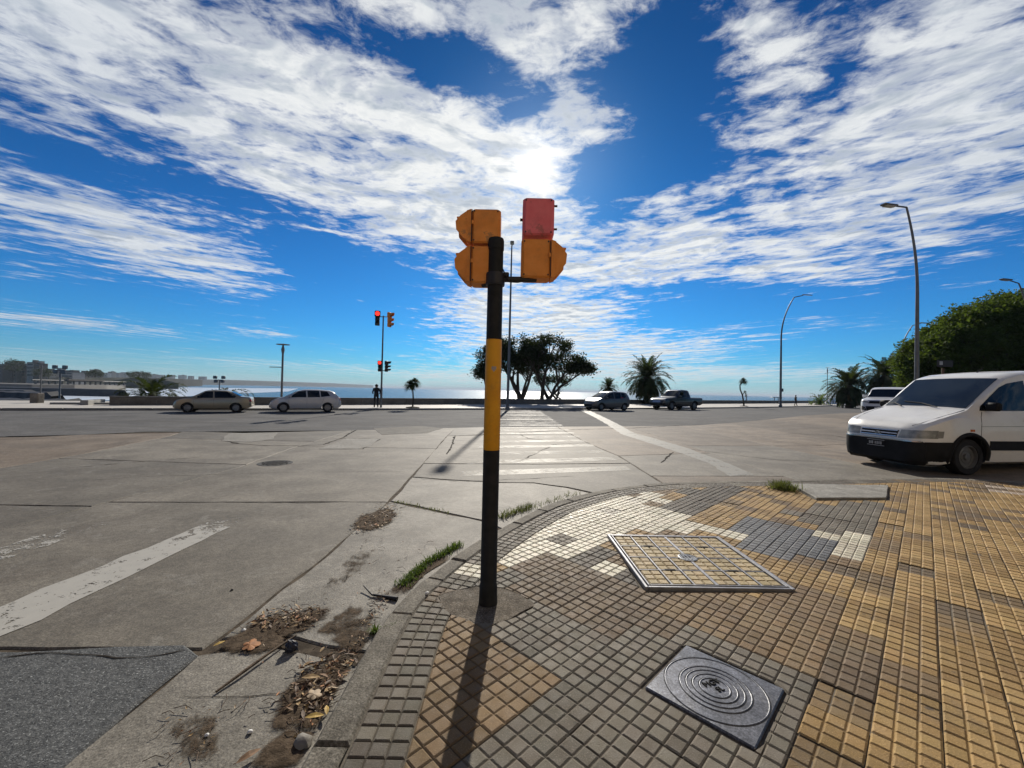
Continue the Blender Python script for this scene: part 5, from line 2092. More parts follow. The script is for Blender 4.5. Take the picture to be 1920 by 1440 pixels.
c4.end_patch('front_bumper', [(-.76, .42), (.76, .42), (.8, .62), (-.8, .62)], M_plastic, n=(12, 3), off=.04)
c4.screen('bed_opening', -2.52, -1.02, .12, M_black, off=.004)
c4.seam([(.80, .42), (.86, 1.08)]); c4.seam([(-.08, .42), (-.08, 1.1)]); c4.seam([(-.90, .42), (-.92, 1.08)])
c4.mirrors(.70, 1.16, M_darkpick, .24)

# ---- white crossover
SUV = dict(top=[(-2.1, .55), (-2.09, 1.0), (-1.98, 1.2), (-1.6, 1.52), (-1.3, 1.60), (-.4, 1.65), (.2, 1.62), (.48, 1.54), (1.10, 1.09), (1.5, 1.04), (1.88, .97), (2.02, .84), (2.12, .60), (2.13, .48)],
           belt=[(-2.1, 1.02), (-1.4, 1.04), (1.1, .99)], w=[(-2.1, .70), (-1.95, .82), (-1.5, .885), (1.3, .885), (1.75, .84), (1.98, .74), (2.13, .60)],
           bot=[(-2.1, .46), (-1.8, .30), (1.75, .24), (2.13, .32)], axles=(1.3, -1.3), r=.345, spokes=5, tumble=.18)
SY = 23.2
sx_ = at_depth(1672, 740, SY).x
M_white2 = car_paint('pearl_white_paint', (0.62, 0.62, 0.62), rough=0.3)
c5 = Car('white_crossover', 'white crossover car facing the camera, partly hidden behind the white van', 'car', SUV, (sx_, SY, zroad(sx_, SY)), pi + radians(36), 1.08, M_white2)
c5.screen('windscreen', 1.06, .52, .055)
c5.side_patch('front_window', [(.82, 1.06), (.40, 1.47), (-.02, 1.54), (-.04, 1.08)], M_glass)
c5.side_patch('rear_side_window', [(-.12, 1.08), (-.10, 1.54), (-1.0, 1.50), (-1.2, 1.15)], M_glass)
for sy in (-1, 1):
    c5.end_patch('headlight', [(sy * .46, .80), (sy * .80, .86), (sy * .78, .95), (sy * .48, .88)], M_headl, n=(6, 3))
    c5.end_patch('fog_lamp_bezel', [(sy * .50, .42), (sy * .76, .46), (sy * .74, .66), (sy * .58, .60)], M_plastic, n=(5, 4))
c5.end_patch('grille', [(-.46, .78), (.46, .78), (.44, .90), (-.44, .90)], M_plastic, n=(8, 2), off=.012)
c5.end_patch('lower_grille', [(-.48, .36), (.48, .36), (.56, .64), (-.56, .64)], M_plastic, n=(10, 3), off=.014)
c5.end_patch('number_plate', [(-.2, .50), (.2, .50), (.2, .61), (-.2, .61)], M_platew, off=.035, n=(2, 1))
c5.end_patch('chrome_strip', [(-.5, .905), (.5, .905), (.5, .925), (-.5, .925)], M_chrome, n=(8, 1), off=.014)
c5.side_patch('sill_cladding', [(-.85, .30), (.85, .30), (.85, .44), (-.85, .44)], M_plastic, .012)
c5.seam([(.86, .40), (.9, 1.05)]); c5.seam([(-.08, .40), (-.08, 1.08)])
c5.mirrors(.74, 1.12, M_white2, .2)

# ================================================================== PROMENADE
vs, fs = [], []
fk0 = offset_line(FAR_KERB, -.14)
for x, y in fk0:
    wy = lerp_line(WALL, x)
    vs += [(x, y, 0.0), (x, wy + 9.0, 0.0), (x, wy + 9.0, -3)]
for i in range(len(fk0) - 1):
    a = i * 3
    fs += [(a, a + 3, a + 4, a + 1), (a + 1, a + 4, a + 5, a + 2)]
structure(mesh_obj('promenade', vs, fs, M_prom))
M_farkerb = mat('far_kerb_concrete', (0.17, 0.165, 0.15), 0.8, (0.24, 0.235, 0.215), scale=1.5, bump=0.3, bscale=30, space='pos')
fkerb = structure(bpy.data.objects.new('far_kerb', None))
link(fkerb)
for i in range(0, len(FAR_KERB) - 1):
    x0, y0 = FAR_KERB[i]
    x1, y1 = FAR_KERB[i + 1]
    if not (-60 < x0 < 110):
        continue
    e = Vector((x1 - x0, y1 - y0)).normalized()
    nn = Vector((-e.y, e.x))
    P = [(x0 + e.x * .012, y0 + e.y * .012), (x1 - e.x * .012, y1 - e.y * .012), (x1 + nn.x * .15, y1 + nn.y * .15), (x0 + nn.x * .15, y0 + nn.y * .15)]
    MB().prism(P, -.2, .006, .02).build('kerb_stone', M_farkerb, fkerb)

# --- low parapet wall, in cast blocks with a coping
M_wall = mat('parapet_concrete', (0.14, 0.122, 0.095), 0.85, (0.21, 0.185, 0.15), scale=1.2, bump=0.4, bscale=25, space='pos', rand=.1, extra=stains(.5, 1.2, .52, (.06, .05, .04)))
M_coping = mat('parapet_coping', (0.10, 0.095, 0.085), 0.8, (0.15, 0.14, 0.125), scale=1.5, bump=0.3, bscale=25, space='pos')


def wall_thing(x0, x1, label, h=.58, blk=3.2):
    wt_ = thing('parapet_wall', label, 'wall', (0, 0, 0), 0, 'sea wall along the promenade')
    pts = []
    L = [p for p in WALL]
    x = x0
    while x < x1 - .01:
        xe = min(x + blk, x1)
        a, b_ = Vector((x, lerp_line(L, x))), Vector((xe, lerp_line(L, xe)))
        e = (b_ - a).normalized()
        n = Vector((-e.y, e.x))
        P = [tuple(a + e * .01), tuple(b_ - e * .01), tuple(b_ - e * .01 + n * .34), tuple(a + e * .01 + n * .34)]
        MB().prism(P, -.02, h - .09, .01).build('wall_block', M_wall, wt_)
        P = [tuple(a + e * .006 - n * .05), tuple(b_ - e * .006 - n * .05), tuple(b_ - e * .006 + n * .40), tuple(a + e * .006 + n * .40)]
        MB().prism(P, h - .09, h, .015).build('coping_block', M_coping, wt_)
        x = xe
    return wt_


xa = at_depth(167, 750, 27).x
wall_thing(-25.6, 40, 'long low parapet wall running behind the parked cars to the palms')
wall_thing(40, 110, 'far end of the parapet wall receding past the walker to the trees', blk=6)
xe_ = -30.0
wall_thing(-60, -30.2, 'low stone wall left of the beach steps at the picture edge', h=.62)

# --- beach stairs and breakwaters at the left
M_step = mat('stair_concrete', (0.20, 0.195, 0.18), 0.8, (0.28, 0.27, 0.25), scale=1.5, bump=0.3, bscale=20, space='pos')
M_rock = mat('dark_wet_rock', (0.018, 0.019, 0.022), 0.6, (0.04, 0.042, 0.045), scale=1.2, bump=0.8, bscale=6, space='pos')
sxy = Vector((-28.0, 25.6))
stp = thing('beach_steps', 'concrete steps with a sloping side wall leading down to the beach', 'steps', (sxy.x, sxy.y, 0))
for k in range(5):
    MB().box((0.6, 1.2 + k * .5, -.03 - k * .16), (3.4, .5, .3), rz=radians(28), bev=.015).build('step', M_step, stp)
b = MB()
b.prism([(1.1, .2), (1.45, .35), (.3, 2.6), (-.05, 2.4)], -1, .30, .02)
b.build('side_wall', M_step, stp)
blk = thing('concrete_block', 'pale square concrete block standing beside the beach steps', 'concrete block', (-31.2, 27.2, 0))
MB().box((0, 0, .30), (.55, .4, .66), bev=.03).build('block', M_wall, blk)
MB().tube([(.1, .1, .6), (.1, .1, 2.5)], .035, 6).build('mast', M_lamp, blk)


def breakwater(px0, px1, py, Y, label, h=1.1):
    a, b_ = at_depth(px0, py, Y), at_depth(px1, py, Y)
    bw = thing('breakwater', label, 'breakwater', ((a.x + b_.x) / 2, Y, -6), 0, 'dark breakwaters on the beach')
    L = b_.x - a.x
    n = 26
    vs, fs = [], []
    for i in range(n + 1):
        x = -L / 2 + L * i / n
        tz = a.z + 6 + mnoise.noise((x * .7, Y, 0)) * h * .35
        if i == n:
            tz -= h * .5
        for yy, zz_ in ((-3.5, 0), (-1.2, tz * .95), (1.2, tz), (4, 0)):
            vs.append((x, yy + mnoise.noise((x * .5, yy, 3)) * .4, zz_))
    for i in range(n):
        for k in range(3):
            q = i * 4 + k
            fs.append((q, q + 4, q + 5, q + 1))
    mesh_obj('rocks', vs, fs, M_rock, bw)


breakwater(-160, 108, 729.5, 95, 'dark low breakwater reaching out across the bay water at the far left')
breakwater(-160, 60, 726, 130, 'farther thin breakwater above the first at the far left')
breakwater(-200, 142, 742, 52, 'near dark breakwater just behind the beach steps', .8)
breakwater(-260, 230, 719.5, 210, 'long thin dark line of the pier footing across the bay', .6)

# ================================================================== SEA
def sea_mat():
    m = bpy.data.materials.new('sea_water')
    m.use_nodes = True
    t = NT(m.node_tree)
    out = t.n('ShaderNodeOutputMaterial')
    b = t.n('ShaderNodeBsdfPrincipled')
    t.put(out.inputs[0], b.outputs[0])
    vec = t.n('ShaderNodeNewGeometry').outputs['Position']
    mp = t.n('ShaderNodeMapping')
    t.put(mp.inputs[0], vec)
    mp.inputs['Scale'].default_value = (0.35, 1.0, 1.0)
    v2 = mp.outputs[0]
    foam = t.smooth(t.noise(v2, 0.035, 6, 0.6, 0.6), 0.60, 0.68)
    t.put(b.inputs['Base Color'], t.mix(t.m('MULTIPLY', foam, 0.5), t.mix(t.noise(v2, .004, 4), (0.035, 0.075, 0.085), (0.06, 0.105, 0.11)), (0.5, 0.52, 0.52)))
    b.inputs['Roughness'].default_value = 0.24
    b.inputs['IOR'].default_value = 1.33
    bp = t.n('ShaderNodeBump')
    bp.inputs['Strength'].default_value = 0.55
    bp.inputs['Distance'].default_value = 1.0
    t.put(bp.inputs['Height'], t.m('ADD', t.noise(v2, 0.30, 4, 0.6), t.m('MULTIPLY', t.noise(v2, 0.045, 3, 0.5), 3.5)))
    t.put(b.inputs['Normal'], bp.outputs[0])
    return m


vs, fs = [], []
ys = [12, 60, 150, 400, 1000, 2500, 6000, 14000, 30000]
for y in ys:
    w = 400 + y * 1.9
    vs += [(-w, y, -6.0), (w, y, -6.0)]
for i in range(len(ys) - 1):
    fs.append((2 * i, 2 * i + 1, 2 * i + 3, 2 * i + 2))
structure(mesh_obj('sea', vs, fs, sea_mat()))

# --- far shore with the town
M_shore = mat('far_shore_land', (0.025, 0.028, 0.024), 0.95, (0.05, 0.05, 0.042), spec=.05, scale=.03, space='pos', bump=.2, bscale=.2)


def shore(name, pts, depth, m=None):
    """ridge of land: pts = (px, py_top, Y)"""
    vs, fs = [], []
    for px, py, Y in pts:
        a = at_depth(px, py, Y)
        vs += [(a.x * .985, Y * .985, -6.6), (a.x, Y, a.z), (a.x * (1 + depth / Y), Y + depth, a.z * .9), (a.x * (1 + depth / Y), Y + depth, -6.6)]
    for i in range(len(pts) - 1):
        for k in range(3):
            q = i * 4 + k
            fs.append((q, q + 4, q + 5, q + 1))
    return structure(mesh_obj(name, vs, fs, m or M_shore))


M_hill = mat('wooded_headland', (0.030, 0.038, 0.026), 0.9, (0.06, 0.068, 0.045), scale=.05, space='pos', bump=.6, bscale=.25)
shore('town_shore', [(-300, 700, 420), (-60, 704, 430), (40, 706, 450), (110, 707, 480), (180, 708, 560), (260, 708, 700), (330, 710, 900), (380, 712.5, 1400)], 120)
shore('far_coast', [(60, 707, 1700), (150, 708, 1800), (260, 709.2, 2100), (340, 710.5, 2600), (420, 712, 3200), (520, 715, 4300), (620, 718.6, 6000), (700, 722.3, 8000)], 300)
shore('headland', [(196, 719, 520), (215, 713, 525), (235, 710, 530), (262, 708.5, 530), (290, 710, 530), (315, 714, 525), (335, 719, 520)], 60, M_hill)
shore('beach_sand', [(-300, 717, 300), (-40, 719, 305), (60, 721, 320), (140, 722, 340), (200, 722.5, 370), (236, 723, 400)], 90,
      mat('wet_sand', (0.07, 0.063, 0.054), 0.8, (0.11, 0.10, 0.085), scale=.05, space='pos'))

surf_glare = [ground_at(*p, z=-5.93) for p in [(20, 733), (60, 727), (150, 725), (240, 725), (400, 727), (560, 728.5), (540, 734), (420, 739), (330, 744), (230, 750), (120, 752), (20, 748)]]  # bright sky reflection on the shallows painted as a flat pale sheet
if area2(surf_glare) < 0:
    surf_glare = surf_glare[::-1]
structure(mesh_obj('water_glare', [(x, y, -5.93) for x, y in surf_glare], [tuple(range(len(surf_glare)))],
                   mat('painted_glare', (0.48, 0.52, 0.55), 0.35, (0.66, 0.69, 0.71), scale=.04, space='pos', bump=.2, bscale=.3)))

# buildings of the town, each with storeys, a roof block and window bands
TOWER = [mat('tower_render_%d' % i, c, 0.8, var=.12, scale=.3) for i, c in enumerate([(0.075, 0.072, 0.07), (0.14, 0.13, 0.115), (0.055, 0.052, 0.05), (0.26, 0.25, 0.235), (0.10, 0.085, 0.07)])]
M_win = mat('far_window_glass', (0.03, 0.035, 0.04), 0.2)


def building(px0, px1, ptop, pbot, Y, label, mi_, storeys=None, name='apartment_building', group='far town buildings', detail=True):
    a, b_ = at_depth(px0, ptop, Y), at_depth(px1, pbot, Y)
    w, h, base = b_.x - a.x, a.z - b_.z, b_.z
    w, h = abs(w), abs(h)
    dpt = max(8, min(w, 18))
    bt = thing(name, label, 'building', ((a.x + b_.x) / 2, Y + dpt / 2, base), 0, group)
    MB().box((0, 0, h / 2 - 4), (w, dpt, h + 8)).build('walls', TOWER[mi_ % 5], bt)
    MB().box((0, 0, h + .35), (w + .3, dpt + .3, .7)).build('roof_parapet', TOWER[(mi_ + 2) % 5], bt)
    if detail:
        MB().box((w * .12, 0, h + 1.9), (w * .34, dpt * .5, 2.4)).build('roof_hut', TOWER[(mi_ + 1) % 5], bt)
    n = storeys or max(2, int(h / 3.1))
    for k in range(n):
        MB().box((0, -dpt / 2 - .03, (k + .55) * h / n), (w * .84, .12, h / n * .42)).build('window_band', M_win, bt)
    return bt


TB = [(-70, -40, 676, 706, 430), (8, 30, 681, 707, 440), (33, 48, 687, 707, 445), (51, 62, 680, 707, 440), (63, 73, 682, 707, 438), (-30, 4, 687, 706, 430),
      (76, 92, 696, 708, 470), (93, 112, 694, 708, 520), (114, 136, 698, 708, 500), (137, 158, 699, 708, 560), (165, 178, 700, 708, 700)]
TBL = ['tallest dark apartment block at the left picture edge', 'dark apartment block with a lift tower above the beach, first from the left', 'lower dark block between two taller ones at the left edge',
       'narrow dark tower left of the pale ended block', 'apartment block with one pale sunlit end wall', 'broad dark block at the very edge of the picture',
       'low pale house row just right of the dark towers', 'low grey building with a stepped roof near the floodlight', 'wide low pale hall behind the pier', 'low shore building right of the wide hall', 'small pale shore building before the headland']
for k, (a, b_, c, d, Y) in enumerate(TB):
    building(a, b_, c, d, Y, TBL[k], k + (3 if k == 4 else 0))
random.seed(5)
ordn = ['first', 'second', 'third', 'fourth', 'fifth', 'sixth', 'seventh', 'eighth', 'ninth', 'tenth', 'eleventh', 'twelfth', 'thirteenth', 'fourteenth', 'fifteenth']
FB = [(168, 180, 693), (181, 187, 697), (190, 201, 699), (202, 210, 697), (212, 224, 699), (226, 236, 698), (238, 246, 701), (248, 262, 697), (264, 276, 698), (280, 292, 702), (296, 305, 703), (312, 324, 703), (334, 346, 703.5), (352, 360, 705), (372, 384, 706)]
for k, (a, b_, c) in enumerate(FB):
    building(a, b_, c, 708 + k * .12, 1500 + k * 90, 'hazy tower on the far coast skyline, %s from the left' % ordn[k], k + 1, detail=(k % 3 == 0), group='hazy skyline towers')

# pier on legs
pr = thing('pier', 'long low pier on dark legs reaching from the beach into the bay', 'pier', (0, 0, 0))
a, b_ = at_depth(60, 712.5, 330), at_depth(236, 716.5, 430)
MB().tube([(a.x, a.y, a.z), (b_.x, b_.y, b_.z)], .6, 4).build('deck', M_rock, pr)
for k in range(17):
    p = a + (b_ - a) * (k + .5) / 17
    MB().box((p.x, p.y, p.z - 1.6), (.9, .9, 3.2)).build('leg', M_rock, pr)
MB().box(((a + b_) / 2 + Vector((0, 0, .9))), (40, 4, 1.2), rz=atan2(b_.y - a.y, b_.x - a.x)).build('pier_shed', TOWER[4], pr)

# ================================================================== TREES
M_bark = mat('dark_bark', (0.030, 0.024, 0.018), 0.9, (0.06, 0.048, 0.036), scale=5, bump=0.6, bscale=18)
M_palmtrunk = mat('palm_trunk_bark', (0.045, 0.034, 0.022), 0.95, (0.085, 0.065, 0.042), scale=9, bump=1.0, bscale=14)
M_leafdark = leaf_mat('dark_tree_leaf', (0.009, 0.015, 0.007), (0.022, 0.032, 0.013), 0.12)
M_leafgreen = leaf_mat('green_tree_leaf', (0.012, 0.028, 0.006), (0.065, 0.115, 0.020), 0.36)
M_frond = leaf_mat('palm_frond', (0.012, 0.021, 0.008), (0.030, 0.045, 0.015), 0.16)
M_frond2 = leaf_mat('fresh_palm_frond', (0.035, 0.070, 0.014), (0.085, 0.13, 0.028), 0.4)
M_dead = leaf_mat('dry_frond', (0.10, 0.07, 0.03), (0.17, 0.12, 0.055), 0.25)


def rnd(a, b_):
    return a + (b_ - a) * random.random()


def leaf_quads(vs, fs, c, size, n, spread, flat=.75):
    for _ in range(n):
        p = c + Vector((random.gauss(0, spread), random.gauss(0, spread), random.gauss(0, spread * flat)))
        u = Vector((random.gauss(0, 1), random.gauss(0, 1), random.gauss(0, .6))).normalized()
        w = u.orthogonal().normalized()
        w = Matrix.Rotation(rnd(0, 6.28), 3, u) @ w
        s = size * rnd(.55, 1.25)
        i = len(vs)
        vs += [p - u * s * .5, p + w * s * .30, p + u * s * .5, p - w * s * .30]
        fs.append((i, i + 1, i + 2, i + 3))


def branchy_tree(name, label, base, stems, crown, leaf, lm, seed, group=None, clump=(34, .34), n_clump=150, low=-.35, hole=-.12):
    """stems: list of (dx, dy, lean target index); crown: ellipsoids (cx, cy, cz, rx, ry, rz) relative to the base"""
    random.seed(seed)
    t = thing(name, label, 'tree', base, 0, group)
    tr = MB()
    vs, fs = [], []
    for ci, (cx_, cy_, cz, rx, ry, rz_) in enumerate(crown):
        # a stem reaching into this lobe
        sx, sy = stems[ci % len(stems)]
        p0 = Vector((sx, sy, -.2))
        c = Vector((cx_, cy_, cz - rz_ * .55))
        mid = p0.lerp(c, .5) + Vector((rnd(-.3, .3), rnd(-.3, .3), .2))
        r = .10 + .035 * (rx + rz_)
        tr.tube([p0, p0.lerp(mid, .5) + Vector((rnd(-.12, .12), 0, 0)), mid, c], [r, r * .85, r * .68, r * .42], 8)
        tips = []
        for k in range(9):
            th, ph = rnd(0, 6.28), rnd(-.2, 1.3)
            tip = Vector((cx_ + rx * .8 * cos(th) * cos(ph), cy_ + ry * .8 * sin(th) * cos(ph), cz + rz_ * .7 * sin(ph)))
            st_ = mid.lerp(c, rnd(.2, 1))
            m2 = st_.lerp(tip, .5) + Vector((rnd(-.25, .25), rnd(-.25, .25), rnd(0, .3)))
            tr.tube([st_, m2, tip], [r * .34, r * .22, r * .08], 5)
            for q in range(2):
                t2 = tip + Vector((rnd(-.8, .8), rnd(-.8, .8), rnd(-.3, .6)))
                tr.tube([m2, m2.lerp(t2, .6) + Vector((0, 0, .1)), t2], [r * .14, r * .1, r * .04], 4)
        for k in range(n_clump):
            th = rnd(0, 6.28)
            ph = math.asin(rnd(low, 1))
            rr = rnd(.55, 1.0) ** .6
            bump = 1 + .28 * mnoise.noise((cos(th) * 2.1 + ci, sin(th) * 2.1, ph * 2.3 + seed))
            p = Vector((cx_ + rx * rr * bump * cos(th) * cos(ph), cy_ + ry * rr * bump * sin(th) * cos(ph), cz + rz_ * rr * bump * sin(ph)))
            if mnoise.noise(p * .55 + Vector((seed, 0, 0))) < hole:
                continue
            leaf_quads(vs, fs, p, leaf, clump[0], clump[1])
    tr.build('trunk', M_bark, t, 60)
    mesh_obj('crown', vs, fs, lm, t)
    return t


TYD = 50.0


def tpos(px, Y):
    return at_depth(px, 745, Y).x


k = TYD / FPX
bx = tpos(1005, TYD)


def lobe(px, py, rpx, rpy, base_x, Y=TYD, dy=0.0):
    a = at_depth(px, py, Y)
    return (a.x - base_x, dy, a.z, rpx * Y / FPX, max(rpx, rpy) * Y / FPX * .8, rpy * Y / FPX)


b1 = tpos(1020, TYD)
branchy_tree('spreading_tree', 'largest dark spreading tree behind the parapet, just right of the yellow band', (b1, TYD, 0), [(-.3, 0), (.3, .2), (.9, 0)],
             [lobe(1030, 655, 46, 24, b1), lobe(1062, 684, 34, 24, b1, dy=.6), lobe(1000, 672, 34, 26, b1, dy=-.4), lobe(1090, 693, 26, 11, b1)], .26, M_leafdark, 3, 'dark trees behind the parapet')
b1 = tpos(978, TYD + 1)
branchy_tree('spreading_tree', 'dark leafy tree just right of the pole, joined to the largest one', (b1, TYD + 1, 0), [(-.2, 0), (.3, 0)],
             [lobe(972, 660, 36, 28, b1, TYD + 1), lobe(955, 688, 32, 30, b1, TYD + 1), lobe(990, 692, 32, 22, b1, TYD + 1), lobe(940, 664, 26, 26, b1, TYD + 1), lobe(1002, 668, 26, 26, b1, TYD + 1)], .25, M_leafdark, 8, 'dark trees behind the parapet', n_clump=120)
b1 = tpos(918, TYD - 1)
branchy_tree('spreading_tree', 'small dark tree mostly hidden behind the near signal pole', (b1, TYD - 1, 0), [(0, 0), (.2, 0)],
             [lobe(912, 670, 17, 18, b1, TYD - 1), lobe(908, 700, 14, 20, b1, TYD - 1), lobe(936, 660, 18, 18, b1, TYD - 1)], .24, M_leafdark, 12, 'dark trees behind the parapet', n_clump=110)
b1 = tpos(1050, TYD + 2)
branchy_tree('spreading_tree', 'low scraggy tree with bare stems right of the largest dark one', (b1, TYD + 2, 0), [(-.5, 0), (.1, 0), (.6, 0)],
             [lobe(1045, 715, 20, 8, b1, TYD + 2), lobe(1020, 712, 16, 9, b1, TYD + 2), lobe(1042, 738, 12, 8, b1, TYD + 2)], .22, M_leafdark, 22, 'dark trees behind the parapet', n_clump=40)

# dark trees among the far left houses
for k, (px, py, rx, ry, lb) in enumerate([(22, 686, 17, 12, 'dark tree clump over the left most houses'), (78, 699, 14, 7, 'low dark trees right of the pale ended block'), (176, 701, 14, 6, 'dark trees on the shore right of the wide hall'), (258, 703, 22, 6, 'dark wooded rise on the headland')]):
    b1 = tpos(px, 420)
    branchy_tree('shore_tree', lb, (b1, 420, at_depth(px, 707, 420).z), [(0, 0)], [(0, 0, at_depth(px, py, 420).z - at_depth(px, 707, 420).z, rx * 420 / FPX, 6, ry * 420 / FPX)], 1.1, M_leafdark, 90 + k, 'dark trees of the far shore', (14, 1.2), 90, -.8, -.5)

# big dense trees at the right
def mass(px, py, rpx, rpy, bx_, Y, dy=0):
    return lobe(px, py, rpx, rpy, bx_, Y, dy)


YR = 36.0
b1 = tpos(1850, YR)
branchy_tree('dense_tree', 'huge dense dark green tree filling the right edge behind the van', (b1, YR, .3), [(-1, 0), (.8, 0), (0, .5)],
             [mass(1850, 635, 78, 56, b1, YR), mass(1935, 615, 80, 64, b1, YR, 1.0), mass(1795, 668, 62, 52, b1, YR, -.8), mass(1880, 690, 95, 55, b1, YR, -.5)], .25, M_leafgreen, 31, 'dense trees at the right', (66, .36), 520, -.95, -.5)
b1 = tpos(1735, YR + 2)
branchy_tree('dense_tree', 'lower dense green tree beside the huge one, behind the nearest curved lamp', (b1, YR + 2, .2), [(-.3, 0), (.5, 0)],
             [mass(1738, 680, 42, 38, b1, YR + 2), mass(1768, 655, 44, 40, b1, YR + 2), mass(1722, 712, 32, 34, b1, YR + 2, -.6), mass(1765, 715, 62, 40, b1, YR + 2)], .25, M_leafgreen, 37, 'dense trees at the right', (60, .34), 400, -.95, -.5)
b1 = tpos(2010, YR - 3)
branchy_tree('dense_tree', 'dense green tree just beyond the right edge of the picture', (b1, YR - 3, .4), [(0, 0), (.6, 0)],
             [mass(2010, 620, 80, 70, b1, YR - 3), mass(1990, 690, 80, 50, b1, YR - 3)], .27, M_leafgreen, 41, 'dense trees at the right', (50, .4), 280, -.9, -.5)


# --- palms
def frond(vs, fs, root, az, el, L, droop, width, nleaf=22, lw=.05, stiff=1.0):
    p = Vector(root)
    d = Vector((cos(az) * cos(el), sin(az) * cos(el), sin(el)))
    seg = 12
    pts = [p.copy()]
    for k in range(seg):
        d = (d + Vector((0, 0, -droop / seg * (0.4 + 1.6 * k / seg)))).normalized()
        p = p + d * (L / seg)
        pts.append(p.copy())
    sd_ = d.cross(Vector((0, 0, 1)))
    sd_ = sd_.normalized() if sd_.length > 1e-4 else Vector((1, 0, 0))
    # rachis
    for k in range(seg):
        w = .035 * L / 3 * (1 - k / seg) + .006
        i = len(vs)
        vs += [pts[k] - sd_ * w, pts[k] + sd_ * w, pts[k + 1] + sd_ * w * .9, pts[k + 1] - sd_ * w * .9]
        fs.append((i, i + 1, i + 2, i + 3))
    for k in range(nleaf):
        t = .10 + .90 * k / (nleaf - 1)
        f = t * seg
        i0 = min(seg - 1, int(f))
        q = pts[i0].lerp(pts[i0 + 1], f - i0)
        tn = (pts[i0 + 1] - pts[i0]).normalized()
        up = sd_.cross(tn).normalized()
        ll = width * (sin(pi * min(1, t * .92 + .08)) ** .7 * .9 + .15)
        for sg in (-1, 1):
            dr = (sd_ * sg * .85 + tn * .75 + up * rnd(.05, .45) * stiff + Vector((0, 0, -rnd(.0, .35)))).normalized()
            tip = q + dr * ll * rnd(.85, 1.1)
            wv = tn * lw * 1.0
            m = q + dr * ll * .45
            i = len(vs)
            vs += [q - wv * .5, q + wv * .5, m + wv, tip, m - wv]
            fs.append((i, i + 1, i + 2, i + 3, i + 4))


def palm(name, label, X, Y, z0, trunk_h, trunk_r, L, nf, lm, seed, el=(-.5, 1.45), droop=1.5, width=.55, nleaf=22, lw=.06, dead=0, group=None, skirt=True):
    random.seed(seed)
    t = thing(name, label, 'palm tree', (X, Y, z0), 0, group)
    tb_ = MB()
    n = max(4, int(trunk_h / .22))
    prof = []
    for k in range(n + 1):
        z = trunk_h * k / n
        r = trunk_r * (1.0 + .18 * (k % 2) + (.35 * (1 - k / n) ** 3))
        prof.append((r, z - .15 if k == 0 else z))
    prof += [(trunk_r * 1.45, trunk_h + .1), (trunk_r * 1.2, trunk_h + trunk_r), (0, trunk_h + trunk_r * 1.6)]
    tb_.lathe(prof, 14)
    tb_.build('trunk', M_palmtrunk, t, 30)
    vs, fs = [], []
    for k in range(nf):
        u = (k + .5) / nf
        e = el[1] + (el[0] - el[1]) * u ** .85 + rnd(-.1, .1)
        az = k * 2.39996 + rnd(-.2, .2)
        frond(vs, fs, (cos(az) * trunk_r * .7, sin(az) * trunk_r * .7, trunk_h + trunk_r * (1.4 - 1.3 * u)), az, e, L * rnd(.86, 1.08) * (1 if u < .75 else .9), droop * rnd(.8, 1.2), width, nleaf, lw)
    mesh_obj('crown', vs, fs, lm, t)
    if dead:
        vs, fs = [], []
        for k in range(dead):
            az = rnd(0, 6.28)
            frond(vs, fs, (cos(az) * trunk_r, sin(az) * trunk_r, trunk_h - rnd(.0, .5)), az, rnd(-1.0, -.6), L * rnd(.5, .75), 1.2, width * .7, 14, lw)
        mesh_obj('dry_skirt', vs, fs, M_dead, t)
    return t


# large Canary palm beside the pickup
PYD = 58.0
tp = at_depth(1214, 705, PYD)
palm('date_palm', 'big full date palm behind the parapet between grey car and pickup', tp.x, PYD, 0, tp.z - .6, .42, 3.6, 120, M_frond, 51, (-1.05, 1.45), 1.2, .62, 24, .07, 10, 'full date palms')
q = at_depth(1141, 724, 56)
palm('date_palm', 'small round palm behind the parapet above the dark grey car', q.x, 56, 0, q.z - .3, .18, 1.35, 60, M_frond, 52, (-.7, 1.45), .9, .35, 14, .05, 0, 'small palms')
q = at_depth(1593, 722, 66)
palm('date_palm', 'wide arching date palm at the right, left one of a pair before the trees', q.x, 66, 0, q.z - .5, .4, 3.9, 120, M_frond, 53, (-.9, 1.35), 1.4, .6, 24, .09, 14, 'full date palms')
q = at_depth(1660, 703, 62)
palm('date_palm', 'tall arching date palm right of the pair, against the dense trees', q.x, 62, 0, q.z - .5, .38, 3.9, 100, M_frond, 54, (-.8, 1.4), 1.4, .6, 24, .09, 8, 'full date palms')
q = at_depth(1537, 748, 80)
palm('date_palm', 'low young palm on the promenade left of the arching pair', q.x, 80, 0, .5, .25, 2.3, 34, M_frond2, 55, (-.2, 1.3), 1.5, .45, 18, .06, 0, 'small palms')
q = at_depth(285, 745, 31.5)
palm('date_palm', 'low wide palm fanning above the parapet left of the gold sedan', q.x, 31.5, 0, .38, .20, 2.5, 34, M_frond, 56, (.12, 1.15), 1.75, .40, 26, .05, 0, 'small palms')
q = at_depth(425, 742, 36)
palm('date_palm', 'low palm whose fronds show over the roof of the gold sedan', q.x, 36, 0, .45, .2, 2.3, 26, M_frond, 57, (-.1, .75), 1.8, .42, 22, .05, 0, 'small palms')

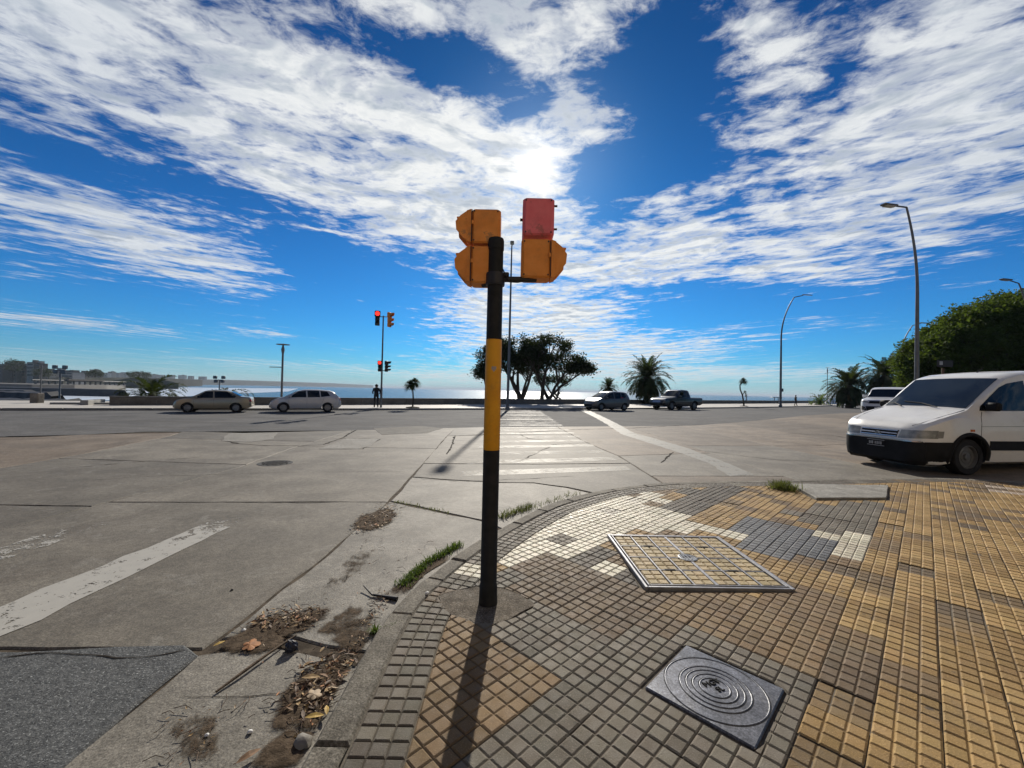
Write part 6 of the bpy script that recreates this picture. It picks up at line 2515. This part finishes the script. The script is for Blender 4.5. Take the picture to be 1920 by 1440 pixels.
# cabbage palms standing in the far sidewalk
def cabbage(X, Y, label, forks, seed):
    random.seed(seed)
    t = thing('cabbage_palm', label, 'palm tree', (X, Y, 0), 0, 'cabbage palms in the sidewalk')
    tb_ = MB()
    vs, fs = [], []
    for pts, rr, nl, ll in forks:
        P = [Vector(p) for p in pts]
        tb_.tube(P, [rr * (1 - .35 * i / (len(P) - 1)) for i in range(len(P))], 8)
        c = P[-1]
        for _ in range(nl):
            th, ph = rnd(0, 6.28), math.asin(rnd(-.75, 1))
            d = Vector((cos(th) * cos(ph), sin(th) * cos(ph), sin(ph)))
            s_v = d.cross(Vector((0, 0, 1)))
            s_v = s_v.normalized() * .028 if s_v.length > .01 else Vector((.028, 0, 0))
            L = ll * rnd(.75, 1.1)
            m = c + d * L * .55 + Vector((0, 0, .03))
            e = c + d * L + Vector((0, 0, -L * .28))
            i = len(vs)
            vs += [c - s_v * .5, c + s_v * .5, m + s_v, m - s_v, e]
            fs += [(i, i + 1, i + 2, i + 3), (i + 3, i + 2, i + 4)]
    tb_.build('trunk', M_bark, t, 60)
    mesh_obj('crown', vs, fs, M_frond, t)
    b = MB()
    b.lathe([(.55, -.01), (.5, .06), (.2, .10), (0, .12)], 12)
    b.build('planting_mound', M_dirt, t)


cabbage(-7.55, 31.6, 'small two headed cabbage palm on the far sidewalk right of the far signal',
        [([(0, 0, 0), (.03, 0, .7), (-.02, 0, 1.35)], .07, 0, .5), ([(-.02, 0, 1.3), (-.22, 0, 1.75)], .045, 240, .62), ([(-.02, 0, 1.3), (.13, 0, 1.95)], .045, 200, .60)], 61)
q = at_depth(1395, 760, 57)
cabbage(q.x, 57, 'crooked thin tree with a small tuft of leaves right of the pickup',
        [([(0, 0, 0), (-.1, 0, .8), (-.25, 0, 1.6), (-.55, 0, 2.3), (-.6, 0, 2.9), (-.15, 0, 3.5)], .11, 240, .75), ([(-.2, 0, .5), (.35, 0, .9), (.25, 0, 1.5)], .07, 30, .4), ([(-.25, 0, 1.6), (.1, 0, 1.95)], .04, 60, .4)], 62)


# ================================================================== PEOPLE
def person(label, X, Y, z0, yaw, pose, mats, seed=0):
    """continuous figure grown with a skin from a posed skeleton; pose shifts arms and legs"""
    J = {'pelvis': (0, 0, .95), 'belly': (0, .01, 1.10), 'chest': (0, .0, 1.32), 'neck': (0, .01, 1.48), 'head': (0, -.01, 1.60), 'crown': (0, 0, 1.71)}
    st_ = pose.get('stride', 0)
    for sg, nm in ((-1, 'r'), (1, 'l')):
        J['hip' + nm] = (sg * .10, 0, .90)
        J['knee' + nm] = (sg * .11, -sg * st_ * .5 - .03, .50)
        J['ankle' + nm] = (sg * .12, -sg * st_ * .9 + .02, .09)
        J['toe' + nm] = (sg * .13, -sg * st_ * .9 - .14, .04)
        J['sh' + nm] = (sg * .19, 0, 1.40)
        J['elb' + nm] = (sg * .27, pose.get('elb', .04), 1.13)
        J['hand' + nm] = (sg * pose.get('hx', .27), pose.get('hy', -.08), pose.get('hz', .90))
    E = [('pelvis', 'belly'), ('belly', 'chest'), ('chest', 'neck'), ('neck', 'head'), ('head', 'crown')]
    for nm in 'rl':
        E += [('pelvis', 'hip' + nm), ('hip' + nm, 'knee' + nm), ('knee' + nm, 'ankle' + nm), ('ankle' + nm, 'toe' + nm), ('chest', 'sh' + nm), ('sh' + nm, 'elb' + nm), ('elb' + nm, 'hand' + nm)]
    Rr = {'pelvis': .15, 'belly': .14, 'chest': .155, 'neck': .06, 'head': .105, 'crown': .07, 'hip': .10, 'knee': .068, 'ankle': .05, 'toe': .04, 'sh': .075, 'elb': .052, 'hand': .042}
    keys = list(J)
    me = bpy.data.meshes.new('person')
    me.from_pydata([J[k_] for k_ in keys], [(keys.index(a), keys.index(b_)) for a, b_ in E], [])
    o = bpy.data.objects.new('person', me)
    col.objects.link(o)
    sk = o.modifiers.new('skin', 'SKIN')
    for i, k_ in enumerate(keys):
        r = Rr.get(k_, Rr.get(k_[:-1], .05))
        me.skin_vertices[0].data[i].radius = (r * (1.15 if k_ in ('chest', 'pelvis', 'belly') else 1), r * .85 if k_ in ('chest', 'pelvis', 'belly') else r)
        me.skin_vertices[0].data[i].use_root = k_ == 'pelvis'
    o.modifiers.new('sub', 'SUBSURF').levels = 2
    dg = bpy.context.evaluated_depsgraph_get()
    nm = bpy.data.meshes.new_from_object(o.evaluated_get(dg))
    o.modifiers.clear()
    o.data = nm
    nm.materials.clear()
    for m in mats:
        nm.materials.append(m)
    for p in nm.polygons:
        z = p.center.z
        p.use_smooth = True
        p.material_index = 2 if z > 1.50 or (abs(p.center.x) > .2 and z < .95) else (0 if z > .92 else 1)
        if z < .10:
            p.material_index = 3
    # hair cap
    hv = MB().lathe([(.0, 1.745), (.06, 1.735), (.105, 1.68), (.112, 1.60), (.10, 1.56)], 16)
    h = hv.build('hair', mats[3], o, 60)
    o.location = (X, Y, z0)
    o.rotation_euler = (0, 0, yaw)
    return tag(o, label, 'person')


M_skin = mat('skin', (0.30, 0.17, 0.11), 0.6)
M_jacket = mat('dark_jacket', (0.010, 0.011, 0.014), 0.9)
M_trous = mat('dark_trousers', (0.012, 0.013, 0.016), 0.9)
M_hair = mat('dark_hair_and_shoes', (0.010, 0.008, 0.007), 0.7)
p1 = person('person in dark coat standing beside the far traffic signal pole', -10.05, 30.7, 0, radians(200), {'stride': .10, 'hx': .22, 'hy': -.18, 'hz': 1.02, 'elb': .06}, [M_jacket, M_trous, M_skin, M_hair])
q = at_depth(1492, 745, 66)
p2 = person('person in dark clothes walking on the promenade right of the lone curved lamp', q.x, 66, 0, radians(80), {'stride': .26, 'hx': .33, 'hy': -.02, 'hz': .88}, [M_jacket, M_trous, M_skin, M_hair])
q = at_depth(1590, 745, 68)
p3 = person('person in dark clothes standing by the wall in front of the arching palms', q.x, 68, 0, radians(10), {'stride': .05}, [M_jacket, M_trous, M_skin, M_hair])

# small things seen beyond the parapet
q = at_depth(1481, 745, 78)
tbq = thing('park_table', 'small table silhouette behind the parapet left of the walker', 'table', (q.x, 82, 0))
MB().box((0, 0, 1.25), (1.9, .7, .12), bev=.03).build('table_top', M_lamp, tbq)
for sx in (-.45, .45):
    MB().tube([(sx, 0, 0), (sx * .8, 0, 1.2)], .07, 6).build('leg', M_lamp, tbq)
M_canvas = mat('white_canvas', (0.62, 0.62, 0.62), 0.7)
q = at_depth(1574, 738, 95)
tn = thing('beach_tent', 'white peaked canvas shelters behind the wall under the arching palm', 'tent', (q.x, 95, 0))
for k, (ox, hh, ww) in enumerate([(-2.0, 1.5, 2.0), (0.4, 3.0, 1.6), (1.6, 3.6, 1.2)]):
    MB().lathe([(ww * .6, 0), (ww * .5, .5), (ww * .22, hh * .7), (.03, hh)], 8, Matrix.Translation((ox, 0, 0))).build('canvas_panel', M_canvas, tn)
# street sign in front of the dense trees
q = at_depth(1768, 690, 21)
sg_ = thing('street_sign', 'dark rectangular street sign on a post in front of the dense trees', 'sign', (q.x, 21, .3))
MB().tube([(0, 0, 0), (0, 0, q.z - .3)], .055, 8).build('post', mat('rusty_post', (0.10, 0.06, 0.035), 0.8), sg_)
MB().box((.04, -.06, q.z - .3 + .22), (.80, .04, .34), bev=.01).build('sign_board', mat('dark_sign_face', (0.030, 0.028, 0.026), 0.6), sg_)
MB().box((-.18, -.085, q.z - .3 + .24), (.16, .012, .18), bev=.004).build('sign_mark', M_platew, sg_)

# ================================================================== GUTTER LITTER AND WEEDS
def soil_mat():
    m = bpy.data.materials.new('damp_leaf_soil')
    m.use_nodes = True
    t = NT(m.node_tree)
    out = t.n('ShaderNodeOutputMaterial')
    vec = t.n('ShaderNodeNewGeometry').outputs['Position']
    b = t.n('ShaderNodeBsdfPrincipled')
    t.put(b.inputs['Base Color'], t.mix(t.smooth(t.noise(vec, 17, 6, .7), .3, .7), (0.045, 0.032, 0.020), (0.125, 0.092, 0.062)))
    b.inputs['Roughness'].default_value = .95
    b.inputs['Specular IOR Level'].default_value = .1
    bp = t.n('ShaderNodeBump')
    bp.inputs['Strength'].default_value = 1.0
    bp.inputs['Distance'].default_value = .01
    t.put(bp.inputs['Height'], t.noise(vec, 60, 6, .7))
    t.put(b.inputs['Normal'], bp.outputs[0])
    cov = t.n('ShaderNodeAttribute', attribute_name='cover').outputs['Fac']
    nz = t.m('ADD', t.m('MULTIPLY', t.noise(vec, 9, 8, .72, .5), .7), t.m('MULTIPLY', t.noise(vec, 70, 3, .6), .3))
    f = t.smooth(t.m('ADD', nz, cov), .72, .98)
    tr = t.n('ShaderNodeBsdfTransparent')
    ms = t.n('ShaderNodeMixShader')
    t.put(ms.inputs[0], f)
    t.put(ms.inputs[1], tr.outputs[0])
    t.put(ms.inputs[2], b.outputs[0])
    t.put(out.inputs[0], ms.outputs[0])
    return m


M_soil = soil_mat()
LEAFC = [mat('dry_leaf_%d' % i, c, 0.7, var=.3, scale=30) for i, c in enumerate([(0.16, 0.085, 0.035), (0.28, 0.18, 0.07), (0.40, 0.26, 0.05), (0.08, 0.045, 0.022), (0.32, 0.24, 0.15), (0.30, 0.13, 0.045)])]
M_weed = leaf_mat('weed_green', (0.045, 0.085, 0.012), (0.11, 0.17, 0.03), .35)
M_weed2 = leaf_mat('dry_weed', (0.10, 0.11, 0.03), (0.17, 0.17, 0.06), .35)


def soil_patch(name, pts, label, dz=.003, h=.012, full=.62):
    """uneven thin bed of soil and rotted leaf in the gutter"""
    P = [ground_at(*p, z=-.13) for p in pts]
    if area2(P) < 0:
        P = P[::-1]
    c = (sum(p[0] for p in P) / len(P), sum(p[1] for p in P) / len(P))
    E = rough_edge(inset(P, -.035), .05, .03, 4)
    n = len(E)
    vs, fs, cv_ = [], [], []
    rings_ = 6
    for k in range(rings_):
        t = k / rings_
        for x, y in E:
            px_, py_ = x + (c[0] - x) * t, y + (c[1] - y) * t
            cv_.append(min(1, t * 1.9) * full)
            vs.append((px_, py_, -.13 + dz + (0 if k == 0 else h * (.35 + .9 * abs(mnoise.noise((px_ * 14, py_ * 14, 1)))))))
    vs.append((*c, -.13 + dz + h))
    cv_.append(full)
    for k in range(rings_ - 1):
        for i in range(n):
            j = (i + 1) % n
            fs.append((k * n + i, k * n + j, k * n + n + j, k * n + n + i))
    for i in range(n):
        fs.append(((rings_ - 1) * n + i, (rings_ - 1) * n + (i + 1) % n, rings_ * n))
    o = mesh_obj(name, vs, fs, M_soil, None, 180)
    at = o.data.attributes.new('cover', 'FLOAT', 'POINT')
    at.data.foreach_set('value', cv_)
    o['kind'] = 'stuff'
    o['label'] = label
    o['category'] = 'soil'
    return P


def one_leaf(M, s, curl, kind):
    """a leaf blade: outline with a lifted middle, or a lobed plane-tree leaf"""
    if kind == 'lobed':
        out = []
        for k in range(20):
            t = 2 * pi * k / 20
            r = s * (.55 + .30 * abs(cos(t * 2.5)) + .15 * cos(t))
            out.append((r * cos(t), r * sin(t)))
    else:
        out = [(-s, 0), (-.5 * s, .26 * s), (.1 * s, .33 * s), (.6 * s, .2 * s), (s, 0), (.6 * s, -.2 * s), (.1 * s, -.33 * s), (-.5 * s, -.26 * s)]
    vs = [M @ Vector((0, 0, curl * s * .5))] + [M @ Vector((x, y, curl * (.6 * s - abs(x) * .3 + .5 * abs(y)) * (.3 if kind == 'lobed' else .7) + .002)) for x, y in out]
    fs = [(0, i + 1, (i + 1) % len(out) + 1) for i in range(len(out))]
    return vs, fs


def litter(label, P, n, sizes, seed, twigs=0):
    """fallen leaves too small and many to count, one scatter"""
    random.seed(seed)
    x0, x1 = min(p[0] for p in P), max(p[0] for p in P)
    y0, y1 = min(p[1] for p in P), max(p[1] for p in P)
    b = MB()
    k = 0
    while k < n:
        x, y = rnd(x0, x1), rnd(y0, y1)
        if not in_poly(x, y, P):
            if random.random() < .9:
                continue
        Mx = Matrix.Translation((x, y, -.122 + rnd(.0, .014))) @ Matrix.Rotation(rnd(0, 6.28), 4, 'Z') @ Matrix.Rotation(rnd(-.5, .5), 4, 'X') @ Matrix.Rotation(rnd(-.35, .35), 4, 'Y')
        b.cur = random.choice([0, 0, 1, 3, 3, 4, 1, 5])
        b.add(*one_leaf(Mx, rnd(*sizes), rnd(-.5, .8), 'plain'))
        k += 1
    b.cur = 3
    for _ in range(twigs):
        x, y = rnd(x0, x1), rnd(y0, y1)
        a = rnd(0, 3.14)
        l = rnd(.03, .10)
        b.tube([(x, y, -.115), (x + cos(a) * l * .5, y + sin(a) * l * .5, -.108), (x + cos(a + .3) * l, y + sin(a + .3) * l, -.116)], .0018, 4)
    o = b.build('fallen_leaves', LEAFC)
    o['kind'] = 'stuff'
    o['label'] = label
    o['category'] = 'leaves'


P = soil_patch('gutter_soil', [(575, 1250), (640, 1225), (668, 1238), (640, 1290), (610, 1345), (590, 1380), (545, 1372), (495, 1385), (520, 1320), (540, 1280)], 'dark soil and rotted leaves against the kerb stones')
litter('brown and yellow leaves heaped against the kerb by the plane leaf', [ground_at(*q_, z=-.13) for q_ in [(560, 1255), (650, 1222), (664, 1240), (634, 1300), (606, 1350), (560, 1345), (552, 1300)]], 150, (.012, .032), 71, 50)
P = soil_patch('gutter_soil', [(400, 1205), (470, 1165), (520, 1145), (600, 1135), (640, 1130), (610, 1160), (560, 1185), (500, 1200), (540, 1222), (470, 1238), (410, 1240), (375, 1222)], 'dark dirt lying along the broken gutter joint')
litter('pale dry leaf scraps along the gutter joint', [ground_at(*q_, z=-.13) for q_ in [(465, 1172), (500, 1148), (600, 1140), (620, 1152), (570, 1178), (500, 1185)]], 170, (.010, .026), 72, 30)
P = soil_patch('gutter_soil', [(655, 985), (680, 965), (735, 945), (752, 958), (735, 985), (690, 1002), (660, 1000)], 'rusty leaf debris on the gutter joint farther up')
litter('rust coloured leaf debris on the gutter farther up', P, 160, (.012, .03), 73, 40)
P = soil_patch('gutter_soil', [(580, 1195), (625, 1165), (665, 1125), (690, 1135), (660, 1175), (625, 1205)], 'thin brown silt beside the kerb', .002, .004, .40)
soil_patch('gutter_soil', [(470, 1440), (500, 1395), (545, 1365), (590, 1375), (560, 1440)], 'dark grit against the kerb at the bottom of the picture', .003, .010, .50)
soil_patch('gutter_soil', [(610, 1205), (660, 1160), (705, 1140), (700, 1185), (672, 1232), (640, 1228)], 'brown silt under the lowest weeds at the kerb', .002, .005, .42)
soil_patch('gutter_soil', [(640, 1060), (690, 1010), (720, 1015), (690, 1060), (640, 1110), (580, 1140), (560, 1135)], 'thin brown silt along the gutter joint', .002, .003, .30)
soil_patch('gutter_soil', [(700, 1130), (760, 1085), (850, 1030), (860, 1036), (790, 1085), (745, 1125)], 'thin dark soil under the kerb weeds', .003, .006, .5)
litter('leaf crumbs and twigs along the foot of the kerb', [ground_at(*q_, z=-.13) for q_ in [(585, 1390), (640, 1290), (690, 1200), (735, 1120), (720, 1110), (660, 1180), (600, 1290), (540, 1390)]], 120, (.006, .018), 76, 60)
P = soil_patch('gutter_soil', [(318, 1345), (360, 1320), (410, 1335), (420, 1390), (405, 1440), (330, 1440)], 'brown damp patch on the near gutter slab', .002, .004, .36)
litter('tiny scraps on the near gutter slab', P, 26, (.006, .014), 74, 14)
litter('scattered scraps on the gutter concrete', [ground_at(*q_, z=-.13) for q_ in [(450, 1230), (700, 1000), (830, 1030), (720, 1150), (560, 1300)]], 46, (.006, .013), 75, 26)


def single_leaf(name, px, py, s, kind, mi_, label, z=-.118, curl=.5, rz=0.0):
    x, y = ground_at(px, py, z)
    vs, fs = one_leaf(Matrix.Rotation(.12, 4, 'X'), s, curl, kind)
    o = mesh_obj(name, vs, fs, LEAFC[mi_])
    o.location = (x, y, z)
    o.rotation_euler = (0, 0, rz)
    st_ = MB().tube([(-s * .55, 0, .004), (-s * 1.15, s * .1, .006)], .0016, 5).build('stalk', LEAFC[3], o)
    return tag(o, label, 'leaf', 'larger fallen leaves')


single_leaf('fallen_leaf', 468, 1212, .062, 'lobed', 5, 'orange lobed leaf lying in the broken gutter joint', rz=.4)
single_leaf('fallen_leaf', 411, 1208, .034, 'plain', 2, 'small yellow green leaf left of the orange lobed leaf', rz=1.0)
single_leaf('fallen_leaf', 590, 1345, .045, 'plain', 2, 'bright yellow leaf at the kerb side of the leaf heap', -.105, rz=.2)
single_leaf('fallen_leaf', 612, 1333, .034, 'plain', 2, 'small yellow leaf just above the bright yellow one', -.105, rz=2.0)
single_leaf('fallen_leaf', 583, 1272, .05, 'plain', 1, 'pale tan leaf at the top of the leaf heap', -.105, rz=.1)
single_leaf('fallen_leaf', 588, 1305, .045, 'lobed', 4, 'pale lobed leaf in the middle of the leaf heap', -.105, rz=1.3)
single_leaf('fallen_leaf', 466, 1420, .05, 'plain', 0, 'brown curled leaf at the bottom edge of the gutter', -.118, rz=.9)

sx1 = ground_at(405, 1297, -.12); sx2 = ground_at(500, 1222, -.09); sx3 = ground_at(556, 1186, -.10)
stk = MB().tube([(*sx1, -.120), ((sx1[0] + sx2[0]) / 2 + .005, (sx1[1] + sx2[1]) / 2, -.110), (*sx2, -.108), (*sx3, -.115)], [.006, .009, .008, .004], 8).build('stick', mat('dry_stick', (0.075, 0.052, 0.032), .9, (0.14, 0.10, 0.065), scale=30, bump=.6, bscale=60), None, 60)
tag(stk, 'long thin dry stick lying across the broken gutter joint', 'stick')
a1, a2, a3 = ground_at(682, 1103, -.12), ground_at(700, 1116, -.12), ground_at(745, 1124, -.12)
stk = MB().tube([(*a1, -.10), (a2[0] - .01, a2[1], -.118), (*a2, -.118), (*a3, -.115)], [.005, .006, .009, .016], 7).build('curled_frond', mat('black_pod', (0.012, 0.011, 0.011), .6), None, 60)
tag(stk, 'black curled dry pod lying against the kerb by the moss', 'seed pod')
random.seed(77)
cx0, cy0 = ground_at(546, 1218, -.12)
b = MB()
vs, fs = [], []
for i in range(9):
    for j in range(12):
        ph, th = pi * i / 8, 2 * pi * j / 12
        r = .036 * (1 + .5 * mnoise.noise((cos(th) * sin(ph) * 2.6, sin(th) * sin(ph) * 2.6, cos(ph) * 2.6)))
        vs.append((r * 1.1 * sin(ph) * cos(th), r * .8 * sin(ph) * sin(th), r * 1.1 * cos(ph) + .03))
for i in range(8):
    for j in range(12):
        fs.append((i * 12 + j, i * 12 + (j + 1) % 12, i * 12 + 12 + (j + 1) % 12, i * 12 + 12 + j))
o = mesh_obj('crumpled_wrapper', vs, fs, mat('dark_blue_plastic', (0.018, 0.019, 0.03), .35))
o.location = (cx0, cy0, -.135)
tag(o, 'crumpled dark plastic scrap beside the stick in the gutter', 'litter')


def pebble(px, py, s, z, m, label, seed):
    x, y = ground_at(px, py, z)
    vs, fs = [], []
    for i in range(6):
        for j in range(9):
            ph, th = pi * i / 5, 2 * pi * j / 9
            r = s * (1 + .35 * mnoise.noise((cos(th) * sin(ph) * 1.8 + seed, sin(th) * sin(ph) * 1.8, cos(ph) * 1.8)))
            vs.append((r * 1.15 * sin(ph) * cos(th), r * sin(ph) * sin(th), r * .7 * cos(ph) + s * .5))
    for i in range(5):
        for j in range(9):
            fs.append((i * 9 + j, i * 9 + (j + 1) % 9, i * 9 + 9 + (j + 1) % 9, i * 9 + 9 + j))
    o = mesh_obj('pebble', vs, fs, m, None, 60)
    o.location = (x, y, z)
    return tag(o, label, 'pebble', 'loose pebbles in the gutter')


M_peb = mat('white_pebble', (0.62, 0.61, 0.58), .6)
M_stone = mat('grey_stone', (0.20, 0.185, 0.16), .8, bump=.5, bscale=40)
pebble(457, 1183, .012, -.122, M_peb, 'white pebble on the dirt above the orange leaf', 1)
pebble(469, 1374, .011, -.128, M_peb, 'white pebble on the near gutter slab', 2)
pebble(801, 1114, .014, -.002, M_peb, 'white pebble at the kerb joint beside the pole', 3)
pebble(388, 1380, .009, -.128, M_peb, 'tiny pale stone on the damp patch', 4)
pebble(568, 1398, .036, -.135, M_stone, 'grey stone lump against the kerb below the leaf heap', 5)
pebble(435, 1107, .010, -.13, mat('dark_pebble', (0.03, 0.028, 0.025), .8), 'small black pebble alone on the concrete street', 6)


def tuft(px, py, z, label, n, h, spread, m, seed, along_=None, group='weeds along the kerb'):
    random.seed(seed)
    x, y = ground_at(px, py, z)
    vs, fs = [], []
    for _ in range(n):
        if along_:
            t = random.random()
            e = ground_at(*along_, z)
            bx_, by_ = x + (e[0] - x) * t + random.gauss(0, spread), y + (e[1] - y) * t + random.gauss(0, spread)
        else:
            bx_, by_ = x + random.gauss(0, spread), y + random.gauss(0, spread)
        d = Vector((random.gauss(0, .5), random.gauss(0, .5), 1)).normalized()
        L = h * rnd(.4, 1.15)
        w = Vector((d.y, -d.x, 0))
        w = (w.normalized() if w.length > .01 else Vector((1, 0, 0))) * rnd(.0015, .0035) * (1 + h * 6)
        p = Vector((bx_, by_, z))
        m_ = p + d * L * .6
        e_ = p + d * L + Vector((d.x, d.y, -.25)) * L * .5
        i = len(vs)
        vs += [p - w, p + w, m_ + w * .8, m_ - w * .8, e_]
        fs += [(i, i + 1, i + 2, i + 3), (i + 3, i + 2, i + 4)]
    o = mesh_obj('weed_tuft', vs, fs, m)
    return tag(o, label, 'weed', group)


tuft(752, 1100, -.13, 'green weeds at the foot of the kerb left of the pole, thickest tuft', 620, .055, .026, M_weed, 81, (800, 1058))
tuft(802, 1056, -.13, 'green weeds at the kerb higher up beside the pole', 480, .065, .024, M_weed, 82, (862, 1022))
tuft(938, 972, -.13, 'pale grass growing at the kerb right of the pole', 260, .11, .03, M_weed2, 83, (1000, 950))
tuft(1010, 948, -.13, 'thin pale grass along the kerb farther round the corner', 90, .09, .04, M_weed2, 84, (1085, 925))
tuft(1470, 917, 0.0, 'grass tuft beside the concrete lid at the kerb', 420, .17, .085, M_weed2, 85)
tuft(740, 941, -.13, 'small weeds in the gutter joint left of the pole', 120, .05, .025, M_weed2, 86, (840, 962))
tuft(703, 1186, -.13, 'tiny green sprout at the kerb stone joint', 60, .06, .012, M_weed, 87)
tuft(720, 1180, -.01, 'moss between two kerb stones below the pole', 160, .02, .010, M_weed, 88, (752, 1168))

# ================================================================== SUNLIT BUILDINGS ACROSS THE SIDEWALK, BEHIND THE VIEWER
M_facade = mat('warm_facade_render', (0.36, 0.30, 0.225), 0.85, (0.44, 0.37, 0.28), scale=.6, bump=.2, bscale=8)
M_facade2 = mat('brick_facade', (0.33, 0.22, 0.15), 0.85, (0.40, 0.27, 0.19), scale=.8, bump=.2, bscale=8)
M_frame = mat('window_frame_paint', (0.35, 0.33, 0.30), .6)


def block_behind(name, label, x0, x1, y, h, m, dpt=10):
    o = thing(name, label, 'building', ((x0 + x1) / 2, y, 0))
    w = x1 - x0
    MB().box((0, -dpt / 2, h / 2), (w, dpt, h)).build('walls', m, o)
    MB().box((0, -dpt / 2, h + .3), (w + .4, dpt + .4, .6)).build('cornice', M_frame, o)
    nf_, nw = int(h / 3.3), int(w / 3.2)
    for f in range(nf_):
        for k in range(nw):
            xx = -w / 2 + (k + .5) * w / nw
            fr_ = MB().box((xx, .02, 1.9 + f * 3.3), (1.5, .10, 1.7)).build('window', M_frame, o)
            MB().box((xx, .075, 1.9 + f * 3.3), (1.3, .02, 1.5)).build('pane', M_glass, fr_)
    return o


block_behind('corner_building', 'warm rendered apartment building facing the sea, mirrored in the van windscreen', -1.5, 26, -5.5, 17, M_facade)
block_behind('corner_building', 'brick apartment building across the left street, facing the sea', -40, -14, -7, 14, M_facade2)

# ================================================================== SEA AIR
hz_m = bpy.data.materials.new('sea_haze')
hz_m.use_nodes = True
t = NT(hz_m.node_tree)
out = t.n('ShaderNodeOutputMaterial')
pv = t.n('ShaderNodeVolumePrincipled')
pv.inputs['Color'].default_value = (0.80, 0.90, 1.0, 1)
pv.inputs['Density'].default_value = 0.00011
pv.inputs['Anisotropy'].default_value = 0.0
t.put(out.inputs['Volume'], pv.outputs[0])
hzo = MB().box((0, 15000, 19), (130000, 31000, 56)).build('haze', hz_m)
hzo['kind'] = 'stuff'
hzo['label'] = 'pale sea haze over the bay'
hzo['category'] = 'haze'
